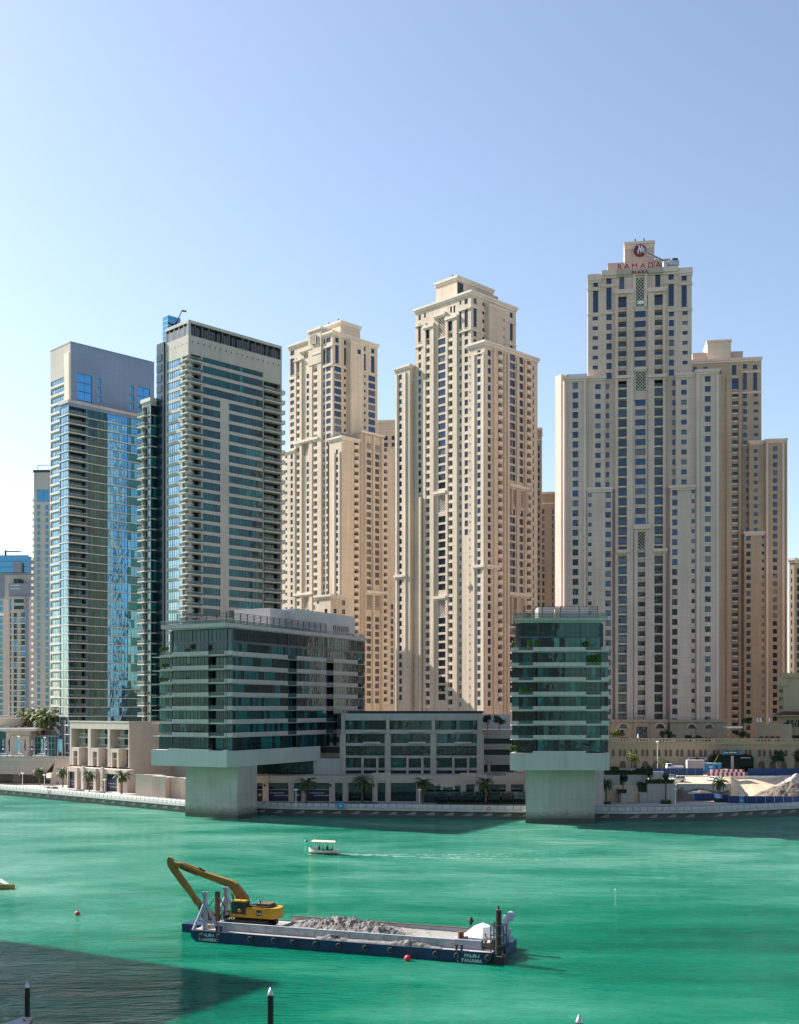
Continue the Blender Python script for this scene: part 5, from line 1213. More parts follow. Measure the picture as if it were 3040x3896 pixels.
def far_right():
    fr = Frame(3022, 440, 45); L = fr.left(); Rr = fr.right(); b = Bldg('apartment_tower', 'sunlit beige tower edge at the far right, beyond the red roofed building', 'tower', fr.P(5, 5)); B = L.s(c1x(0) + 3003); A = 20; zt = L.z(3010, z6y(500))
    T = lambda f, x0, x1, y0, y1: rows(f, z6x(x0), z6x(x1), z6y(y0), z6y(y1), 60, 3.3, 30)
    o1 = T(L, 1650, 1658, 560, 595); o2 = T(Rr, 1690, 1708, 555, 595); wall(b.walls, L, 0, B, 8, zt, [(*o, .3) for o in o1], BEIGE2); wall(b.walls, Rr, 0, A, 8, zt, [(*o, .3) for o in o2], BEIGE2); block_back(b.walls, fr, 0, A, 0, B, 8, zt, BEIGE2, None, False, False)
    for o in o1: b.window(L, *o, -.3, 'win', G_NAVY)
    for o in o2: b.window(Rr, *o, -.3, 'win', G_NAVY)
    cornice(b.part('cornice'), fr, 0, A, 0, B, zt + .8, TRIM, 1.8, .6); b.finish()
far_right()
# ------------------------------------------------------------------ right: arcaded podium wall, terrace house, stepped building with red roof
def d1x(v): return 2200 + v / 2.0286
def d1y(v): return 2600 + v / 2.0286
def d2x(v): return 2500 + v / 3.1556
def d2y(v): return 2500 + v / 3.1556
UPZ = 10.0
def arch_op(mb, ar, f, s0, s1, z0, z1, m, trimm, off=0, dep=.5):
    """pointed blind niche: recessed panel with raised surround"""
    r = (s1 - s0) / 2; c = (s0 + s1) / 2; zs = z1 - r * 1.2; n = 8; pts = []
    for i in range(n + 1): t = math.pi * i / n; pts.append((c + r * math.cos(t), zs + r * 1.2 * math.sin(t)))
    outer = [(c + (r + .16) * math.cos(math.pi * i / n), zs + (r * 1.2 + .18) * math.sin(math.pi * i / n)) for i in range(n + 1)]
    for a, o in zip(zip(pts, pts[1:]), zip(outer, outer[1:])): ar.poly([f.p(a[0][0], a[0][1], off + .12), f.p(a[1][0], a[1][1], off + .12), f.p(o[1][0], o[1][1], off + .12), f.p(o[0][0], o[0][1], off + .12)], trimm)
    obox(ar, f, s0 - .16, s0, off + .003, off + .12, z0, zs, trimm); obox(ar, f, s1, s1 + .16, off + .003, off + .12, z0, zs, trimm)
    ar.poly([f.p(x, z, off + .02) for x, z in [(s1, z0)] + pts + [(s0, z0)]], m)
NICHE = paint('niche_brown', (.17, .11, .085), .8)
def podium():
    fr = Frame(3100, 366, 2); f = fr.left(); b = Bldg('podium_wall', 'long sand coloured podium wall with pointed blind arches and pierced balustrade', 'wall', fr.P(3, 30), z=UPZ); w = b.walls; S = lambda v: f.s(d1x(v)); zz = lambda y: f.z(d1x(900), d1y(y)); zt = zz(460); B = f.s(2250)
    wall(w, f, -6, B, UPZ - 4, zt, [], SANDSTONE); P = fr.P
    w.poly([f.p(-6, zt, 0), f.p(B, zt, 0), f.p(B, zt, -40), f.p(-6, zt, -40)], SANDSTONE)
    obox(b.part('cornice'), f, -6, B, .003, .35, zt - .5, zt, SANDSTONE)
    for x in (270, 324, 358, 408, 446, 497, 532, 588, 625, 676, 712, 765, 800, 855, 889, 944, 981, 1050, 1080, 1122, 1153, 1222, 1251, 1296, 1326, 1398, 1435, 1482, 1518, 1560, 1604, 1682, 1700):
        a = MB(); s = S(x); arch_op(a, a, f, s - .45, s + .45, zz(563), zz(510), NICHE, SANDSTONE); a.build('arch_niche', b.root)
    for x in (343, 428, 517, 600, 692, 962, 1415, 1500, 1585, 1690):
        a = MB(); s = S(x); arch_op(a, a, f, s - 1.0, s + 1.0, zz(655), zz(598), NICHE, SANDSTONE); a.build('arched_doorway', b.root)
    bl = b.part('balustrade'); zb2 = zz(425); obox(bl, f, -6, B, -.4, .0, zt, zt + .5, SANDSTONE); obox(bl, f, -6, B, -.4, .05, zb2 - .35, zb2, SANDSTONE)
    n = int((B + 6) / 1.05)
    for i in range(n):
        s = -6 + i * 1.05; wd = .9 if i % 6 == 0 else .42; obox(bl, f, s, s + wd, -.35, -.02, zt + .5, zb2 - .35, SANDSTONE)
    b.finish(); return fr
podium()
def terrace_house():
    fr = Frame(2966, 380, 20); f = fr.left(); b = Bldg('terrace_house', 'low sand coloured terrace building with pierced parapet, above the arched podium wall', 'building', fr.P(3, 8), z=18); w = b.walls; S = lambda v: f.s(d2x(v)); zt = f.z(d2x(1300), d2y(835)); B = S(1190)
    wall(w, f, -4, B, 16, zt, [], SANDSTONE); w.poly([f.p(-4, zt, 0), f.p(B, zt, 0), f.p(B, zt, -16), f.p(-4, zt, -16)], SANDSTONE); w.poly([f.p(B, 16, 0), f.p(B, 16, -16), f.p(B, zt, -16), f.p(B, zt, 0)], SANDSTONE)
    bl = b.part('parapet'); zp = f.z(d2x(1300), d2y(805)); obox(bl, f, -4, B, -.3, .1, zp - .4, zp, SANDSTONE); obox(bl, f, -4, B, -.3, .05, zt + .003, zt + .4, SANDSTONE)
    for i in range(int((B + 4) / 1.0)): obox(bl, f, -4 + i, -4 + i + (.8 if i % 5 == 0 else .35), -.25, .0, zt + .4, zp - .4, SANDSTONE)
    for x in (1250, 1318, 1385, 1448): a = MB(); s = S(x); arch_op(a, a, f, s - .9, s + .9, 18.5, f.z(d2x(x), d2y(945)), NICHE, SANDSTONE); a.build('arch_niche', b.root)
    b.finish()
    # stepped building with dark red roof
    fr = Frame(3110, 384, 20); f = fr.left(); b = Bldg('stepped_building', 'stepped sand coloured building with a dark red tiled skirt roof at the right edge', 'building', fr.P(3, 8), z=18); w = b.walls; S = lambda v: f.s(d2x(v)); zf = lambda x, y, o=0: f.z(d2x(x), d2y(y), o)
    B = S(1445); z1 = zf(1550, 700); wall(w, f, -3, B, 16, z1, [], SANDSTONE); w.poly([f.p(B, 16, 0), f.p(B, 16, -18), f.p(B, z1, -18), f.p(B, z1, 0)], SANDSTONE)
    for x in (1566, 1632, 1690): a = MB(); s = S(x); arch_op(a, a, f, s - 1.0, s + 1.0, zf(x, 840), zf(x, 750), G_NAVY[1], SANDSTONE); a.build('arch_window', b.root)
    obox(b.part('dark_entrance'), f, -3, S(1585), .01, .1, zf(1640, 980), zf(1640, 940), DARKMET)
    roof = b.part('tiled_roof'); tile = paint('dark_red_tiles', (.10, .035, .035), .7); za, zb_ = zf(1550, 698), zf(1550, 652)
    roof.poly([f.p(-3, za, 1.8), f.p(B + 1.8, za, 1.8), f.p(B - 2, zb_, -2), f.p(-3, zb_, -2)], tile); roof.poly([f.p(B + 1.8, za, 1.8), f.p(B + 1.8, za, -18), f.p(B - 2, zb_, -18), f.p(B - 2, zb_, -2)], tile); obox(roof, f, -3, B + 1.9, -18, 1.9, za - .35, za - .01, SANDSTONE)
    up = b.part('upper_storey'); z2, z3 = zf(1520, 345, -2.5), zf(1640, 240, -2.5)
    obox(up, f, S(1580), S(1465), -16, -2.5, z1, z2, SANDSTONE); obox(up, f, -3, S(1510), -17, -2.2, z1, zf(1640, 245, -2.2), SANDSTONE)
    c = b.part('cornice'); obox(c, f, S(1580), S(1450), -16.5, -1.8, z2, z2 + 3.6, SANDSTONE); obox(c, f, -3, S(1500), -17.5, -1.5, zf(1640, 245, -2.2), zf(1640, 190, -2.2), SANDSTONE)
    for x in (1475, 1497):
        for y in (380, 480, 580): obox(b.part('window'), f, S(x) - .35, S(x) + .35, -2.6, -2.44, zf(x, y + 45, -2.5), zf(x, y, -2.5), G_NAVY[1])
    b.finish()
terrace_house()
# ------------------------------------------------------------------ land, quay, promenade, street level
GZ = 2.4
BANK = [(-2600, 1500), (-330, 560), (-205, 452), (-137, 391), (-61, 325), (-30, 315.5), (60, 301.5), (84, 305), (113, 319), (200, 372), (420, 520), (2600, 1900)]
GROUNDM = paint('paved_ground', (.34, .30, .26), .85, 0, .15, .08)
PAVE = stucco('promenade_paving', (.50, .44, .39), 0, .9, .1, 2.0)
KERB = paint('pale_kerb_stone', (.52, .49, .45), .8)
QUAYD = paint('wet_quay_wall', (.085, .09, .085), .5)
def land():
    m = MB()
    for (x0, y0), (x1, y1) in zip(BANK, BANK[1:]): m.poly([(x0, y0, GZ), (x1, y1, GZ), (x1 * 1.5, 9000, GZ), (x0 * 1.5, 9000, GZ)], GROUNDM)
    structure('ground', m)
    def off(o):
        out = []
        for i, p in enumerate(BANK):
            a = Vector(BANK[max(0, i - 1)]); c = Vector(BANK[min(len(BANK) - 1, i + 1)]); d = (c - a).normalized(); out.append(Vector(p) + Vector((-d.y, d.x)) * o)
        return out
    inner, lip, face = off(24), off(-.7), off(-.05); edge = off(0)
    m = MB()
    for i in range(1, len(BANK) - 2): m.poly([(*edge[i], GZ + .02), (*edge[i + 1], GZ + .02), (*inner[i + 1], GZ + .02), (*inner[i], GZ + .02)], PAVE)
    structure('promenade_paving', m)
    m = MB()
    for i in range(len(BANK) - 1): m.poly([(*face[i], -4), (*face[i + 1], -4), (*face[i + 1], GZ - .5), (*face[i], GZ - .5)], QUAYD)
    for i in range(1, len(BANK) - 2):
        for za, zb_, a, c in ((GZ - .55, GZ + .05, lip, lip), (GZ + .05, GZ + .05, lip, edge), (GZ - .55, GZ - .55, lip, face)): m.poly([(*a[i], za), (*a[i + 1], za), (*c[i + 1], zb_), (*c[i], zb_)], KERB)
    ORN = paint('wave_ornament_stone', (.32, .30, .27), .8)
    # raised wave ornament along the wall
    pts = [(0, 0), (.6, .15), (1.5, .55), (2.2, .95), (2.9, 1.05), (3.3, .8), (3.2, .5), (2.9, .45), (2.85, .25), (3.3, .0)]
    for i in range(2, len(BANK) - 3):
        a, c = face[i], face[i + 1]; d = (c - a); L_ = d.length; d = d / L_; n = Vector((d.y, -d.x)); k = int(L_ / 5.2)
        for j in range(k):
            o = a + d * (j * 5.2 + .6); q = [o + d * x + n * .10 for x, z in pts]
            m.poly([(q_.x, q_.y, .72 + z * .8) for q_, (x, z) in zip(q, pts)], ORN)
    structure('quay_wall', m)
    # railing: curved white posts with pale infill panels
    post = paint('grey_rail_posts', (.16, .17, .18), .4); pane = paint('rail_infill_panel', (.46, .46, .45), .5)
    def rail(i0, i1, label):
        t = thing('promenade_railing', label, 'railing', (*lip[i0], GZ), 0, 'railings along the quay edge'); a_ = MB(); b_ = MB()
        for i in range(i0, i1):
            a, c = lip[i] * .997 + edge[i] * .003, lip[i + 1] * .997 + edge[i + 1] * .003; d = (c - a); L_ = d.length; d = d / L_; n = Vector((d.y, -d.x)); k = max(1, round(L_ / 2.1))
            for j in range(k):
                o = a + d * (L_ * j / k); prev = None
                for u in range(6):
                    q = u / 5; p = Vector((*(o + n * (-.55 * (1 - math.cos(q * 1.4)))), GZ + .05 + 1.25 * math.sin(q * 1.45)))
                    if prev is not None: a_.tube(prev, p, .055, post, n=5, cap=False)
                    prev = p
                e = a + d * (L_ * (j + 1) / k); i_ = n * -.06
                for w_, (u0, u1) in enumerate(((.1, .45), (.45, .78))):
                    P_ = lambda base, q: Vector((*(base + n * (-.55 * (1 - math.cos(q * 1.4)))), GZ + .05 + 1.25 * math.sin(q * 1.45)))
                    s0, s1 = o + d * .12, e - d * .12; b_.poly([P_(s0, u0), P_(s1, u0), P_(s1, u1), P_(s0, u1)], pane)
            o2, e2 = Vector((*(a + n * -.47), GZ + 1.29)), Vector((*(c + n * -.47), GZ + 1.29)); a_.tube(o2, e2, .06, post, n=6)
        a_.build('rail_post', t); b_.build('infill_panel', t)
    rail(2, 5, 'white curved quay railing in the sun, left of the wedge block pier'); rail(5, 6, 'quay railing in shade between the two block piers'); rail(6, 10, 'quay railing with round bend, right of the broad pier')
land()
SAND = paint('pale_sand', (.62, .49, .34), .95, 0, .14, .5, bumpy=.6)
DIRT = paint('grey_dirt', (.17, .14, .11), .95, 0, .25, .6, bumpy=.8)
ASPH = paint('dusty_road', (.30, .27, .24), .9, 0, .12, .3)
CONCW = stucco('garden_concrete', (.52, .50, .47), 0, .9, .2, 0)
from mathutils import noise as mn
def upper_ground():
    m = MB(); x0, x1, y0, y1, st = 56, 190, 331, 374, 1.0; nx, ny = int((x1 - x0) / st), int((y1 - y0) / st)
    def h(x, y):
        px = CX + F * x / y; nz = mn.noise(Vector((x * .15, y * .15, 0))); n2 = mn.noise(Vector((x * .6, y * .6, 3)))
        plat = 7.0 + max(0, min(1, (y - 342) / 15)) * 1.75 + max(0, min(1, (y - 357) / 8)) * 1.7
        if px < 2575: return plat if y > 332.5 else GZ - .3
        if px < 2780:
            if y > 342: return plat
            return max(GZ - .2, 2.2 + 3.2 * max(0, min(1, (y - 336) / 5)) + nz * .9 + n2 * .5) if y > 337.4 else GZ - .2
        t = max(0, min(1, (y - 343.5) / 13)); z = 2.5 + (plat - 2.9) * t + nz * .35 + n2 * .12
        e = min(1, (px - 2780) / 25)
        return (plat if y > 342 else GZ - .2) * (1 - e) + z * e
    V = [[(x0 + i * st, y0 + j * st, h(x0 + i * st, y0 + j * st)) for i in range(nx + 1)] for j in range(ny + 1)]
    for j in range(ny):
        for i in range(nx):
            c = V[j][i]; px = CX + F * c[0] / c[1]; mt = SAND if (px > 2775 and c[1] < 358) else (DIRT if (2570 < px < 2780 and c[1] < 342.5) else (ASPH if c[1] > 357 else SAND))
            m.poly([V[j][i], V[j][i + 1], V[j + 1][i + 1], V[j + 1][i]], mt)
    o = structure('construction_ground', m, True)
    k = MB(); k.box(X(2572, 342), X(2775, 342), 341.2, 341.9, 2.4, 7.15, CONCW); structure('retaining_kerb', k)
    # white concrete edge beams at the top of the pit
    b = MB(); b.box(X(2790, 357), X(2985, 357), 356.2, 356.9, 7.6, 8.6, WHITE); b.box(X(2978, 356), X(2990, 356), 349, 356.1, 6.2, 8.55, WHITE); tag(b.build('edge_beam'), 'white concrete beam along the top of the sand pit', 'beam')
    # rubble heaps
    for nm, lab, px, d, r, hh, mt in (('rubble_heap', 'large grey rubble heap behind the blue hoarding at the right edge', 3000, 341, 12, 5.0, DIRT), ('rubble_heap', 'small brown dirt heap beside the white garden wall', 2594, 337.5, 4.2, 3.6, DIRT), ('rubble_heap', 'heap of broken concrete at the far right above the grey rubble', 3030, 349, 10, 7.2, GREYCONC)):
        q = MB(); n = 26; cx, cy = X(px, d), d
        G = []
        for j in range(n + 1):
            row = []
            for i in range(n + 1):
                u, v = (i / n - .5) * 2, (j / n - .5) * 2; rr = math.hypot(u, v); z = hh * max(0, 1 - rr ** 1.4) if rr < 1 else -.3; p = Vector((cx + u * r, cy + v * r * .55, 0)); z += (mn.noise(p * .35) * .9 + mn.noise(p * 1.1) * .45 + mn.noise(p * 2.5) * .2) * min(1, max(0, 1.1 - rr) * 2)
                row.append((p.x, p.y, GZ + z))
            G.append(row)
        for j in range(n):
            for i in range(n): q.poly([G[j][i], G[j][i + 1], G[j + 1][i + 1], G[j + 1][i]], mt)
        tag(q.build(nm, None, False), lab, 'heap')
upper_ground()
# garden walls and planters on the right
def right_planters():
    def wallbox(lab, px0, px1, y0, d, dep, name='planter_wall', zb=GZ, cap=True):
        m = MB(); z = Z(y0, d); m.box(X(px0, d), X(px1, d), d, d + dep, zb, z, CONCW); t = tag(m.build(name), lab, 'wall')
        return z
    wallbox('big white garden wall stepped in front of the parked cars', d1x(536), d1x(748), d1y(776), 331, 3); wallbox('low step of the white garden wall next to the dark shrub', d1x(476), d1x(535.5), d1y(845), 331.05, 3.5)
    wallbox('small white box planter holding a young tree, near the shaded palm', d1x(330), d1x(402), d1y(848), 329, 3.4); wallbox('tall pale back wall with a hedge along its top', d1x(198), d1x(536), d1y(707), 336, 1.5)
    wallbox('short brown stone wall stub right behind the broad pier', c6x(1064), c6x(1142), c6y(1570), 322, 8, 'wall_stub'); wallbox('grey ramp wall with pale top beside the parked cars', d1x(545), d1x(660), d1y(682), 345, 1.0, zb=6)
right_planters()
# ------------------------------------------------------------------ bridge, pavilion and terrace on the left
def gx(v): return v / 5.325
def gy(v): return 2750 + v / 5.325
def bridge():
    d = 412; b = thing('road_bridge', 'concrete road bridge with arched underside and flag poles along its deck', 'bridge', (X(100, d), d, GZ)); m = MB(); n = 24
    zt = Z(gy(765), d); x0, x1 = X(-260, d), X(208, d)
    def so(px): t = (px + 260) / 468; return Z(gy(1052), d) + (1.6 * (1 - t) ** 2) + (Z(gy(800), d) - Z(gy(1052), d)) * max(0, (px - 165) / 43) ** 1.0
    for i in range(n):
        pa, pb = -260 + 468 * i / n, -260 + 468 * (i + 1) / n; xa, xb = X(pa, d), X(pb, d); za, zb_ = so(pa), so(pb)
        m.poly([(xa, d, za), (xb, d, zb_), (xb, d, zt), (xa, d, zt)], CONC); m.poly([(xa, d, za), (xb, d, zb_), (xb, d + 18, zb_), (xa, d + 18, za)], CONC)
    m.build('girder', b)
    m = MB(); m.box(X(-260, d), X(268, d), d - .6, d + 18, zt, zt + .5, KERB); m.build('deck_slab', b)
    m = MB(); m.box(X(-260, d), X(268, d), d - .5, d - .25, zt + .5, zt + 1.5, CONC)
    for i in range(26): x = X(-60 + i * 12.8, d); m.box(x - .07, x + .07, d - .62, d - .501, zt + .1, zt + 1.55, ALU)
    m.box(X(-260, d), X(268, d), d - .56, d - .2, zt + 1.5, zt + 1.62, ALU); m.build('parapet', b)
    m = MB(); m.poly([(X(208, d), d, Z(gy(800), d)), (X(268, d), d, Z(gy(800), d)), (X(268, d), d, GZ), (X(190, d), d, GZ)], PALE); m.box(X(209, d), X(268, d), d + .01, d + 18, GZ, zt, PALE)
    m.poly([(X(208, d), d, Z(gy(800), d)), (X(190, d), d, GZ), (X(172, d), d + 12, GZ), (X(206, d), d + 12, Z(gy(800), d))], CONC); m.build('abutment', b)
    m = MB(); m.box(X(75, 424), X(170, 424), 424, 426, GZ, 7.5, CONC); m.poly([(X(50, 420), 420, GZ), (X(80, 420), 420, GZ), (X(70, 420), 420, 6.8), (X(50, 420), 420, 6.8)], PALE); m.box(X(-250, 428), X(50, 428), 428, 430, GZ, 5.5, PALE); m.build('abutment_wall', b)
    return zt + .5
DECKZ = bridge()
def pavilion():
    d = 434; b = thing('pavilion', 'low pavilion with round drum, flat canopy and glazed wall above the bridge', 'building', (X(80, d), d, GZ)); m = MB(); q = lambda v: Z(c3y(v), d)
    m.box(X(c3x(48), d), X(c3x(245), d), d, d + 16, DECKZ - 3, q(385), PALE); m.box(X(c3x(86), d), X(c3x(240), d), d - .6, d - .003, DECKZ - 3, q(425), PALE); m.build('wall', b)
    m = MB(); m.box(X(-120, d), X(c3x(306), d), d - 3, d + 18, q(385) + .003, q(363), KERB); m.build('canopy_slab', b)
    m = MB(); dd = 446; r = (X(c3x(225), dd) - X(-60, dd)) / 2; m.lathe((X(-60, dd) + r, dd + r * .3, 0), [(r - 1.5, q(360) + .4), (r - .6, Z(c3y(296), dd)), (r, Z(c3y(288), dd)), (r, Z(c3y(280), dd))], PALE, 40); m.box(X(-100, 450), X(c3x(150), 450), 450, 456, Z(c3y(285), 450), Z(c3y(262), 450), CONC); m.build('drum', b)
    g = MB(); gd = d + 6; f = Face((X(c3x(562), gd), gd), (-1, 0), (0, -1)); wdt = X(c3x(562), gd) - X(c3x(245), gd); z0, z1 = DECKZ - 2, Z(c3y(424), gd); fquad(g, f, 0, wdt, z0, z1, 0, G_TEAL[2])
    for i in range(12): s = wdt * i / 11; obox(g, f, s - .08, s + .08, .003, .2, z0, z1, ALU)
    for i in range(4): z = z0 + (z1 - z0) * (i + .9) / 4; obox(g, f, 0, wdt, .21, .32, z - .25, z, CONC)
    g.build('glazed_wall', b)
    g = MB(); g.box(X(-80, d), X(c3x(46), d), d + 2, d + 3, DECKZ - 2, q(392), G_TEAL[1]); g.build('shop_window', b)
    t = MB(); zt = Z(c3y(421), gd); t.box(X(c3x(245), gd), X(c3x(562), gd), gd + .01, gd + 30, zt - .8, zt, PALE); t.build('terrace_deck', b)
    s = MB(); 
    for px0, py0, px1, py1 in ((300, 360, 345, 415), (425, 350, 505, 415)): s.poly([(X(c3x(px0), 443), 443, Z(c3y(py0), 443)), (X(c3x(px0 + 25), 443), 443, Z(c3y(py0), 443)), (X(c3x(px1), 441), 441, Z(c3y(py1), 441)), (X(c3x(px1 - 30), 441), 441, Z(c3y(py1), 441))], KERB)
    s.box(X(c3x(310), 446), X(c3x(480), 446), 446, 447, zt, Z(c3y(372), 446), PALE); s.build('stair_wall', b)
    # columns under the glass tower next to it
    c = MB()
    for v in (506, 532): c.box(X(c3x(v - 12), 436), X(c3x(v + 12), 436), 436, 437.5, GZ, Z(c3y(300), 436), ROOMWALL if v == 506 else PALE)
    tag(c.build('column_pair'), 'tall square columns under the far left glass tower, beside the sunlit house block', 'columns')
    return zt
TERZ = pavilion()
# ------------------------------------------------------------------ vegetation
def leafm(name, c1, c2): 
    m, n, b = new_mat(name); v = pos(n); f = noise(n, v, 1.4, 3); n.links.new(ramp(n, f, [(.3, c1), (.7, c2)]), b.inputs['Base Color']); b.inputs['Roughness'].default_value = .55; b.inputs['Specular IOR Level'].default_value = .3; return m
LEAF = leafm('dark_leaves', (.018, .045, .014), (.05, .095, .03)); LEAFY = leafm('yellow_green_leaves', (.075, .125, .016), (.15, .20, .035)); FROND = leafm('palm_fronds', (.035, .07, .022), (.09, .13, .045)); FRONDY = leafm('yellowing_fronds', (.08, .11, .018), (.20, .15, .025)); HEDGE = leafm('hedge_leaves', (.04, .085, .012), (.11, .16, .03))
BARK = paint('palm_trunk', (.14, .10, .075), .9, 0, .3, 2, True, .6)
def frond(mb, M, ln, droop, m, rng, width=.55):
    n = 9; pts = []
    for i in range(n + 1):
        t = i / n; pts.append(Vector((ln * t * (1 - .12 * t), 0, ln * (.62 * t - droop * t * t))))
    for a, b in zip(pts, pts[1:]): mb.poly([M @ (a + Vector((0, -.035, 0))), M @ (a + Vector((0, .035, 0))), M @ (b + Vector((0, .03, 0))), M @ (b + Vector((0, -.03, 0)))], m)
    for i in range(26):
        t = .14 + .86 * i / 25; k = min(n - 1, int(t * n)); u = t * n - k; p = pts[k].lerp(pts[k + 1], u); d = (pts[k + 1] - pts[k]).normalized(); L_ = width * 2 * math.sin(math.pi * min(.97, .12 + t * .86)) ** .6
        for sg in (1, -1):
            tip = p + d * (L_ * .55) + Vector((0, sg * L_ * .8, -L_ * (.25 + .3 * rng.random()))); wv = d * .075; mb.poly([M @ (p - wv), M @ (p + wv), M @ tip], m)
def palm(name, label, h, cr, seed, trunk_lean=.3, mat_=None, bound=False, nf=30):
    rng = random.Random(seed); t = thing(name, label, 'palm tree'); tr = MB(); prev = Vector((0, 0, 0)); segs = 7
    for i in range(segs):
        q = (i + 1) / segs; p = Vector((trunk_lean * q * q, .1 * math.sin(q * 3), h * q)); r0 = .26 - .06 * i / segs
        tr.tube(prev, p, r0 + .03, BARK, .23 - .05 * q, 9, i == segs - 1); prev = p
    link('trunk', tr.mesh('trunk'), t); c = MB(); top = prev
    for i in range(nf):
        az = i * 2.39996 + rng.random() * .4; q = i / nf
        if bound: el = R(58 + 22 * rng.random()); dr = .1
        else: el = R(62 - 92 * q + rng.uniform(-8, 8)); dr = .62 + .25 * rng.random()
        M = Matrix.Translation(top) @ Matrix.Rotation(az, 4, 'Z') @ Matrix.Rotation(-(el - R(32)), 4, 'Y')
        frond(c, M, cr * rng.uniform(.85, 1.12) * (.7 if bound else 1), dr, (mat_ or FROND) if rng.random() > .12 or mat_ else FRONDY, rng, .34 if not bound else .16)
    for i in range(10): az = i * .628; c.tube(top + Vector((0, 0, -.5)), top + Vector((.5 * math.cos(az), .5 * math.sin(az), .15)), .09, BARK, .05, 4)
    link('crown', c.mesh('crown'), t); return t
def put_copy(proto, used, loc, rz, label=None, group=None, sc=1.0):
    o = copy_tree(proto) if used[0] else proto; used[0] = True; o.location = loc; o.rotation_euler = (0, 0, rz); o.scale = (sc,) * 3
    if label: o['label'] = label
    if group: o['group'] = group
    return o
def palms():
    protos = [(palm('date_palm', 'x', 5.6, 3.3, s, .25 * (s - 2), nf=34), [False]) for s in (1, 2, 3)]
    L_ = [(c3x(320), 404, GZ, .93, 'date palm half in the shade of the bridge, leftmost on the promenade'), (c3x(510), 393, GZ, 1.0, 'date palm beside the two walkers, in front of the bridge abutment'), (c3x(725), 375, GZ, .98, 'date palm before the middle shop window of the sunlit house block'),
          (c3x(985), 363, GZ, 1.1, 'largest sunlit date palm, at the right corner of the sunlit house block'), (c3x(1298), 355, GZ, .98, 'date palm standing alone before the pale garden wall, next to the wedge block pier'),
          (c5x(375), 326.5, GZ, 1.08, 'shaded date palm between the navy lettered shop panels'), (c5x(680), 326, GZ, 1.22, 'widest shaded date palm, in front of the dark shop windows behind the blue bin'), (c5x(1008), 325, GZ, 1.1, 'shaded date palm beside the cafe sign'),
          (c5x(1345), 324, GZ, 1.12, 'shaded date palm by the cafe awnings, near the broad pier'), (d1x(215), 327, GZ, 1.05, 'date palm in deep shade just right of the broad pier'), (d1x(1095), 334, GZ, 1.05, 'date palm in front of the lower blue hoarding, before the sand pit')]
    for i, (px, d, z, sc, lab) in enumerate(L_): pr = protos[i % 3]; put_copy(pr[0], pr[1], (X(px, d), d, z), i * 1.3, lab, 'date palms along the promenade', sc)
    yp = [(palm('date_palm', 'x', 4.2, 3.4, s, .3, FRONDY if s == 12 else LEAFY, nf=28), [False]) for s in (11, 12)]
    for i, (px, d, h, lab) in enumerate(((c3x(180), 452, 1.15, 'yellow green palm at the left end of the roof terrace cluster'), (c3x(262), 447, 1.0, 'orange tinged palm low in the middle of the roof terrace cluster'), (c3x(300), 452, 1.3, 'tall bright palm in the middle of the roof terrace cluster'),
                                         (c3x(355), 446, 1.25, 'orange tinged palm at the top of the roof terrace cluster'), (c3x(340), 441, .9, 'small palm at the front of the roof terrace cluster'))):
        pr = yp[i % 2]; put_copy(pr[0], pr[1], (X(px, d), d, TERZ), i * 2.1, lab, 'palms on the pavilion terrace', h * 1.5)
    pr = protos[0]; put_copy(pr[0], pr[1], (X(c3x(408), 441), 441, TERZ), 1.0, 'dark green palm at the right end of the roof terrace cluster', 'palms on the pavilion terrace', 1.2)
    t = palm('bound_palm', 'young palm with its fronds tied up, beside the wedge block pier', 5.8, 3.0, 21, .15, FRONDY if False else None, True, 20); t.location = (X(c5x(84), 325.5), 325.5, GZ)
    t2 = palm('bound_palm', 'young palm with tied fronds against the big white garden wall', 6.2, 3.4, 22, .05, LEAF, True, 26); t2.location = (X(d1x(675), 328), 328, GZ)
palms()
def crown(mb, c, rx, rz, n, m, rng, size=.32):
    cl = [(Vector((rng.uniform(-1, 1), rng.uniform(-1, 1), rng.uniform(-.8, 1))).normalized() * rng.uniform(.25, .78), rng.uniform(.28, .5)) for _ in range(11)]
    for i in range(n):
        k, r = rng.choice(cl); q = Vector((rng.gauss(0, 1), rng.gauss(0, 1), rng.gauss(0, 1))).normalized() * r * rng.random() ** .4; p = k + q; p = Vector((c.x + p.x * rx, c.y + p.y * rx, c.z + p.z * rz))
        a = Vector((rng.gauss(0, 1), rng.gauss(0, 1), rng.gauss(0, 1))).normalized(); b = a.orthogonal().normalized(); e = a.cross(b); s = size * rng.uniform(.6, 1.3)
        mb.poly([p - b * s, p + e * s * .5, p + b * s, p - e * s * .5], m)
def tree(name, label, px, d, zb, h, r, m, seed, th=.45, n=900, group=None, cat='tree', size=.3):
    rng = random.Random(seed); loc = Vector((X(px, d), d, zb)); t = thing(name, label, cat, loc, 0, group); tr = MB(); top = Vector((.1, 0, h * th)); tr.tube((0, 0, -.05), top, .14, BARK, .09, 7)
    for i in range(5): a = i * 1.3; tr.tube(top * .9, top + Vector((r * .6 * math.cos(a), r * .6 * math.sin(a), h * .3)), .06, BARK, .02, 5)
    link('trunk', tr.mesh('trunk'), t); c = MB(); crown(c, Vector((0, 0, h * (1 + th) / 2 - .02)), r, h * (1 - th) / 2 * 1.15, n, m, rng, size); link('crown', c.mesh('crown'), t); return t
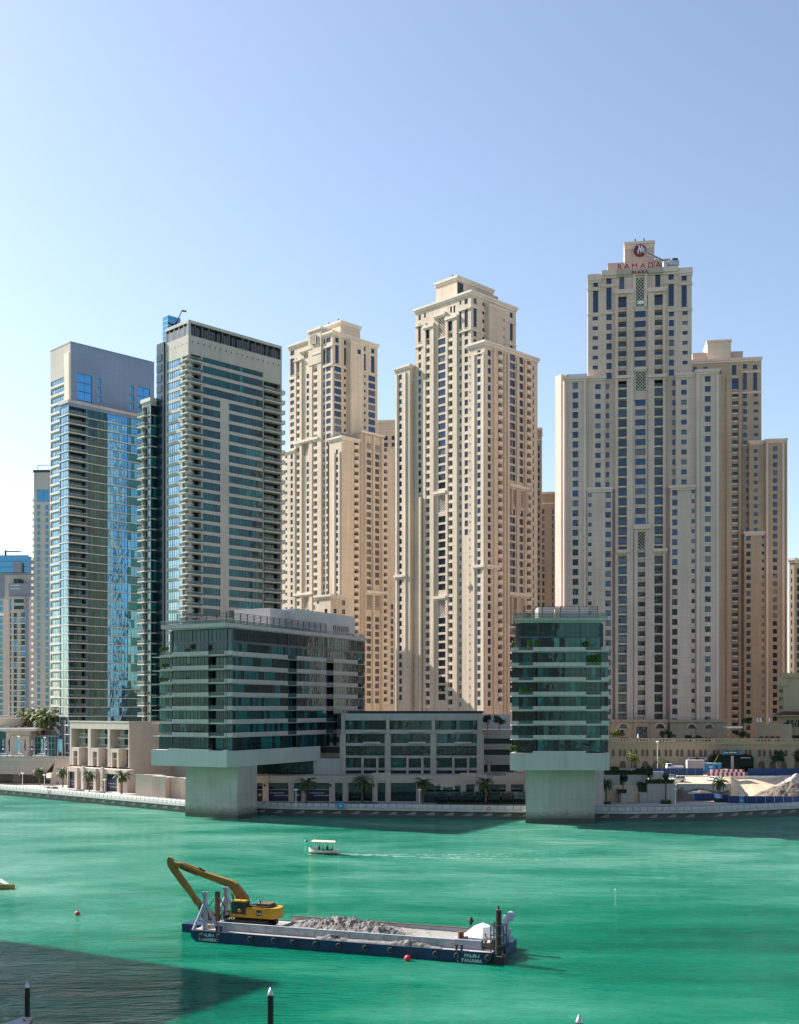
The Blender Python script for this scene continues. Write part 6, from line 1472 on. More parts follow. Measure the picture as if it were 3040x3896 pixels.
def shrub(label, px0, px1, d, zb, h, m, seed, dep=1.2, name='hedge', cat='hedge', n=None):
    rng = random.Random(seed); w = X(px1, d) - X(px0, d); loc = Vector((X((px0 + px1) / 2, d), d, zb)); c = MB(); n = n or int(120 * w * h) + 60
    for i in range(n):
        p = Vector((rng.uniform(-w / 2, w / 2), rng.uniform(-dep / 2, dep / 2), h * rng.random() ** .6 * (.8 + .35 * mn.noise(Vector((i * .01, seed, 0)))))); a = Vector((rng.gauss(0, 1), rng.gauss(0, 1), rng.gauss(0, .8))).normalized(); b = a.orthogonal().normalized(); e = a.cross(b); s = .17 * rng.uniform(.6, 1.4)
        c.poly([p - b * s, p + e * s * .6, p + b * s, p - e * s * .6], m)
    if name == 'hedge': c.box(-w / 2 + .1, w / 2 - .1, -dep / 2 + .15, dep / 2 - .15, -.05, h * .62, LEAF)
    o = link(name, c.mesh(name)); o.location = loc; return tag(o, label, cat)
def plants():
    tree('street_tree', 'round dark tree by the pink barriers, right beside the broad pier tray', d1x(285), 348, 7.6, 4.6, 2.1, LEAF, 31); tree('street_tree', 'sparse yellow green tree before the arched podium wall', d1x(420), 358, 9, 7.6, 2.4, LEAFY, 32, .4, 500); tree('street_tree', 'left one of the two close dark trees behind the hedge topped wall', d1x(462), 344, 7.2, 4.6, 1.7, LEAF, 33)
    tree('street_tree', 'right one of the two close dark trees behind the hedge topped wall', d1x(500), 344, 7.2, 4.7, 1.7, LEAF, 34); tree('street_tree', 'young tree growing from the small white box planter', d1x(345), 330.6, 5.2, 5.8, 1.5, LEAF, 35, .35, 700); tree('street_tree', 'narrow dark tree at the left end of the big white garden wall', d1x(552), 334.5, 7.0, 6.0, 1.1, LEAF, 36, .3, 600)
    tree('street_tree', 'broad street tree in front of the arched podium wall at the far right', d1x(1545), 361, 9.6, 7.0, 2.9, LEAF, 37, .4, 1100); tree('street_tree', 'almost bare thin tree behind the tall lamp post', d1x(636), 359, 9.2, 5.8, 2.2, LEAFY, 38, .35, 130); tree('street_tree', 'green tree cut off by the right edge of the picture', d1x(1700), 361, 9.6, 7.0, 2.2, LEAF, 39, .4, 700)
    for i, (x, y0, y1, r, m, lab) in enumerate(((268, 358, 418, 1.9, LEAFY, 'yellow green tree on the podium terrace, next to the broad pier block'), (325, 345, 418, 2.2, LEAF, 'round dark tree on the podium terrace under the first arch window'), (662, 355, 424, 1.6, LEAF, 'taller narrow tree on the podium terrace in front of the hotel doors'), (714, 370, 424, 1.7, LEAF, 'rounder tree on the podium terrace just right of the narrow one'),
                                                (850, 397, 424, 1.3, LEAF, 'low bush on the podium terrace below the middle arch windows'), (930, 398, 424, 1.2, LEAF, 'low bush on the podium terrace right of the middle arch windows'), (1250, 355, 424, 2.6, LEAF, 'wide dark tree on the podium terrace beneath the bright canopy'), (1310, 262, 305, 2.6, LEAF, 'dark tree on the terrace house roof'))):
        d = 373; tree('terrace_tree', lab, d1x(x), d, Z(d1y(y1), d) - 1.5, (y1 - y0) / 2.0286 / F * d + 1.5, r, m, 50 + i, .35, 420, 'trees on the podium terrace')
    shrub('low clipped hedge by the lamp post, near the bridge', gx(930), gx(1170), 384, GZ, .9, HEDGE, 61); shrub('long clipped hedge between two sunlit palms', gx(1200), gx(1700), 371, GZ, 1.0, HEDGE, 62); shrub('short clipped hedge at the foot of the largest sunlit palm', gx(1760), gx(2130), 363, GZ, .9, HEDGE, 63)
    shrub('round shrub under the palm next to the wedge block pier', 592, 628, 353, GZ, .8, HEDGE, 64); shrub('dark hedge running along the shop arcade', c5x(140), c5x(760), 324.2, GZ, .7, LEAF, 65, 1.0); shrub('dark hedge running along the cafe awnings', c5x(1080), c5x(1560), 323.6, GZ, .7, LEAF, 66, 1.0)
    shrub('hedge along the top of the tall pale back wall', d1x(200), d1x(530), 336.8, Z(d1y(707), 336), 1.6, LEAF, 67, 1.0); shrub('dark hedge on top of the big white garden wall', d1x(522), d1x(735), 332.2, Z(d1y(776), 331) - .1, 1.6, LEAF, 68, 1.6); shrub('dense dark shrub on the low step of the white garden wall', d1x(455), d1x(537), 333.5, 5.4, 3.2, LEAF, 69, 2.0)
    shrub('small shrub under the young tree in the box planter', d1x(300), d1x(372), 329.8, Z(d1y(848), 329) - .2, 1.5, LEAF, 70, 1.8); shrub('shrub at the foot of the palm before the blue hoarding', d1x(1050), d1x(1112), 332, GZ, 1.3, LEAF, 71, 1.5); shrub('shrub at the foot of the tied palm', d1x(636), d1x(715), 326, GZ, 1.2, HEDGE, 72, 1.4); shrub('yellow green shrub below the sparse yellow tree', d1x(382), d1x(450), 356, 8.6, 1.4, LEAFY, 73); shrub('bush beside the parked white cars', d1x(608), d1x(672), 343.5, 7.0, 1.4, LEAF, 74, 1.5)
    shrub('shrub at the foot of the shaded palm by the broad pier', d1x(190), d1x(250), 325, GZ, .9, HEDGE, 75)
    # planting on balconies and roofs
    for i, (px, py, d, w, h, m, lab) in enumerate(((c4x(225), c4y(408), 309, 34, 1.3, LEAFY, 'light green plants on the top left balcony of the wedge block'), (c4x(232), c4y(522), 309, 30, 1.5, HEDGE, 'brown green plants on the second left balcony of the wedge block'), (c4x(222), c4y(612), 309, 36, 1.2, HEDGE, 'grassy plants on the third left balcony of the wedge block'), (c4x(418), c4y(400), 306, 22, 1.8, LEAF, 'leafy plant beside the white box on the wedge block terrace'),
                                                    (c6x(352), c6y(488), 290.8, 14, 1.6, LEAFY, 'bright plant at the left end of the narrow block terrace'), (c6x(492), c6y(486), 291.2, 18, 2.2, LEAFY, 'bright twin plant near the left of the narrow block terrace'), (c6x(565), c6y(486), 291.2, 14, 2.1, LEAFY, 'bright plant nearest the middle of the narrow block terrace'), (c6x(1060), c6y(640), 290.8, 50, 2.8, HEDGE, 'dense creeper hanging on the upper right balcony of the narrow block'), (c6x(355), c6y(1402), 290.6, 26, 1.8, LEAFY, 'flowering plants on the lowest left balcony of the narrow block'), (c6x(985), c6y(486), 291.2, 22, 1.6, HEDGE, 'low green plants near the right of the narrow block terrace'),
                                                    (c6x(455), c6y(895), 290.5, 44, 1.6, HEDGE, 'trailing plants on a middle left balcony of the narrow block'))):
        z = Z(py, d); shrub(lab, px - w / 2, px + w / 2, d, z, h, m, 80 + i, .6, 'balcony_plant', 'plant')
    for i, (x, r, lab) in enumerate(((1355, 2.2, 'leafy roof tree next to the framed block, on the link building'), (1420, 2.6, 'wider dark roof tree on the link building by the narrow block'))): d = 352; tree('roof_tree', lab, c5x(x), d, Z(c5y(250), d), 4.6, r, LEAF, 95 + i, .3, 500)
plants()
# ------------------------------------------------------------------ street furniture, vehicles, people
def lamp(label, px, d, zb, ytop, group='lamp posts', arm=0):
    t = thing('lamp_post', label, 'lamp post', (X(px, d), d, zb), 0, group); h = Z(ytop, d) - zb; m = MB(); m.tube((0, 0, 0), (0, 0, h - .2), .13, WHITE, .09, 8); link('pole', m.mesh('pole'), t); m = MB(); m.lathe((0, 0, h - .25), [(.12, -.2), (.55, 0), (.5, .22), (.2, .34)], WHITE, 12); link('lamp_head', m.mesh('lamp_head'), t)
lamp('white promenade lamp post in front of the bridge, beside the clipped hedge', gx(900), 386, GZ, gy(1050)); lamp('white lamp post standing at the shaded quay under the bridge', gx(455), 398, GZ, gy(1015)); lamp('lamp post before the sunlit house block, between two palms', c3x(848), 364, GZ, c3y(778)); lamp('lamp post in shade left of the blue bin', c5x(321), 314, GZ, c5y(572)); lamp('lamp post in shade beside the cafe palm', c5x(988), 312.5, GZ, c5y(572))
lamp('tall white street lamp in front of the arched podium wall', d1x(613), 359, 9.2, d1y(447)); lamp('slim lamp post at the end of the big white garden wall', d1x(750), 322, GZ, d1y(812)); lamp('lamp post on the bridge behind the light blue flag', gx(378), 420, DECKZ, gy(268)); lamp('lamp post on the bridge between the wavy flag and the dark flag', gx(908), 420, DECKZ, gy(292))
FB = paint('flag_navy', (.022, .02, .10), .7); FC = paint('flag_light_blue', (.14, .52, .66), .7)
def flags():
    for i, (x, w, m, lab) in enumerate(((68, 62, FB, 'broad navy flag nearest the left edge, on the bridge'), (190, 30, FB, 'narrow navy flag second from the left on the bridge'), (360, 54, FC, 'broad light blue flag over the second white car'), (510, 26, FB, 'thin navy flag in the middle of the plain wall'), (655, 60, FB, 'broad navy flag at the corner of the plain wall'), (850, 28, FC, 'narrow wavy light blue flag'), (940, 54, FB, 'navy flag right of the wavy light blue flag'), (1150, 30, FB, 'narrow navy flag overlapped by the last light blue one'), (1220, 66, FC, 'rightmost broad light blue flag, by the sunlit house block'))):
        d = 413.2; wd = w / 5.325 / F * d; t = thing('banner_flag', lab, 'flag', (X(gx(x), d), d, DECKZ), 0, 'flags along the bridge'); h = Z(gy(330), d) - DECKZ; p = MB(); p.tube((wd / 2 + .08, 0, 0), (wd / 2 + .08, 0, h), .07, WHITE, .05, 6); link('pole', p.mesh('pole'), t)
        b = MB(); n = 8; h0 = h - (250 / 5.325 / F * d)
        for k in range(n):
            za, zb_ = h0 + (h - h0) * k / n, h0 + (h - h0) * (k + 1) / n; f1 = lambda z: .18 * math.sin(z * 1.7 + i)
            for o in (0, .03): b.poly([(-wd / 2 + f1(za) * .3, f1(za) + o, za), (wd / 2, o, za), (wd / 2, o, zb_), (-wd / 2 + f1(zb_) * .3, f1(zb_) + o, zb_)], m)
        bo = link('banner', b.mesh('banner'), t)
        if w > 45 and m is FB:
            e = MB(); zz = h0 + .8
            for a in range(5): e.box(-.28, .28, -.32, -.26, zz + 1.2 + a * .5, zz + 1.45 + a * .5, LETTER)
            e.lathe((0, -.28, zz), [(.01, -.35), (.35, -.1), (.35, .2), (.05, .4)], LETTER, 8); link('banner_emblem', e.mesh('banner_emblem'), bo)
flags()
CARW = paint('white_car_paint', (.75, .75, .75), .25, 0, .02); CARD = paint('dark_car_paint', (.03, .035, .04), .25, .3, .02); CARG = paint('silver_car_paint', (.42, .45, .47), .25, .5, .02); TYRE = paint('black_rubber', (.02, .02, .02), .8); REDL = paint('red_lens', (.4, .01, .01), .3); CLEARL = paint('headlight_lens', (.7, .7, .68), .15)
CGL = glass('car_glass', (.01, .012, .014), (.12, (.8, .85, .9)), .0)
def car(name, label, loc, rz, paintm, suv=False, group=None):
    t = thing(name, label, 'car', loc, rz, group); L2, W2 = 2.3, .9; H1, H2 = (.95, 1.75) if suv else (.82, 1.42)
    def extr(prof, w0, w1, m):
        b = MB(); n = len(prof); l = [Vector((x, -w0 if z < H1 + .01 else -w1, z)) for x, z in prof]; r = [Vector((v.x, -v.y, v.z)) for v in l]; b.poly(l, m); b.poly(r[::-1], m)
        for i in range(n): j = (i + 1) % n; b.poly([l[i], l[j], r[j], r[i]], m)
        return b
    body = extr([(-L2, .35), (-L2 - .02, .7), (-L2 + .15, H1 - .02), (-1.2, H1), (1.0, H1), (L2 - .15, H1 - .18), (L2, .6), (L2 - .05, .32), (1.0, .25), (-1.0, .25)], W2, W2, paintm); link('body', body.mesh('body'), t)
    back = -2.15 if suv else -1.75
    cab = extr([(back, H1 + .001), (back + .25, H2 - .06), (back + .6, H2), (.0, H2), (.35, H2 - .05), (1.15, H1 + .001)], W2, W2 - .14, paintm); link('cabin', cab.mesh('cabin'), t)
    for sg in (-1, 1):
        b = MB(); y0, y1 = sg * (W2 + .012), sg * (W2 - .11); zt = H2 - .12; zz = lambda z: y0 + (y1 - y0) * (z - H1) / (zt - H1)
        for x0, x1, x2, x3 in ((back + .32, -.55, -.55, back + .45), (-.45, .95, .3, -.45)): b.poly([(x0, zz(H1 + .06), H1 + .06), (x1, zz(H1 + .06), H1 + .06), (x2, zz(zt), zt), (x3, zz(zt), zt)], CGL)
        link('side_window', b.mesh('side_window'), t)
    b = MB(); b.poly([(1.13, -W2 + .1, H1 + .05), (1.13, W2 - .1, H1 + .05), (.42, W2 - .2, H2 - .1), (.42, -W2 + .2, H2 - .1)], CGL); link('windscreen', b.mesh('windscreen'), t)
    for x in (-1.4, 1.4):
        for sg in (-1, 1):
            w = MB(); w.tube((x, sg * (W2 - .18), .33), (x, sg * (W2 + .03), .33), .34, TYRE, n=16); wo = link('wheel', w.mesh('wheel'), t); r = MB(); r.tube((x, sg * (W2 + .02), .33), (x, sg * (W2 + .045), .33), .2, ALU, n=12); link('rim', r.mesh('rim'), wo)
    for sg in (-1, 1):
        b = MB(); b.box(L2 - .12, L2 + .01, sg * .68 - .18, sg * .68 + .18, .58, .74, CLEARL); link('headlight', b.mesh('headlight'), t); b = MB(); b.box(-L2 - .03, -L2 + .08, sg * .72 - .12, sg * .72 + .12, .62, .82, REDL); link('tail_light', b.mesh('tail_light'), t)
    return t
for x, lab, m, rz, s in ((90, 'white car with red roof lights nearest the left edge on the bridge', CARW, 0, False), (355, 'white car under the broad light blue flag on the bridge', CARW, R(180), False), (800, 'pale car in the middle of the bridge, under the wavy flag', CARW, R(180), False), (1140, 'dark car at the right end of the bridge', CARD, R(180), False)):
    d = 416; car('parked_car', lab, (X(gx(x), d), d, DECKZ + .55), rz, m, s, 'cars on the bridge')
car('parked_car', 'white four wheel drive parked behind the big white garden wall', (X(d1x(768), 346), 346, 7.55), R(184), CARW, True, 'cars parked above the garden walls'); car('parked_car', 'dark windowed white saloon parked behind the white four wheel drive', (X(d1x(715), 350), 350, 8.0), R(178), CARG, False, 'cars parked above the garden walls')
car('parked_car', 'small white car half hidden by the palm at the sand pit', (X(d1x(1040), 347), 347, 7.7), R(120), CARW, False, 'cars parked above the garden walls'); car('parked_car', 'silver car between the dark tree and the pink barriers', (X(d1x(342), 354), 354, 8.5), R(170), CARG, False); car('parked_car', 'white car behind the red and white barriers, next to the blue container', (X(d1x(1130), 358.5), 358.5, 9.2), R(175), CARW, False)
BLUEH = paint('blue_hoarding', (.006, .04, .15), .55, 0, .15, .3); BLUEL = paint('light_blue_sign', (.05, .20, .42), .5)
def hoarding(label, pts, h, signs=()):
    t = thing('hoarding', label, 'hoarding', (*pts[0][:2], pts[0][2]), 0, 'blue site hoardings'); m = MB(); p_ = MB()
    for (x0, y0, z0), (x1, y1, z1) in zip(pts, pts[1:]):
        n = max(1, int(math.hypot(x1 - x0, y1 - y0) / 2.4))
        for i in range(n):
            a, b = i / n, (i + 1) / n; q = lambda t_: Vector((x0 + (x1 - x0) * t_, y0 + (y1 - y0) * t_, z0 + (z1 - z0) * t_)); A, B = q(a), q(b - .004); up = Vector((0, 0, h)); nn = Vector((0, .06, 0)); m.poly([A, B, B + up, A + up], BLUEH); m.poly([A + nn, B + nn, B + up + nn, A + up + nn], BLUEH); m.poly([A + up, B + up, B + up + nn, A + up + nn], BLUEH)
            p_.tube(A + Vector((0, .15, 0)), A + Vector((0, .15, h + .05)), .05, ALU, n=5)
    m.build('panel', t); p_.build('post', t)
    for px, d, z in signs:
        s = MB(); x = X(px, d); s.box(x - .75, x + .75, d - .12, d - .03, z + .1, z + h + .15, BLUEL); s.box(x - .75, x + .75, d - .125, d - .02, z + h - .1, z + h + .45, LETTER); s.poly([(x - .4, d - .13, z + .7), (x + .4, d - .13, z + .7), (x, d - .13, z + 1.35)], LETTER); s.build('hoarding_sign', t)
P3 = lambda px, d, z: (X(px, d), d, z)
hoarding('upper blue hoarding left of the site entrance', [P3(d1x(520), 357, 8.75), P3(d1x(968), 356, 8.75)], 2.3); hoarding('upper blue hoarding right of the site entrance', [P3(d1x(1312), 358.2, 8.7), P3(d1x(1760), 358.2, 8.7)], 2.2)
hoarding('short lower blue hoarding with one site sign, left of the palm', [P3(d1x(795), 337, GZ), P3(d1x(1045), 337, GZ), P3(d1x(1165), 329, GZ)], 2.2, ((d1x(880), 337, GZ),)); hoarding('long lower blue hoarding running out of the picture on the right', [P3(d1x(1165), 328.6, GZ), P3(d1x(1800), 326, GZ)], 2.1, ((d1x(1260), 328.2, GZ),))
RB = paint('red_barrier_plastic', (.42, .015, .02), .5); WB = paint('white_barrier_plastic', (.7, .7, .7), .5); PB = paint('pink_barrier_plastic', (.6, .05, .12), .5)
def barrier_mesh(m):
    b = MB(); pr = [(-.3, 0), (.3, 0), (.3, .25), (.14, .45), (.12, 1.05), (-.12, 1.05), (-.14, .45), (-.3, .25)]; 
    for x0, x1 in ((-.58, .58),):
        l = [Vector((x0, y, z)) for y, z in pr]; r = [Vector((x1, y, z)) for y, z in pr]; b.poly(l[::-1], m); b.poly(r, m)
        for i in range(8): j = (i + 1) % 8; b.poly([l[i], l[j], r[j], r[i]], m)
    return b.mesh('water_barrier')
def barriers():
    ms = {k: barrier_mesh(m) for k, m in (('red', RB), ('white', WB), ('pink', PB))}; ordn = ['first', 'second', 'third', 'fourth', 'fifth', 'sixth', 'seventh', 'eighth', 'ninth', 'tenth', 'eleventh', 'twelfth', 'thirteenth', 'fourteenth', 'fifteenth', 'sixteenth']
    for i in range(16):
        k = 'red' if i % 2 == 0 else 'white'; d = 355; o = link('traffic_barrier', ms[k]); o.location = (X(d1x(1008) + i * 8.8, d), d, 8.65); o.scale = (.62, 1, 1.15); tag(o, f'{ordn[i]} {k} barrier from the left in the front row at the site gate', 'barrier', 'barriers at the site gate')
    for i in range(14):
        k = 'red' if i % 2 else 'white'; d = 357.2; o = link('traffic_barrier', ms[k]); o.location = (X(d1x(1030) + i * 9.2, d), d, 9.35); o.scale = (.66, 1, 1.2); tag(o, f'{ordn[i]} {k} barrier from the left in the rear row at the site gate', 'barrier', 'barriers at the site gate')
    for i in range(5):
        k = 'pink' if i % 2 == 0 else 'white'; d = 351; o = link('traffic_barrier', ms[k]); o.location = (X(d1x(308) + i * 12, d), d, 8.05); o.scale = (.9, 1, 1.3); tag(o, f'{ordn[i]} {k} barrier from the left in the front row beside the dark street tree', 'barrier', 'barriers beside the street tree')
    for i in range(5):
        k = 'white' if i % 2 == 0 else 'pink'; d = 353; o = link('traffic_barrier', ms[k]); o.location = (X(d1x(306) + i * 12, d), d, 8.9); o.scale = (.9, 1, 1.2); tag(o, f'{ordn[i]} {k} barrier from the left in the back row beside the dark street tree', 'barrier', 'barriers beside the street tree')
barriers()
def site_things():
    blue = paint('container_blue', (.03, .28, .52), .5); d = 361; t = thing('site_container', 'bright blue site container behind the barriers', 'container', (X(d1x(1022), d), d, 9.6)); w = 165 / 2.0286 / F * d; m = MB(); m.box(-w / 2, w / 2, 0, 2.4, 0, 2.7, blue)
    for i in range(16): x = -w / 2 + w * (i + .5) / 16; m.box(x - .08, x + .08, -.06, -.003, .15, 2.55, blue)
    m.box(-w / 2 - .05, w / 2 + .05, -.08, 2.45, 2.7, 2.85, LETTER); link('container_shell', m.mesh('container_shell'), t); m = MB(); m.box(-.55, .55, -.1, -.061, 1.3, 1.9, LETTER); link('sign_plate', m.mesh('sign_plate'), t); m = MB(); m.box(w * .22, w * .34, -.1, -.061, .8, 2.1, DARKMET); link('window', m.mesh('window'), t)
    d = 363; t = thing('tram_shelter', 'long dark glazed shelter with a green header sign, against the podium wall', 'shelter', (X(d1x(1188), d), d, 9.9)); w = 335 / 2.0286 / F * d; m = MB(); h = 5.2; pr = [(-w / 2, 0), (w / 2, 0), (w / 2, h - 1.4), (w / 2 - .5, h - .4), (w / 2 - 1.6, h), (-w / 2 + 1.6, h), (-w / 2 + .5, h - .4), (-w / 2, h - 1.4)]
    l = [Vector((x, 0, z)) for x, z in pr]; r = [Vector((x, 2.2, z)) for x, z in pr]; G = glass('shelter_glass', (.004, .005, .006), (.0, (.2, .25, .28)), .02); m.poly(l, G)
    for i in range(8): j = (i + 1) % 8; m.poly([l[i], l[j], r[j], r[i]], DARKMET)
    link('glazed_shell', m.mesh('glazed_shell'), t); m = MB(); m.box(-w * .22, w * .2, -.5, -.1, h - .1, h + 1.2, paint('green_header', (.015, .10, .10), .4)); m.box(-w * .225, -w * .17, -.52, -.1, h - .1, h + 1.25, BLUEL); m.box(w * .15, w * .205, -.52, -.1, h - .1, h + 1.25, BLUEL); so_ = link('header_sign', m.mesh('header_sign'), t)
    e = MB(); 
    for x in (-w * .12, -w * .05, .05 * w): e.box(x - .8, x + .5, -.54, -.501, h + .45, h + .7, LETTER)
    link('sign_lettering', e.mesh('sign_lettering'), so_); m = MB(); m.box(-.45, .45, -.2, -.05, 0, h - .5, PALE); link('portal_post', m.mesh('portal_post'), t); m = MB(); m.box(w * .2, w * .42, -.1, -.04, h - 1.2, h - .95, ALU); link('trim_strip', m.mesh('trim_strip'), t)
    d = 365; t = thing('sign_board', 'long white sign board with dark emblem on the podium wall', 'sign', (X(d1x(918), d), d, 0)); m = MB(); x = 145 / 2.0286 / F * d / 2; z0, z1 = Z(d1y(590), d), Z(d1y(573), d); m.box(-x, x, 0, .2, z0, z1, LETTER); link('board', m.mesh('board'), t); m = MB(); m.lathe((0, -.02, (z0 + z1) / 2), [(.02, -.55), (.55, -.2), (.55, .2), (.02, .55)], MAROON, 10)
    for k in range(9): m.box(-x + .5 + k * .55, -x + .85 + k * .55, -.03, -.003, (z0 + z1) / 2 - .2, (z0 + z1) / 2 + .2, MAROON); m.box(x - .85 - k * .55, x - .5 - k * .55, -.03, -.003, (z0 + z1) / 2 - .2, (z0 + z1) / 2 + .2, MAROON)
    link('sign_emblem', m.mesh('sign_emblem'), t)
    d = 360; t = thing('site_truck', 'white site truck with a grey tarpaulin box behind the upper hoarding', 'truck', (X(d1x(820), d), d, 9.5)); m = MB(); m.box(-5.5, -.2, 0, 2.2, .5, 2.0, WHITE); m.box(-5.4, -3.9, .1, 2.1, 2.0, 2.8, WHITE); link('truck_body', m.mesh('truck_body'), t); m = MB(); m.box(1.0, 6.4, .2, 2.4, .6, 3.9, GREYCONC); link('load_box', m.mesh('load_box'), t); m = MB(); m.box(-5.2, -4.1, .05, .098, 2.05, 2.6, DARKMET); link('window', m.mesh('window'), t)
    for x in (-4.5, -1.5, 2, 5): m = MB(); m.tube((x, -.02, .45), (x, .35, .45), .5, TYRE, n=14); link('wheel', m.mesh('wheel'), t)
    # yellow crane jib behind the container, bright canopy on the podium
    m = MB(); a, c = P3(d1x(1048), 362.5, Z(d1y(615), 362.5)), P3(d1x(1082), 362.5, Z(d1y(550), 362.5)); m.tube(a, c, .18, paint('yellow_jib', (.6, .4, .03), .5), .12, 6); m.tube((a[0], a[1], 9.5), a, .22, DARKMET, n=6); tag(m.build('site_crane'), 'thin yellow and black crane jib sticking up over the blue container', 'crane')
    d = 371; m = MB(); m.box(X(d1x(1145), d), X(d1x(1262), d), d - 1, d + 3, Z(d1y(345), d), Z(d1y(333), d), WHITE); 
    for v in (1150, 1256): m.box(X(d1x(v - 3), d), X(d1x(v + 3), d), d + 2, d + 2.5, Z(d1y(424), d) - 1, Z(d1y(345), d), SANDSTONE)
    tag(m.build('entrance_canopy'), 'flat bright canopy above a shaded entrance on the podium terrace', 'canopy')
    for x, y0, y1, lab in ((462, 388, 420, 'white closed parasol on the podium terrace'), (1347, 262, 298, 'closed white parasol leftmost on the terrace house roof'), (1384, 262, 298, 'closed white parasol second on the terrace house roof'), (1409, 260, 298, 'closed white parasol third on the terrace house roof'), (1475, 260, 298, 'closed white parasol standing apart on the terrace house roof')):
        d = 374 if x > 1000 else 371; t = thing('closed_parasol', lab, 'parasol', (X(d1x(x), d), d, Z(d1y(y1), d) - .8), 0, 'closed parasols'); h = (y1 - y0) / 2.0286 / F * d + .8; m = MB(); m.tube((0, 0, 0), (0, 0, h), .05, ALU, n=6); link('pole', m.mesh('pole'), t); m = MB(); m.lathe((0, 0, 0), [(.34, h * .35), (.30, h * .6), (.12, h * .95), (.02, h)], WHITE, 8); link('folded_cover', m.mesh('folded_cover'), t)
    # blue bin and life rings
    d = 312; t = thing('blue_bin', 'bright blue lidded bin on the shaded promenade', 'bin', (X(c5x(562), d), d, GZ)); m = MB(); m.box(-.85, .85, -.5, .5, .12, 1.25, blue); 
    for x in (-.6, .6): m.tube((x, -.5, .12), (x, -.35, .12), .12, TYRE, n=8)
    link('bin_body', m.mesh('bin_body'), t); m = MB(); m.poly([(-.9, -.55, 1.26), (.9, -.55, 1.26), (.9, .55, 1.5), (-.9, .55, 1.5)], blue); m.box(-.9, .9, .3, .55, 1.26, 1.49, blue); link('lid', m.mesh('lid'), t); m = MB(); m.box(-.3, .3, -.53, -.501, .5, .95, LETTER); link('label_plate', m.mesh('label_plate'), t)
    for px, d, lab in ((c5x(1360), 303.0, 'red life ring on the quay railing near the broad pier'), (gx(1025), 362.3, 'red life ring on the sunlit quay railing near the bridge')):
        m = MB(); n = 14; c = Vector((X(px, d), d - .9, GZ + .75))
        for i in range(n): a, b_ = 2 * math.pi * i / n, 2 * math.pi * (i + 1) / n; m.tube(c + Vector((.42 * math.cos(a), 0, .42 * math.sin(a))), c + Vector((.42 * math.cos(b_), 0, .42 * math.sin(b_))), .11, RB, n=6)
        tag(m.build('life_ring'), lab, 'life ring')
site_things()
SKIN = paint('skin', (.30, .17, .11), .6, 0, .05); HAIR = paint('black_hair', (.015, .012, .01), .6)
def figure(joints, edges, radii, mats):
    """one continuous skinned body; mats = [(zmin, material)] from the ground up"""
    me = bpy.data.meshes.new('body'); me.from_pydata(joints, edges, []); o = bpy.data.objects.new('body', me); COL.objects.link(o); s = o.modifiers.new('skin', 'SKIN')
    for v, r in zip(me.skin_vertices[0].data, radii): v.radius = r if isinstance(r, tuple) else (r, r)
    me.skin_vertices[0].data[0].use_root = True
    o.modifiers.new('sub', 'SUBSURF').levels = 1; dg = bpy.context.evaluated_depsgraph_get(); out = bpy.data.meshes.new_from_object(o.evaluated_get(dg)); bpy.data.objects.remove(o); out.materials.clear()
    for z, m in mats: out.materials.append(m)
    for p in out.polygons:
        k = 0
        for i, (z, m) in enumerate(mats):
            if p.center.z >= z: k = i
        p.material_index = k; p.use_smooth = True
    return out
def person(label, loc, rz, shirt, trousers, pose='walk', ph=0, group=None):
    J = [(0, 0, .95), (0, 0, 1.18), (0, 0, 1.40), (0, .01, 1.50), (0, .02, 1.60), (0, .02, 1.72), (.09, 0, .90), (-.09, 0, .90), (.19, 0, 1.40), (-.19, 0, 1.40)]
    sw = .18 if pose == 'walk' else .0; sg = 1 if ph == 0 else -1
    if pose == 'sit':
        J[6], J[7] = (.1, 0, .93), (-.1, 0, .93); K = [(.12, .42, .95), (-.12, .42, .95), (.12, .45, .52), (-.12, .45, .52), (.12, .58, .48), (-.12, .58, .48)]; A = [(.24, .08, 1.14), (-.24, .08, 1.14), (.2, .3, 1.05), (-.2, .3, 1.05), (.17, .38, 1.04), (-.17, .38, 1.04)]
    else:
        K = [(.1, sw * .6 * sg + .04, .5), (-.1, -sw * .5 * sg + .06, .5), (.1, sw * sg, .09), (-.1, -sw * 1.4 * sg, .12), (.1, sw * sg + .16, .04), (-.1, -sw * 1.4 * sg + .14, .05)]; A = [(.25, -.04 - sw * .4 * sg, 1.13), (-.25, -.04 + sw * .4 * sg, 1.13), (.25, .06 - sw * .8 * sg, .90), (-.25, .06 + sw * .8 * sg, .90), (.24, .08 - sw * sg, .80), (-.24, .08 + sw * sg, .80)]
    J += [K[0], K[1], K[2], K[3], K[4], K[5], A[0], A[1], A[2], A[3], A[4], A[5]]
    E = [(0, 1), (1, 2), (2, 3), (3, 4), (4, 5), (0, 6), (0, 7), (2, 8), (2, 9), (6, 10), (10, 12), (12, 14), (7, 11), (11, 13), (13, 15), (8, 16), (16, 18), (18, 20), (9, 17), (17, 19), (19, 21)]
    Rr = [(.16, .12), (.15, .11), (.17, .11), .06, .095, .085, .09, .09, .07, .07, .065, .065, .045, .045, .04, .04, .05, .05, .038, .038, .03, .03]
    t = thing('person', label, 'person', loc, rz, group); me = figure(J, E, Rr, [(-1, TYRE if pose != 'sit' else trousers), (.1, trousers), (.92 if pose != 'sit' else 1.0, shirt), (1.47, SKIN)]); link('body', me, t)
    h = MB(); h.lathe((0, .0, 1.66), [(.102, -.02), (.108, .06), (.09, .13), (.04, .165)], HAIR, 10); link('hair', h.mesh('hair', (0, 0, 0), True), t); return t
CLOTHD = paint('dark_clothing', (.03, .03, .04), .8); CLOTHB = paint('blue_jeans', (.05, .07, .13), .8); CLOTHW = paint('pale_shirt', (.6, .58, .56), .8); CLOTHO = paint('orange_vest', (.75, .13, .02), .7)
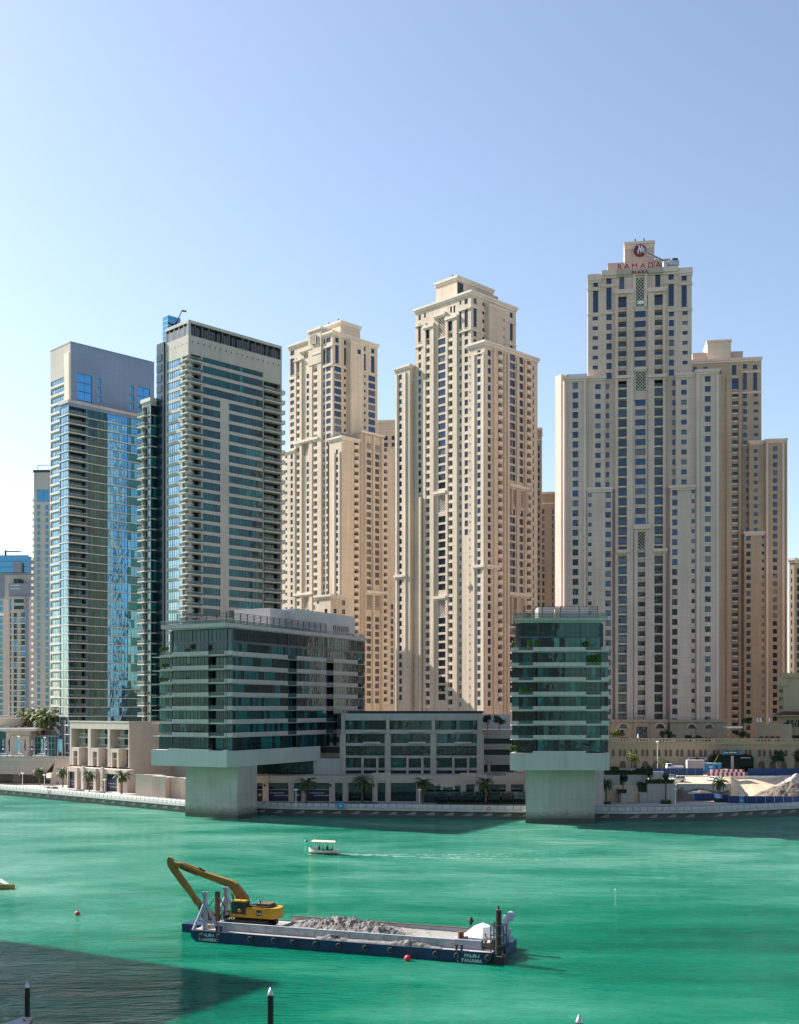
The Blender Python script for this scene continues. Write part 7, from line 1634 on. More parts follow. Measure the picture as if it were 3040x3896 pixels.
person('person in black walking past the bridge abutment, leading the pair', (X(gx(1152), 405), 405, GZ + .02), R(-80), CLOTHD, CLOTHD, 'walk', 0, 'pair of walkers'); person('person in black trousers and grey top walking at the right of the pair', (X(gx(1180), 404.6), 404.6, GZ + .02), R(-80), paint('grey_top', (.07, .07, .08), .8), CLOTHD, 'walk', 1, 'pair of walkers')
# ------------------------------------------------------------------ water
def water():
    m, n, b = new_mat('green_harbour_water'); v = pos(n)
    big = noise(n, pos(n, (.006, .013, 1)), 1.0, 5, .6); mid = noise(n, pos(n, (.03, .07, 1)), 1.0, 4, .6)
    f = math_(n, 'ADD', math_(n, 'MULTIPLY', big, .7), math_(n, 'MULTIPLY', mid, .3))
    sy = node(n, 'ShaderNodeSeparateXYZ'); n.links.new(v, sy.inputs[0]); pl = node(n, 'ShaderNodeMapRange', interpolation_type='SMOOTHSTEP')      # sediment plume stirred up around the dredger
    n.links.new(math_(n, 'ADD', sy.outputs[1], math_(n, 'MULTIPLY', noise(n, pos(n, (.012, .012, 1)), 1.0, 4, .6), 120)), pl.inputs[0]); pl.inputs[1].default_value = 170; pl.inputs[2].default_value = 265
    st = noise(n, pos(n, (.030, .085, 1)), 1.0, 6, .66); wp = node(n, 'ShaderNodeTexNoise'); wp.inputs['Scale'].default_value = 1.0; wp.inputs['Detail'].default_value = 4; wp.inputs['Distortion'].default_value = 2.2; n.links.new(pos(n, (.011, .018, 1)), wp.inputs['Vector']); f = math_(n, 'ADD', math_(n, 'ADD', math_(n, 'MULTIPLY', f, .35), math_(n, 'MULTIPLY', st, .25)), math_(n, 'MULTIPLY', wp.outputs[0], .4))
    f = math_(n, 'ADD', f, math_(n, 'MULTIPLY', math_(n, 'SUBTRACT', pl.outputs[0], .5), .14))
    col = ramp(n, f, [(.37, (.001, .085, .047)), (.47, (.0025, .145, .082)), (.55, (.035, .215, .14)), (.66, (.12, .31, .225))])
    n.links.new(col, b.inputs['Base Color']); n.links.new(ramp(n, mid, [(.35, (.03,) * 3), (.65, (.16,) * 3)]), b.inputs['Roughness']); b.inputs['IOR'].default_value = 1.33; b.inputs['Specular IOR Level'].default_value = .17; b.subsurface_method = 'BURLEY'; b.inputs['Subsurface Weight'].default_value = .7; b.inputs['Subsurface Radius'].default_value = (.5, 1.0, .9); b.inputs['Subsurface Scale'].default_value = 2.6
    w1 = noise(n, pos(n, (.5, 1.5, 1)), 1.0, 3, .6); w2 = noise(n, pos(n, (1.5, 3.6, 1)), 1.0, 3, .6); w3 = noise(n, pos(n, (.13, .42, 1)), 1.0, 3, .55)
    h = math_(n, 'ADD', math_(n, 'ADD', math_(n, 'MULTIPLY', w1, .5), math_(n, 'MULTIPLY', w2, .10)), math_(n, 'MULTIPLY', w3, 1.2))
    u = node(n, 'ShaderNodeBump'); u.inputs['Strength'].default_value = .8; u.inputs['Distance'].default_value = 1.0; n.links.new(h, u.inputs['Height']); n.links.new(u.outputs[0], b.inputs['Normal'])
    mb = MB(); mb.poly([(-2500, -60, 0), (2500, -60, 0), (2500, 2000, 0), (-2500, 2000, 0)], m); structure('water', mb)
water()
# ------------------------------------------------------------------ barge
HULL = paint('hull_blue', (.012, .035, .11), .5, 0, .3, .7, True, .15); DECK = paint('muddy_deck', (.36, .32, .27), .9, 0, .25, .5, True, .5); COAM = paint('grey_white_steel', (.42, .43, .47), .55, 0, .2, .8, True); MUD = paint('grey_dredged_mud', (.205, .19, .172), .9, 0, .3, .9, True, .9); MUDW = paint('wet_mud', (.29, .27, .24), .6, 0, .15, .3, True); RUST = paint('rusty_steel', (.14, .065, .04), .8, 0, .35, 1.2, True); LILAC = paint('pale_lilac_steel', (.36, .37, .46), .5, 0, .1, .6, True)
YEL = paint('excavator_yellow', (.55, .28, .015), .45, 0, .08, .5, True); BOOMY = paint('ochre_boom_paint', (.28, .145, .025), .55, 0, .2, .6, True); DARKST = paint('dark_track_steel', (.035, .032, .03), .75, 0, .3, 2, True)
def r1x(v): return 600 + v / 2.434
def r1y(v): return 3230 + v / 2.434
def r2x(v): return 1300 + v / 2.434
def r2y(v): return 3400 + v / 2.434
BO = Vector((-26.9, 146.2)); BE = Vector((10.6, 132.4)); BU = (BE - BO).normalized(); BWv = Vector((-BU.y, BU.x)); BL = (BE - BO).length; BROT = math.atan2(BU.y, BU.x)
def bface(v): return Face(BO + BWv * v, BU, -BWv)
DK = 1.3
def lpart(t, name, mb, smooth=False): return link(name, mb.mesh(name, (0, 0, 0), smooth), t)
def poly_px(mb, pts, cx, cy, v, half, m):
    """outline read in the plane at barge offset v, given real thickness across the barge"""
    f = bface(v); q = [(f.s(cx(x)), f.z(cx(x), cy(y))) for x, y in pts]; a = [Vector((s, v - half, z)) for s, z in q]; b = [Vector((s, v + half, z)) for s, z in q]; mb.poly(a, m); mb.poly(b[::-1], m)
    for i in range(len(q)): j = (i + 1) % len(q); mb.poly([a[i], a[j], b[j], b[i]], m)
def heap_mesh(L_, Wd, hf, nx, ny, m, x0=0, y0=0):
    mb = MB(); G = [[(x0 + L_ * i / nx, y0 + Wd * j / ny, hf(i / nx, j / ny, x0 + L_ * i / nx, y0 + Wd * j / ny)) for i in range(nx + 1)] for j in range(ny + 1)]
    for j in range(ny):
        for i in range(nx): mb.poly([G[j][i], G[j][i + 1], G[j + 1][i + 1], G[j + 1][i]], m)
    return mb
def barge():
    W_ = 10.0; t = thing('work_barge', 'long blue flat barge with pale coaming carrying an excavator and dredged mud', 'barge', (*BO, 0), BROT); L_ = BL
    m = MB()
    for s, v, a, b_ in ((1, 0, 0, 0),):
        prof = [(0.0, DK), (0, .55), (1.2, -.5), (L_ - 1.2, -.5), (L_, .5), (L_, DK)]; a = [Vector((x, 0, z)) for x, z in prof]; b = [Vector((x, W_, z)) for x, z in prof]; m.poly(a, HULL); m.poly(b[::-1], HULL)
        for i in range(len(prof)): j = (i + 1) % len(prof); m.poly([a[i], a[j], b[j], b[i]], HULL if i != 5 else DECK)
    m.box(bface(4.6).s(692), -.01, 4.6, W_ - .2, -.3, DK - .2, HULL); m.box(L_ + .01, L_ + .6, 5.0, W_, -.2, DK - .1, HULL); m.box(L_ + .01, L_ + 1.5, .5, 2.6, -.4, .9, DARKST)
    lpart(t, 'hull', m)
    m = MB(); m.box(-.05, L_ + .05, -.10, .08, DK - .18, DK + .1, HULL); m.box(-.05, L_ + .05, W_ - .05, W_ + .1, DK - .15, DK + .1, HULL); lpart(t, 'rubbing_strake', m)
    m = MB(); m.poly([(.1, .1, DK + .012), (L_ - .1, .1, DK + .012), (L_ - .1, W_ - .1, DK + .012), (.1, W_ - .1, DK + .012)], DECK); lpart(t, 'deck_plating', m)
    # lettering on the side
    for txt, x, y in (('PALM-I', 4.6, .72), ('PANAMA', 4.6, .12)):
        for px in (None,): 
            for xx in (r1x(462), r2x(1205)):
                me = text_mesh(txt, .62 if 'P' in txt else .6, LETTER, .01, .012); f = bface(0); o = link('hull_lettering', me, t); o.matrix_local = Matrix.Translation((f.s(xx), -.13 if False else -.02, y - .02)) @ Matrix.Rotation(R(90), 4, 'X')
    # coaming
    f0 = bface(1.5); s0, s1 = f0.s(r1x(552)), f0.s(r2x(1050)); s2 = f0.s(r2x(1292)); H_ = .98; m = MB()
    m.box(s0, s1, 1.45, 1.57, DK, DK + H_, COAM); m.box(s0 - .04, s1, 1.38, 1.64, DK + H_, DK + H_ + .09, COAM)
    n = 14
    for i in range(n + 1): x = s0 + (s1 - s0) * i / n; m.box(x - .05, x + .05, 1.3, 1.449, DK, DK + H_ - .05, COAM)
    m.box(s0, s0 + .12, 1.58, 3.2, DK, DK + H_, COAM); lpart(t, 'coaming', m)
    m = MB(); m.box(s1 + .02, s2, 1.4, 1.75, DK, DK + 1.1, LILAC); lpart(t, 'deck_locker', m)
    m = MB(); m.box(s0 + 7, s2 - 1, W_ - 1.1, W_ - .98, DK, DK + .95, COAM); m.box(s0 + 7, s2 - 1, W_ - 1.18, W_ - .9, DK + .95, DK + 1.03, RUST); lpart(t, 'coaming', m)
    # mud in the hopper
    def hf(u, v, x, y):
        p = Vector((x, y, 0)); g = 1.15 * math.exp(-((u - .50) / .17) ** 2) * math.exp(-((v - .52) / .36) ** 2) + .7 * math.exp(-((u - .66) / .10) ** 2) * math.exp(-((v - .25) / .25) ** 2)
        r = mn.noise(p * .9) * .5 + mn.noise(p * 2.1) * .35 + mn.noise(p * 4.6) * .22; k = max(0, min(1, g * 1.5)); z = DK + .52 + .25 * math.sin(u * 5) * .3 + g * 1.05 + r * (.10 + .9 * k)
        return max(DK + .05, z if u > .26 else DK + .05 + (z - DK - .05) * max(0, (u - .2) / .06))
    h = heap_mesh(s1 - s0 - .3, W_ - 2.75, hf, 170, 54, MUD, s0 + .15, 1.6); km = h.mi(MUDW); h.m = [km if max(h.v[a][2] for a in f_) < DK + .72 + .12 * mn.noise(Vector(h.v[f_[0]])) else q for f_, q in zip(h.f, h.m)]; o = lpart(t, 'x', h); o.parent = None; o.name = 'mud_heap'; o.data.name = 'mud_heap'; o.location = (*BO, 0); o.rotation_euler = (0, 0, BROT); tag(o, 'long ragged heap of grey dredged mud inside the barge coaming', 'mud')
    def hf2(u, v, x, y):
        p = Vector((x * 1.0, y * 1.2, 7)); e = max(0, math.sin(math.pi * v)) ** .5 * max(0, math.sin(math.pi * u)) ** .35; w = .25 + .75 * max(0, math.sin(u * 9.5 + .6)) ; return DK + .015 + e * (.15 + .62 * w + (mn.noise(p * 1.1) * .4 + mn.noise(p * 2.6) * .3) * w)
    f1 = bface(.7); a, c = f1.s(r2x(-250)), f1.s(r2x(930)); h = heap_mesh(c - a, 1.25, hf2, 110, 9, MUD, a, .12); o = lpart(t, 'x', h); o.parent = None; o.name = 'mud_spill'; o.data.name = 'mud_spill'; o.location = (*BO, 0); o.rotation_euler = (0, 0, BROT); tag(o, 'narrow ridge of spilled mud on the side deck outside the barge coaming', 'mud')
    # bollards
    fb = bface(.6)
    for xs in ((r1x(546), r1x(586)), (r2x(1062), r2x(1110)), (r1x(1612), r1x(1660))):
        m = MB()
        for xx in xs: x = fb.s(xx); m.lathe((x, .6, DK), [(.15, 0), (.13, .5), (.2, .52), (.2, .68)], DARKST, 10)
        lpart(t, 'bollard', m)
    # spud gantries (two A frames) and spud posts
    for v, px, pb, pt_, sp, hgt in ((1.2, 430, 735, 395, 1.9, 0), (8.6, 625, 612, 352, 1.9, 0)):
        f = bface(v); s = f.s(r1x(px + 10)); zt = f.z(r1x(px), r1y(pt_)); m = MB(); m.box(s - .22, s + .22, v - .25, v + .25, DK, zt, LILAC); m.box(s - .32, s + .32, v - .35, v + .35, zt - .35, zt, LILAC)
        zm = DK + (zt - DK) * .70
        for dx, dv in ((-1.5, -.4), (1.9, .1)):
            p0, p1 = Vector((s + dx, v + dv, DK)), Vector((s + .1 * (1 if dx > 0 else -1), v, zm)); 
            for e in (-.16, .16): m.tube(p0 + Vector((0, e, 0)), p1 + Vector((0, e, 0)), .15, LILAC, .12, 4)
        m.box(s - 1.1, s + 1.3, v - .06, v + .06, DK + 1.0, DK + 1.2, LILAC); lpart(t, 'spud_gantry', m)
    f = bface(5.4); s = f.s(r1x(554)); zt = f.z(r1x(554), r1y(405)); m = MB(); m.tube((s, 5.4, -2), (s, 5.4, zt), .36, RUST, n=12); m.tube((s, 5.4, zt), (s, 5.4, zt + .15), .28, DARKST, n=10); lpart(t, 'spud_post', m)
    m = MB()
    for dx in (-1.2, 1.2): m.tube((s + dx, 5.2, DK), (s + dx, 5.2, DK + 2.3), .07, DARKST, n=6); m.tube((s + dx, 5.2, DK + 2.3), (s + dx * .4, 5.3, DK + 3.2), .07, DARKST, n=6)
    lpart(t, 'hose_bracket', m)
    f = bface(1.3); s = f.s(r2x(1452)); zt = f.z(r2x(1452), r2y(150)); m = MB(); m.tube((s, 1.3, -3), (s, 1.3, zt), .36, DARKST, n=12); m.tube((s, 1.3, zt), (s, 1.3, zt + .45), .12, DARKST, n=8); m.tube((s, 1.3, zt - .02), (s, 1.3, zt + .02), .40, RUST, n=12); lpart(t, 'spud_post', m)
    m = MB()
    for dx in (-.75, .75):
        for dv in (-.7, .7): m.tube((s + dx, 1.3 + dv, -.2), (s + dx, 1.3 + dv, DK + 3.2), .07, DARKST, n=5)
    for z in (.8, DK + .8, DK + 2.0, DK + 3.2):
        for dv in (-.7, .7): m.tube((s - .75, 1.3 + dv, z), (s + .75, 1.3 + dv, z), .05, DARKST, n=5)
        for dx in (-.75, .75): m.tube((s + dx, .6, z), (s + dx, 2.0, z), .05, DARKST, n=5)
    lpart(t, 'spud_guide_frame', m)
    # winch post with drum at the far right corner
    f = bface(7.4); s = f.s(r2x(1518)); m = MB(); m.box(s - .6, s + .6, 7.0, 7.8, DK - .1, DK + 1.5, LILAC); m.box(s - .3, s + .35, 7.1, 7.7, DK + 1.5, DK + 3.0, LILAC); m.tube((s + .6, 7.0, DK + 3.2), (s + .6, 7.9, DK + 3.2), .5, LILAC, n=14); m.box(s - .3, s + .9, 7.2, 7.6, DK + 2.6, DK + 3.2, LILAC); lpart(t, 'winch_tower', m)
    # draught marks
    m = MB()
    for xx in (r1x(552), r2x(1074)):
        x = bface(0).s(xx)
        for k in range(4): m.box(x - .07, x + .07, -.03, -.005, .1 + k * .28, .2 + k * .28, LETTER)
    lpart(t, 'draught_mark', m)
    return t
BARGE = barge()
def on_barge(o): o.location = (*BO, 0); o.rotation_euler = (0, 0, BROT); return o
def tyres():
    n1, n2 = 18, 8
    def mk():
        m = MB(); Rr, r = .27, .10; P_ = lambda a, b: (math.cos(a) * (Rr + r * math.cos(b)), r * .9 * math.sin(b), math.sin(a) * (Rr + r * math.cos(b)))
        for i in range(n1):
            for j in range(n2): a, a2, b, b2 = 2 * math.pi * i / n1, 2 * math.pi * (i + 1) / n1, 2 * math.pi * j / n2, 2 * math.pi * (j + 1) / n2; m.poly([P_(a, b), P_(a2, b), P_(a2, b2), P_(a, b2)], TYREG)
        m.tube((0, .05, .3), (0, .12, .7), .02, DARKST, n=4); return m.mesh('tyre_fender')
    global TYREG; TYREG = paint('dusty_tyre', (.07, .065, .06), .9, 0, .35, 1.5, True); me = mk(); f = bface(-.25)
    L_ = [(r1x(405), .75), (r1x(566), .85), (r1x(856), .85), (r1x(1075), .9), (r1x(1252), .85), (r1x(1460), .85), (r1x(1674), .85), (r2x(216), .85), (r2x(450), .85), (r2x(868), .8), (r2x(1065), .8), (r2x(1355), .85)]; w = ['first', 'second', 'third', 'fourth', 'fifth', 'sixth', 'seventh', 'eighth', 'ninth', 'tenth', 'eleventh', 'twelfth']
    for i, (px, z) in enumerate(L_):
        s = f.s(px); p = BO + BU * s - BWv * .27; o = link('tyre_fender', me); o.location = (p.x, p.y, z); o.rotation_euler = (0, i * 1.1, BROT); o.rotation_mode = 'XYZ'; o.rotation_euler = (0, 0, BROT); tag(o, f'{w[i]} tyre fender from the left hanging on the near side of the blue barge', 'tyre', 'tyre fenders along the barge')
tyres()
def excavator():
    t = on_barge(thing('excavator', 'yellow long reach tracked excavator standing on the left end of the barge', 'excavator')); V = 5.2
    f = bface(V); sx = lambda v: f.s(r1x(v)); sz = lambda x, y: f.z(r1x(x), r1y(y)); zb = DK + .05
    c = (sx(655) + sx(1085)) / 2; half = 3.1
    for dv in (-1.35, 1.35):
        m = MB(); v = V + dv; pr = []
        for i in range(7): a = math.pi / 2 + math.pi * i / 6; pr.append((c - half + .5 + .5 * math.cos(a), zb + .52 + .5 * math.sin(a)))
        for i in range(7): a = -math.pi / 2 + math.pi * i / 6; pr.append((c + half - .5 + .5 * math.cos(a), zb + .52 + .5 * math.sin(a)))
        a = [Vector((s, v - .38, z)) for s, z in pr]; b = [Vector((s, v + .38, z)) for s, z in pr]; m.poly(a, DARKST); m.poly(b[::-1], DARKST)
        for i in range(len(pr)): j = (i + 1) % len(pr); m.poly([a[i], a[j], b[j], b[i]], DARKST)
        for i in range(11): s = c - half + .3 + i * .58; m.box(s - .05, s + .05, v - .42, v + .42, zb + 1.02, zb + 1.08, DARKST); m.tube((s, v - .41, zb + .35), (s, v - .39, zb + .35), .16, RUST, n=8)
        lpart(t, 'track', m)
    m = MB(); m.box(c - 1.4, c + 1.4, V - .95, V + .95, zb + .45, zb + 1.15, DARKST); m.tube((c, V, zb + 1.1), (c, V, zb + 1.35), .9, DARKST, n=16); lpart(t, 'undercarriage', m)
    z0, z1 = zb + 1.35, zb + 2.75; x0, x1 = sx(715), sx(1150)
    m = MB(); pl = []
    xr = x1 - .0
    for v, x in ((V - 1.5, x0 + .1), (V - 1.5, xr - .8), (V - 1.0, xr - .2), (V, xr), (V + 1.0, xr - .2), (V + 1.5, xr - .8), (V + 1.5, x0 + .1)): pl.append((x, v))
    m.prism(pl[::1], z0, z0 + .25, YEL)
    bx = x0 + (x1 - x0) * .35; pl2 = [(bx, V - 1.5), (xr - .8, V - 1.5), (xr - .2, V - 1.0), (xr, V), (xr - .2, V + 1.0), (xr - .8, V + 1.5), (bx, V + 1.5)]; m.prism(pl2, z0 + .25, z1 - .2, YEL); m.prism([(bx + .05 + (x - bx) * .97, V + (v - V) * .95) for x, v in pl2], z1 - .2, z1 - .06, YEL); m.box(x0 + .2, bx, V + .35, V + 1.5, z0 + .25, z1 - .5, YEL); lpart(t, 'body', m)
    m = MB(); q0 = bx + .2; m.prism([(q0, V - 1.2), (xr - 1.3, V - 1.2), (xr - 1.3, V + 1.2), (q0, V + 1.2)], z1 - .06, z1 + .12, DARKST); m.prism([(q0 + 1.0, V - .9), (xr - 1.4, V - .9), (xr - 1.4, V + .9), (q0 + 1.0, V + .9)], z1 + .12, z1 + .42, RUST); m.tube((q0 + 1.4, V - .5, z1 + .3), (q0 + 1.4, V - .5, z1 + .75), .1, DARKST, n=8); lpart(t, 'engine_hood', m)
    m = MB(); m.box(bx + 1.55, bx + 2.25, V - 1.53, V - 1.503, z0 + .35, z1 - .35, DARKST); lpart(t, 'model_plate', m)
    m = MB(); m.box(xr - .75, xr - .1, V - 1.46, V - 1.20, z0 + .75, z1 - .4, paint('lime_sticker', (.5, .6, .03), .5)); lpart(t, 'sticker', m) if False else None
    # cab on the near side
    cx0, cx1 = sx(722), sx(862); zc = sz(800, 462); m = MB(); v0, v1 = V - 1.5, V - .35
    pr = [(cx0, z0 + .25), (cx1, z0 + .25), (cx1, zc - .15), (cx1 - .15, zc), (cx0 + .35, zc), (cx0 + .08, zc - .45)]
    a = [Vector((s, v0 + (.0), z)) for s, z in pr]; b = [Vector((s, v1, z)) for s, z in pr]; m.poly(a, DARKST); m.poly(b[::-1], DARKST)
    for i in range(6): j = (i + 1) % 6; m.poly([a[i], a[j], b[j], b[i]], YEL if i in (2, 3) else DARKST)
    co = lpart(t, 'cab', m)
    w = MB(); zl = z0 + .55
    w.poly([(cx0 + .2, v0 - .015, zl), (cx0 + .95, v0 - .015, zl), (cx0 + .95, v0 - .015, zc - .2), (cx0 + .45, v0 - .015, zc - .2), (cx0 + .2, v0 - .015, zc - .55)], G_TEAL[1]); w.poly([(cx0 + 1.05, v0 - .015, zl + .55), (cx1 - .55, v0 - .015, zl + .55), (cx1 - .55, v0 - .015, zc - .2), (cx0 + 1.05, v0 - .015, zc - .2)], G_TEAL[0]); w.poly([(cx0 - .01, v0 + .1, zl), (cx0 - .01, v1 - .1, zl), (cx0 + .07, v1 - .1, zc - .5), (cx0 + .07, v0 + .1, zc - .5)], G_TEAL[1]); lpart(co, 'cab_window', w)
    w = MB(); w.box(cx0 - .02, cx1 + .02, v0 - .03, v0 - .016, z0 + .22, z0 + .42, YEL); w.box(cx0 + .05, cx0 + .18, v0 - .03, v0 - .016, z0 + .42, zc - .5, YEL); w.box(cx0 + .3, cx1, v0 - .035, v0 - .016, zc - .18, zc - .02, YEL); w.lathe(((cx0 + cx1) / 2 + .25, v0 - .02, z0 + .9), [(.01, -.28), (.25, -.15), (.25, .12), (.01, .28)], YEL, 6); lpart(co, 'cab_trim', w)
    w = MB(); w.tube((cx0 + 1.3, v0 + .4, zc), (cx0 + 1.3, v0 + .4, zc + .22), .09, paint('amber_lens', (.7, .25, .02), .3), n=8); lpart(co, 'beacon', w)
    # boom, stick and rams
    m = MB(); poly_px(m, [(768, 575), (862, 575), (838, 452), (790, 385), (735, 318), (690, 292), (420, 205), (235, 130), (150, 125), (145, 150), (250, 195), (560, 310), (660, 345), (700, 385), (745, 470)], r1x, r1y, V + .35, .34, BOOMY); lpart(t, 'boom', m)
    m = MB(); poly_px(m, [(95, 100), (110, 72), (130, 78), (150, 128), (185, 190), (300, 350), (350, 430), (425, 520), (415, 545), (400, 550), (310, 440), (215, 320), (130, 205), (98, 150)], r1x, r1y, V + .35, .26, BOOMY); so_ = lpart(t, 'stick', m)
    m = MB(); poly_px(m, [(395, 520), (425, 512), (455, 560), (520, 600), (500, 660), (440, 650), (400, 580)], r1x, r1y, V + .35, .55, RUST); lpart(t, 'bucket', m)
    fv = bface(V + .35); pp = lambda x, y, dv=0: Vector((fv.s(r1x(x)), V + .35 + dv, fv.z(r1x(x), r1y(y))))
    def ram(p, q, k=.55, r=.13):
        m = MB(); mid = p.lerp(q, k); m.tube(p, mid, r, BOOMY if r > .1 else DARKST, n=10); m.tube(mid, q, r * .55, ALU, n=8); lpart(t, 'hydraulic_ram', m)
    ram(pp(430, 205, .0), pp(135, 88, 0), .62, .14); ram(pp(722, 465, -.5), pp(688, 365, -.5), .6, .13); ram(pp(330, 455, -.36), pp(405, 575, -.36), .5, .12)
    m = MB()
    for a, b in (((385, 178), (435, 208)),): m.tube(pp(*a, 0), pp(*b, 0), .16, DARKST, n=6)
    lpart(t, 'hose_bundle', m)
    m = MB(); 
    for dv in (-.2,):
        pts = [(880, 495), (930, 440), (970, 443), (972, 500)]; f3 = bface(V - 1.2)
        q = [Vector((f3.s(r1x(x)), V - 1.2, f3.z(r1x(x), r1y(y)))) for x, y in pts]
        for a, b in zip(q, q[1:]): m.tube(a, b, .035, paint('teal_rail', (.1, .2, .19), .5), n=5)
    lpart(t, 'handrail', m)
    bo = [o for o in t.children if o.name.startswith('boom')][0]
    for txt, x, y, sz_, rot in (('KOMATSU', 297, 200, .62, -20.5), ('PC 450', 610, 318, .36, -16)):
        me = text_mesh(txt, sz_, paint('decal_black', (.02, .02, .02), .5) if 'decal_black' not in bpy.data.materials else bpy.data.materials['decal_black'], .005, .01); p = pp(x, y); o = link('boom_lettering', me, bo); o.matrix_local = Matrix.Translation((p.x, V + .35 - .35, p.z - .2)) @ Matrix.Rotation(R(90), 4, 'X') @ Matrix.Rotation(R(rot), 4, 'Z')
    me = text_mesh('PC 450', .34, LETTER, .004, .008); o = link('plate_lettering', me, t); o.matrix_local = Matrix.Translation((bx + 1.9, V - 1.535, z0 + .5)) @ Matrix.Rotation(R(90), 4, 'X') @ Matrix.Diagonal((.55, 1, 1, 1))
    return t
excavator()
def barge_clutter():
    # parasol
    v = 4.2; f = bface(v); s = f.s(r2x(1310)); zc = f.z(r2x(1310), r2y(380)); zt = f.z(r2x(1310), r2y(268)); t = on_barge(thing('parasol', 'large white eight sided parasol on the right end of the barge', 'parasol')); m = MB(); n = 8; r = 2.35
    ring = [(s + r * math.cos(2 * math.pi * (i + .3) / n), v + r * math.sin(2 * math.pi * (i + .3) / n)) for i in range(n)]; mid = [(s + r * .45 * math.cos(2 * math.pi * (i + .3) / n), v + r * .45 * math.sin(2 * math.pi * (i + .3) / n)) for i in range(n)]
    CAN = paint('canvas_white', (.72, .70, .68), .8, 0, .06, 1, True)
    for i in range(n):
        j = (i + 1) % n; zm = zc + (zt - zc) * .72; m.poly([(*ring[i], zc), (*ring[j], zc), (*mid[j], zm), (*mid[i], zm)], CAN); m.poly([(*mid[i], zm), (*mid[j], zm), (s, v, zt)], CAN); m.poly([(*ring[i], zc), (*ring[j], zc), (*ring[j], zc - .22), (*ring[i], zc - .22)], CAN)
    lpart(t, 'canopy', m); m = MB(); m.tube((s, v, DK), (s, v, zt + .1), .05, ALU, n=6); lpart(t, 'pole', m); m = MB()
    for i in range(n): m.tube((s, v, zt - .1), (*ring[i], zc - .05), .03, ALU, n=4)
    lpart(t, 'rib', m)
    # grey tarpaulin tent beside it
    m = MB(); f = bface(6.2); a, c = f.s(r2x(1430)), f.s(r2x(1470)); m.poly([(a, 5.2, DK + 2.8), (c + .6, 5.2, DK + 2.6), (c + .6, 7.2, DK + .05), (a, 7.2, DK + .05)], GREYCLAD); m.poly([(a, 5.2, DK + 2.8), (c + .6, 5.2, DK + 2.6), (c + .4, 4.6, DK + .05), (a - .2, 4.6, DK + .05)], GREYCLAD); m.poly([(c + .6, 5.2, DK + 2.6), (c + .6, 7.2, DK + .05), (c + .4, 4.6, DK + .05)], GREYCLAD); tag(on_barge(link('tarpaulin', m.mesh('tarpaulin'))), 'grey tarpaulin draped behind the white parasol on the barge', 'tarpaulin')
    # crates, drums and a coil under the parasol
    cols = [RUST, paint('brown_crate', (.2, .1, .06), .8), WHITE, paint('red_drum', (.35, .03, .03), .5), DARKST]
    for i, (px, vv, sz, k, nm, lab) in enumerate(((1105, 2.6, .8, 0, 'rusty_drum', 'tall rusty drum left of the parasol behind the deck locker'), (1150, 2.5, .6, 1, 'crate', 'brown crate with pale top next to the rusty drum'), (1195, 2.7, .55, 2, 'crate', 'white crate leaning under the parasol edge'), (1235, 3.2, .7, 3, 'oil_drum', 'red drum in the shade of the parasol'), (1275, 3.4, .65, 4, 'crate', 'black box in the shade of the parasol'), (1225, 2.3, .5, 1, 'crate', 'small brown box behind the deck locker'))):
        f = bface(vv); s = f.s(r2x(px)); m = MB()
        if 'drum' in nm:
            m.lathe((s, vv, DK), [(sz * .45, 0), (sz * .45, sz * .9), (sz * .47, sz * .93), (sz * .45, sz * 2.2), (sz * .47, sz * 2.25), (sz * .4, sz * 2.3)], cols[k], 14)
        else:
            m.box(s - sz / 2, s + sz / 2, vv - .35, vv + .35, DK, DK + sz * 1.9, cols[k]); m.box(s - sz / 2 - .04, s + sz / 2 + .04, vv - .39, vv + .39, DK + sz * 1.9, DK + sz * 2.05, cols[(k + 2) % 5])
        tag(on_barge(link(nm, m.mesh(nm))), lab, 'drum' if 'drum' in nm else 'crate')
    # black diamond signal on a stick
    f = bface(8.6); s = f.s(r2x(1195)); z0, z1 = f.z(r2x(1190), r2y(300)), f.z(r2x(1190), r2y(205)); t = on_barge(thing('signal_shape', 'black diamond day signal on a thin pole behind the parasol', 'signal')); m = MB(); m.tube((s, 8.6, DK), (s, 8.6, z0 + .3), .05, DARKST, n=5); lpart(t, 'pole', m); m = MB(); zm = (z0 + z1) / 2; r = .42
    ps = [(s + r, 8.6), (s, 8.6 + r), (s - r, 8.6), (s, 8.6 - r)]
    for i in range(4): a, c = ps[i], ps[(i + 1) % 4]; m.poly([(*a, zm), (*c, zm), (s, 8.6, z1)], TYRE); m.poly([(*a, zm), (*c, zm), (s, 8.6, z0)], TYRE)
    lpart(t, 'diamond', m)
    f = bface(2.4); s = f.s(r2x(1332)); p = BO + BU * s + BWv * 2.4; person('person in an orange vest and grey trousers standing at the parasol on the barge', (p.x, p.y, DK + .02), BROT + R(160), CLOTHO, paint('grey_trousers', (.25, .27, .3), .8), 'stand')
    # bits on the bow deck and a cable reel
    f = bface(2.3); 
    for i, (px, vv, lab) in enumerate(((450, 2.2, 'heap of muddy rope by the near spud gantry'), (500, 2.6, 'muddy hose coil at the corner of the coaming'))):
        s = bface(vv).s(r1x(px)); m = MB(); n = 14
        for k in range(3):
            for j in range(n): a, b = 2 * math.pi * j / n, 2 * math.pi * (j + 1) / n; rr = .65 - k * .12; m.tube((s + rr * math.cos(a), vv + rr * math.sin(a), DK + .1 + k * .15), (s + rr * math.cos(b), vv + rr * math.sin(b), DK + .1 + k * .15), .09, DECK, n=5)
        tag(on_barge(link('rope_coil', m.mesh('rope_coil'))), lab, 'rope')
    f = bface(6.4); s = f.s(r1x(640)); m = MB(); n = 20
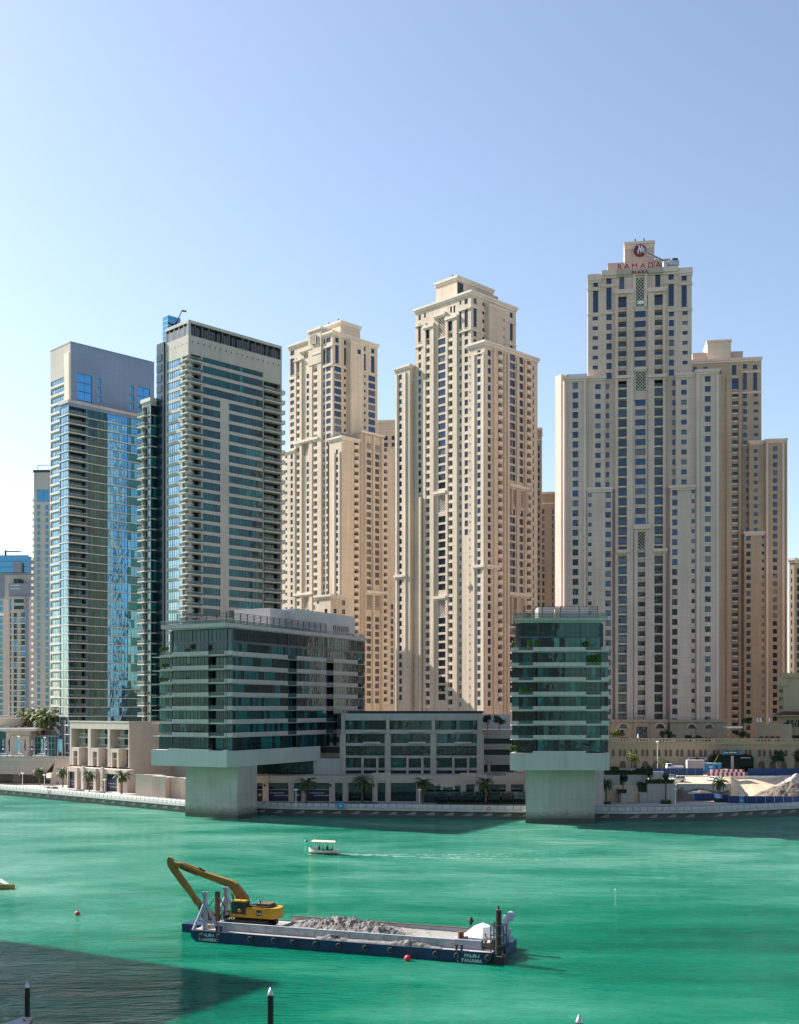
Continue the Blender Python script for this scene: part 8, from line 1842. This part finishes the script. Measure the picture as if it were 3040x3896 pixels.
    for vv in (6.1, 6.7):
        for j in range(n): a, b = 2 * math.pi * j / n, 2 * math.pi * (j + 1) / n; m.tube((s + .75 * math.cos(a), vv, DK + .8 + .75 * math.sin(a)), (s + .75 * math.cos(b), vv, DK + .8 + .75 * math.sin(b)), .09, TYRE, n=6)
    m.tube((s, 6.1, DK + .8), (s, 6.7, DK + .8), .3, TYRE, n=12); tag(on_barge(link('cable_reel', m.mesh('cable_reel'))), 'black cable reel in front of the excavator tracks', 'reel')
barge_clutter()
# ------------------------------------------------------------------ small boats, buoys, piles, pontoon
HULLW = paint('boat_white', (.75, .73, .70), .4, 0, .05); HULLY = paint('boat_yellow', (.42, .21, .045), .5, 0, .1); WOODD = paint('dark_wood', (.06, .035, .02), .7)
def hull_mesh(L_, W_, h, m_lo, m_hi, bow=.55, stern=.25):
    m = MB(); n = 18; rows_ = []
    for i in range(n + 1):
        t = i / n; x = -L_ / 2 + L_ * t; w = W_ / 2 * (1 - max(0, (.22 - t) / .22) ** 2 * .55) * (1 - max(0, (t - .62) / .38) ** 2.2 * .97); zt = h + bow * max(0, (t - .6) / .4) ** 2 + stern * max(0, (.25 - t) / .25) ** 2; rows_.append([(x, -w, zt), (x, -w * .93, h * .45), (x, -w * .6, -.25), (x, w * .6, -.25), (x, w * .93, h * .45), (x, w, zt)])
    for a, b in zip(rows_, rows_[1:]):
        for k in range(5): m.poly([a[k], b[k], b[k + 1], a[k + 1]], m_hi if k in (0, 4) else m_lo)
        m.poly([(a[0][0], a[0][1] * .9, a[0][2] - .35), (b[0][0], b[0][1] * .9, b[0][2] - .35), (b[0][0], -b[0][1] * .9, b[0][2] - .35), (a[0][0], -a[0][1] * .9, a[0][2] - .35)], WOODD)
    m.poly(rows_[0], m_hi); return m
def abra():
    d = 233; t = thing('water_taxi', 'small white and yellow water taxi with a cream canopy and seated passengers', 'boat', (X(1231, d), d, 0), R(170)); L_ = 6.3
    link('hull', hull_mesh(L_, 2.0, .85, HULLY, HULLW, .55, .2).mesh('hull', (0, 0, 0), False), t)
    m = MB(); n = 10
    for i in range(n):
        a, b = -1 + 2 * i / n, -1 + 2 * (i + 1) / n; q = lambda u: (u * 1.0, 2.62 + .22 * (1 - u * u)); (y0, z0), (y1, z1) = q(a), q(b)
        for o in (0, -.06): m.poly([(-2.6, y0, z0 + o - .12), (2.2, y0, z0 + o), (2.2, y1, z1 + o), (-2.6, y1, z1 + o - .12)], paint('cream_canopy', (.72, .58, .44), .8) if 'cream_canopy' not in bpy.data.materials else bpy.data.materials['cream_canopy'])
    m.poly([(2.2, *(-1.0, 2.62)), (2.85, 0, 2.5), (2.2, 1.0, 2.62), (2.2, 0, 2.84)], bpy.data.materials['cream_canopy'])
    for sg in (-1, 1):
        for k in range(12): x = -2.5 + k * .4; m.poly([(x, sg, 2.56), (x + .3, sg, 2.56), (x + .15, sg * 1.01, 2.34)], bpy.data.materials['cream_canopy'])
    link('canopy', m.mesh('canopy'), t)
    for x in (-2.1, .1, 1.7):
        for sg in (-1, 1): p = MB(); p.tube((x, sg * .85, .75), (x, sg * .92, 2.62), .035, WHITE, n=6); link('canopy_post', p.mesh('canopy_post'), t)
    p = MB(); p.box(-2.0, 1.3, -.3, .3, .5, .85, WOODD); link('bench', p.mesh('bench'), t)
    for x, sg in ((-1.4, -1), (1.2, -1)): p = MB(); p.tube((x, -1.05, .2), (x, -1.05, .85), .13, TYRE, n=8); link('fender', p.mesh('fender'), t)
    cs = [CLOTHD, CLOTHW, CLOTHD, CLOTHB]; M = t.matrix_basis
    for i, (x, lab) in enumerate(((1.0, 'passenger in dark clothes seated nearest the bow of the water taxi'), (.2, 'passenger in a pale shirt seated in the middle of the water taxi'), (-.7, 'passenger in a dark top seated behind the pale shirt in the water taxi'), (-1.9, 'boatman in blue seated at the stern of the water taxi'))):
        p = Matrix.Rotation(R(170), 4, 'Z') @ Vector((x, -.35 if i < 3 else 0, -.02)) + Vector(t.location); person(lab, p, R(170) + (R(180) if i < 3 else R(-90)), cs[i], CLOTHD, 'sit', 0, 'people in the water taxi')
    # foam: bow wave and wake, real thin flecks lying on the water
    rng = random.Random(5); f = MB(); FO = paint('foam', (.42, .60, .54), .6); rm = Matrix.Translation(t.location) @ Matrix.Rotation(R(170), 4, 'Z')
    for i in range(520):
        u = rng.random() ** 1.25; x = -3.0 - u * 52; sp = .35 + u * 5.5; side = rng.choice((-1, 1, 0, 1, -1)); y = side * sp + rng.gauss(0, .22 + u * .55) - u * u * 5; s = rng.uniform(.05, .30) * (1.1 - .7 * u); e = s * rng.uniform(1.5, 4)
        f.poly([rm @ Vector((x - e, y, .03)), rm @ Vector((x, y - s * .4, .03)), rm @ Vector((x + e, y, .03)), rm @ Vector((x, y + s * .4, .03))], FO)
    for i in range(160):
        u = rng.random(); x = 2.9 - u * 6.3; y = rng.choice((-1, 1)) * (1.0 + rng.random() * .45 * (1.2 - u)); s = rng.uniform(.08, .3); f.poly([rm @ Vector((x - s * 2, y, .04)), rm @ Vector((x, y - s * .5, .04)), rm @ Vector((x + s * 2, y, .04)), rm @ Vector((x, y + s * .5, .04))], FO)
    o = f.build('wake_foam'); tag(o, 'thin trail of white foam behind the water taxi', 'foam', None, 'stuff')
abra()
def left_boat():
    d = 188; L_ = 8; t = thing('wooden_boat', 'low ochre wooden boat with pale canopy edge entering at the left', 'boat', (X(54, d) - 3.7, d + .6, 0), R(-12)); link('hull', hull_mesh(L_, 1.9, .5, HULLY, HULLY, .25, .1).mesh('hull'), t)
    m = MB(); m.poly([(-3.4, -.9, 2.1), (1.0, -.9, 1.5), (2.6, -.5, .8), (2.6, .5, .8), (1.0, .9, 1.5), (-3.4, .9, 2.1)], HULLW); m.poly([(-3.4, -.9, 2.02), (1.0, -.9, 1.42), (2.6, -.5, .72), (2.6, .5, .72), (1.0, .9, 1.42), (-3.4, .9, 2.02)], HULLW); link('canopy', m.mesh('canopy'), t)
    for x in (-2.8, .6):
        for sg in (-1, 1): p = MB(); p.tube((x, sg * .75, .4), (x, sg * .8, 1.6), .03, WHITE, n=5); link('canopy_post', p.mesh('canopy_post'), t)
left_boat()
BUOYR = paint('buoy_red', (.70, .03, .06), .4, 0, .05, 1, True)
def buoy(label, px, py, rad, m=BUOYR):
    d = DZ(py); t = thing('mooring_buoy', label, 'buoy', (X(px, d), d, 0)); b = MB(); pr = [(max(.01, rad * math.sin(math.pi * i / 10)), rad * .72 - rad * math.cos(math.pi * i / 10)) for i in range(11)]; b.lathe((0, 0, 0), pr, m, 18); link('float', b.mesh('float', (0, 0, 0), True), t); b = MB(); b.tube((0, 0, rad * 1.68), (0, 0, rad * 1.85), rad * .12, DARKST, n=6); link('eye_ring', b.mesh('eye_ring'), t)
buoy('larger red ball buoy floating close to the side of the barge', r2x(610), r2y(622), .40); buoy('tiny red buoy alone on the open water left of the barge', 295, 3482, .36)
def marker():
    d = DZ(3202); t = thing('marker_buoy', 'slim green marker buoy left of the water taxi', 'buoy', (X(1165, d), d, 0)); G = paint('marker_green', (.03, .35, .25), .5); b = MB(); b.lathe((0, 0, 0), [(.3, -.2), (.42, .1), (.3, .4), (.08, .5)], G, 12); link('float', b.mesh('float'), t); b = MB(); b.tube((0, 0, .5), (.05, 0, 1.15), .05, G, n=6); b.lathe((.05, 0, 1.1), [(.05, 0), (.12, .1), (.02, .25)], G, 8); link('staff', b.mesh('staff'), t)
    b = MB(); b.lathe((X(2341, DZ(3390)), DZ(3390), 0), [(.06, -.05), (.14, .1), (.12, .22), (.03, .3)], WHITE, 8); b.tube((X(2341, DZ(3390)), DZ(3390), .28), (X(2341, DZ(3390)), DZ(3390), .45), .02, WHITE, n=4); tag(b.build('float_marker'), 'tiny white float far right on the open green water', 'buoy')
marker()
PILEB = paint('black_pile_sleeve', (.008, .008, .009), .45, 0, .2, .5); CONEM = paint('metal_cone_cap', (.55, .56, .60), .28, .8, .06, 1)
def piles():
    for i, (px, py, d, rad, hc, lab) in enumerate(((104, 3734, 108, .235, .56, 'black mooring pile with a metal cone cap at the corner of the pontoon'), (1029, 3757, 105.7, .29, .68, 'black mooring pile with a metal cone cap, in the middle of the near edge'), (2203, 3858, 97, .31, .72, 'mooring pile of which only the pale cone cap shows at the lower right'))):
        z = Z(py, d); t = thing('mooring_pile', lab, 'mooring pile', (X(px, d), d, 0), 0, 'mooring piles in the foreground'); m = MB(); m.tube((0, 0, -3), (0, 0, z - hc), rad, PILEB, n=20); m.tube((0, 0, z - hc - .03), (0, 0, z - hc + .01), rad * 1.04, CONEM, n=20); link('pile_shaft', m.mesh('pile_shaft', (0, 0, 0)), t); m = MB(); m.lathe((0, 0, 0), [(rad * 1.05, z - hc + .012), (rad * 1.02, z - hc + .05), (.02, z)], CONEM, 24); link('cone_cap', m.mesh('cone_cap', (0, 0, 0), True), t)
    t = thing('pontoon', 'corner of a grey floating pontoon at the bottom left', 'pontoon', (X(80, 106), 106, 0)); m = MB(); zd = .62; g = lambda px, py: (X(px, (30 - zd) * F / (py - HY)), (30 - zd) * F / (py - HY))
    pts = [g(82, 3898), g(125, 3868), g(85, 3870), g(12, 3895), g(-60, 3925), (X(-60, 100), 95), (X(60, 100), 95)]
    pts = [g(125, 3868), g(84, 3870), g(12, 3895), g(-120, 3945), (X(-120, 92), 88), (X(10, 92), 88)]
    m.prism(pts[::-1] if False else pts, .25, zd, paint('grey_pontoon_deck', (.33, .33, .36), .7, 0, .1, .8)); m.build('deck', t)
    w = MB(); a, b = Vector((*pts[0], .4)), Vector((*pts[5], .4)); dv = (b - a).normalized(); nn = Vector((-dv.y, dv.x, 0)) * -.1
    w.poly([a + Vector((0, 0, -.3)), b + Vector((0, 0, -.3)), b + Vector((0, 0, .28)), a + Vector((0, 0, .28))], paint('pontoon_timber', (.40, .28, .19), .7)); w.tube(a + Vector((.06, 0, .24)), b + Vector((.06, 0, .24)), .09, bpy.data.materials['pontoon_timber'], n=6); w.build('timber_edge', t)
    c = MB(); q = Vector((*g(92, 3886), zd)); c.tube(q, q + Vector((0, 0, .14)), .05, DARKST, n=6); c.tube(q + Vector((-.18, .1, .14)), q + Vector((.2, -.12, .14)), .045, DARKST, n=6); c.build('mooring_cleat', t)
piles()
# ------------------------------------------------------------------ the near bank, outside the picture: towers that throw the shadow on the water and show in the glass
def near_tower(label, pts, h, wallm, gl, fh=3.6, z0=2.4):
    cx, cy = sum(p[0] for p in pts) / len(pts), sum(p[1] for p in pts) / len(pts); t = thing('apartment_tower', label, 'tower', (cx, cy, z0), 0, 'towers outside the view'); m = MB(); m.prism(pts, z0, h, wallm); m.build('wall', t); g = MB(); z = z0 + 5
    while z < h - 4:
        q = [(cx + (x - cx) * 1.004, cy + (y - cy) * 1.004) for x, y in pts]; n = len(q)
        for i in range(n):
            a, b = Vector(q[i]), Vector(q[(i + 1) % n]); L_ = (b - a).length; k = max(1, int(L_ / 7))
            for j in range(k): u, v = a.lerp(b, (j + .18) / k), a.lerp(b, (j + .82) / k); g.poly([(*u, z), (*v, z), (*v, z + 2.1), (*u, z + 2.1)], gl)
        z += fh
    o = g.build('window_band', t); o['kind'] = 'stuff'
def near_bank():
    NEARW = stucco('near_towers_render', (.20, .16, .125), 3.3); e1, e2 = Vector((-.51, -.86)), Vector((-.86, .51)); c = Vector((-99.6, 173)); pts = [c, c + e2 * 34, c + e2 * 34 + e1 * 70, c + e1 * 70]
    near_tower('tower on the near bank whose shadow falls on the water at the lower left', [tuple(p) for p in pts], 78, NEARW, G_TEAL[2])
    for i, (x, y, w, dp, h, wm, g) in enumerate(((-190, -60, 40, 40, 150, NEARW, G_TEAL[2]), (-105, -85, 46, 36, 120, NEARW, G_BLUE[2]), (-30, -110, 44, 36, 165, NEARW, G_TEAL[2]), (55, -95, 46, 40, 130, NEARW, G_NAVY[2]), (135, -70, 42, 40, 170, NEARW, G_TEAL[2]), (225, -30, 46, 46, 140, NEARW, G_BLUE[2]), (-235, 60, 42, 42, 160, NEARW, G_TEAL[2]), (330, 120, 50, 50, 150, NEARW, G_NAVY[2]))):
        w_ = ['first', 'second', 'third', 'fourth', 'fifth', 'sixth', 'seventh', 'eighth'][i]; near_tower(f'{w_} tower from the left in the row on the near bank', [(x - w / 2, y - dp / 2), (x + w / 2, y - dp / 2), (x + w / 2, y + dp / 2), (x - w / 2, y + dp / 2)], h, wm, g)
    for i, (x, y, h, g) in enumerate(((238, 415, 170, G_TEAL[2]), (290, 452, 195, G_NAVY[0]), (300, 560, 180, G_TEAL[2]), (390, 520, 160, G_BLUE[2]))):
        k = ['first', 'second', 'third', 'fourth'][i]; c45 = [(x + 24 * math.cos(a), y + 24 * math.sin(a)) for a in (0, math.pi / 2, math.pi, math.pi * 1.5)]; near_tower(f'{k} tower further along the far bank, past the red roofed building', c45, h, BEIGE, g)
    m = MB(); m.poly([(-3000, -3000, 2.3), (3000, -3000, 2.3), (3000, -20, 2.3), (-3000, -20, 2.3)], GROUNDM); m.box(-3000, 3000, -20.5, -20, -3, 2.29, QUAYD); m.prism([tuple(c - (e1 + e2) * 6), tuple(c + e2 * 60 - e1 * 6), tuple(c + e2 * 60 + e1 * 90), tuple(c + e1 * 90 - e2 * 6)], -3, 2.4, PAVE); structure('near_bank_ground', m)
near_bank()
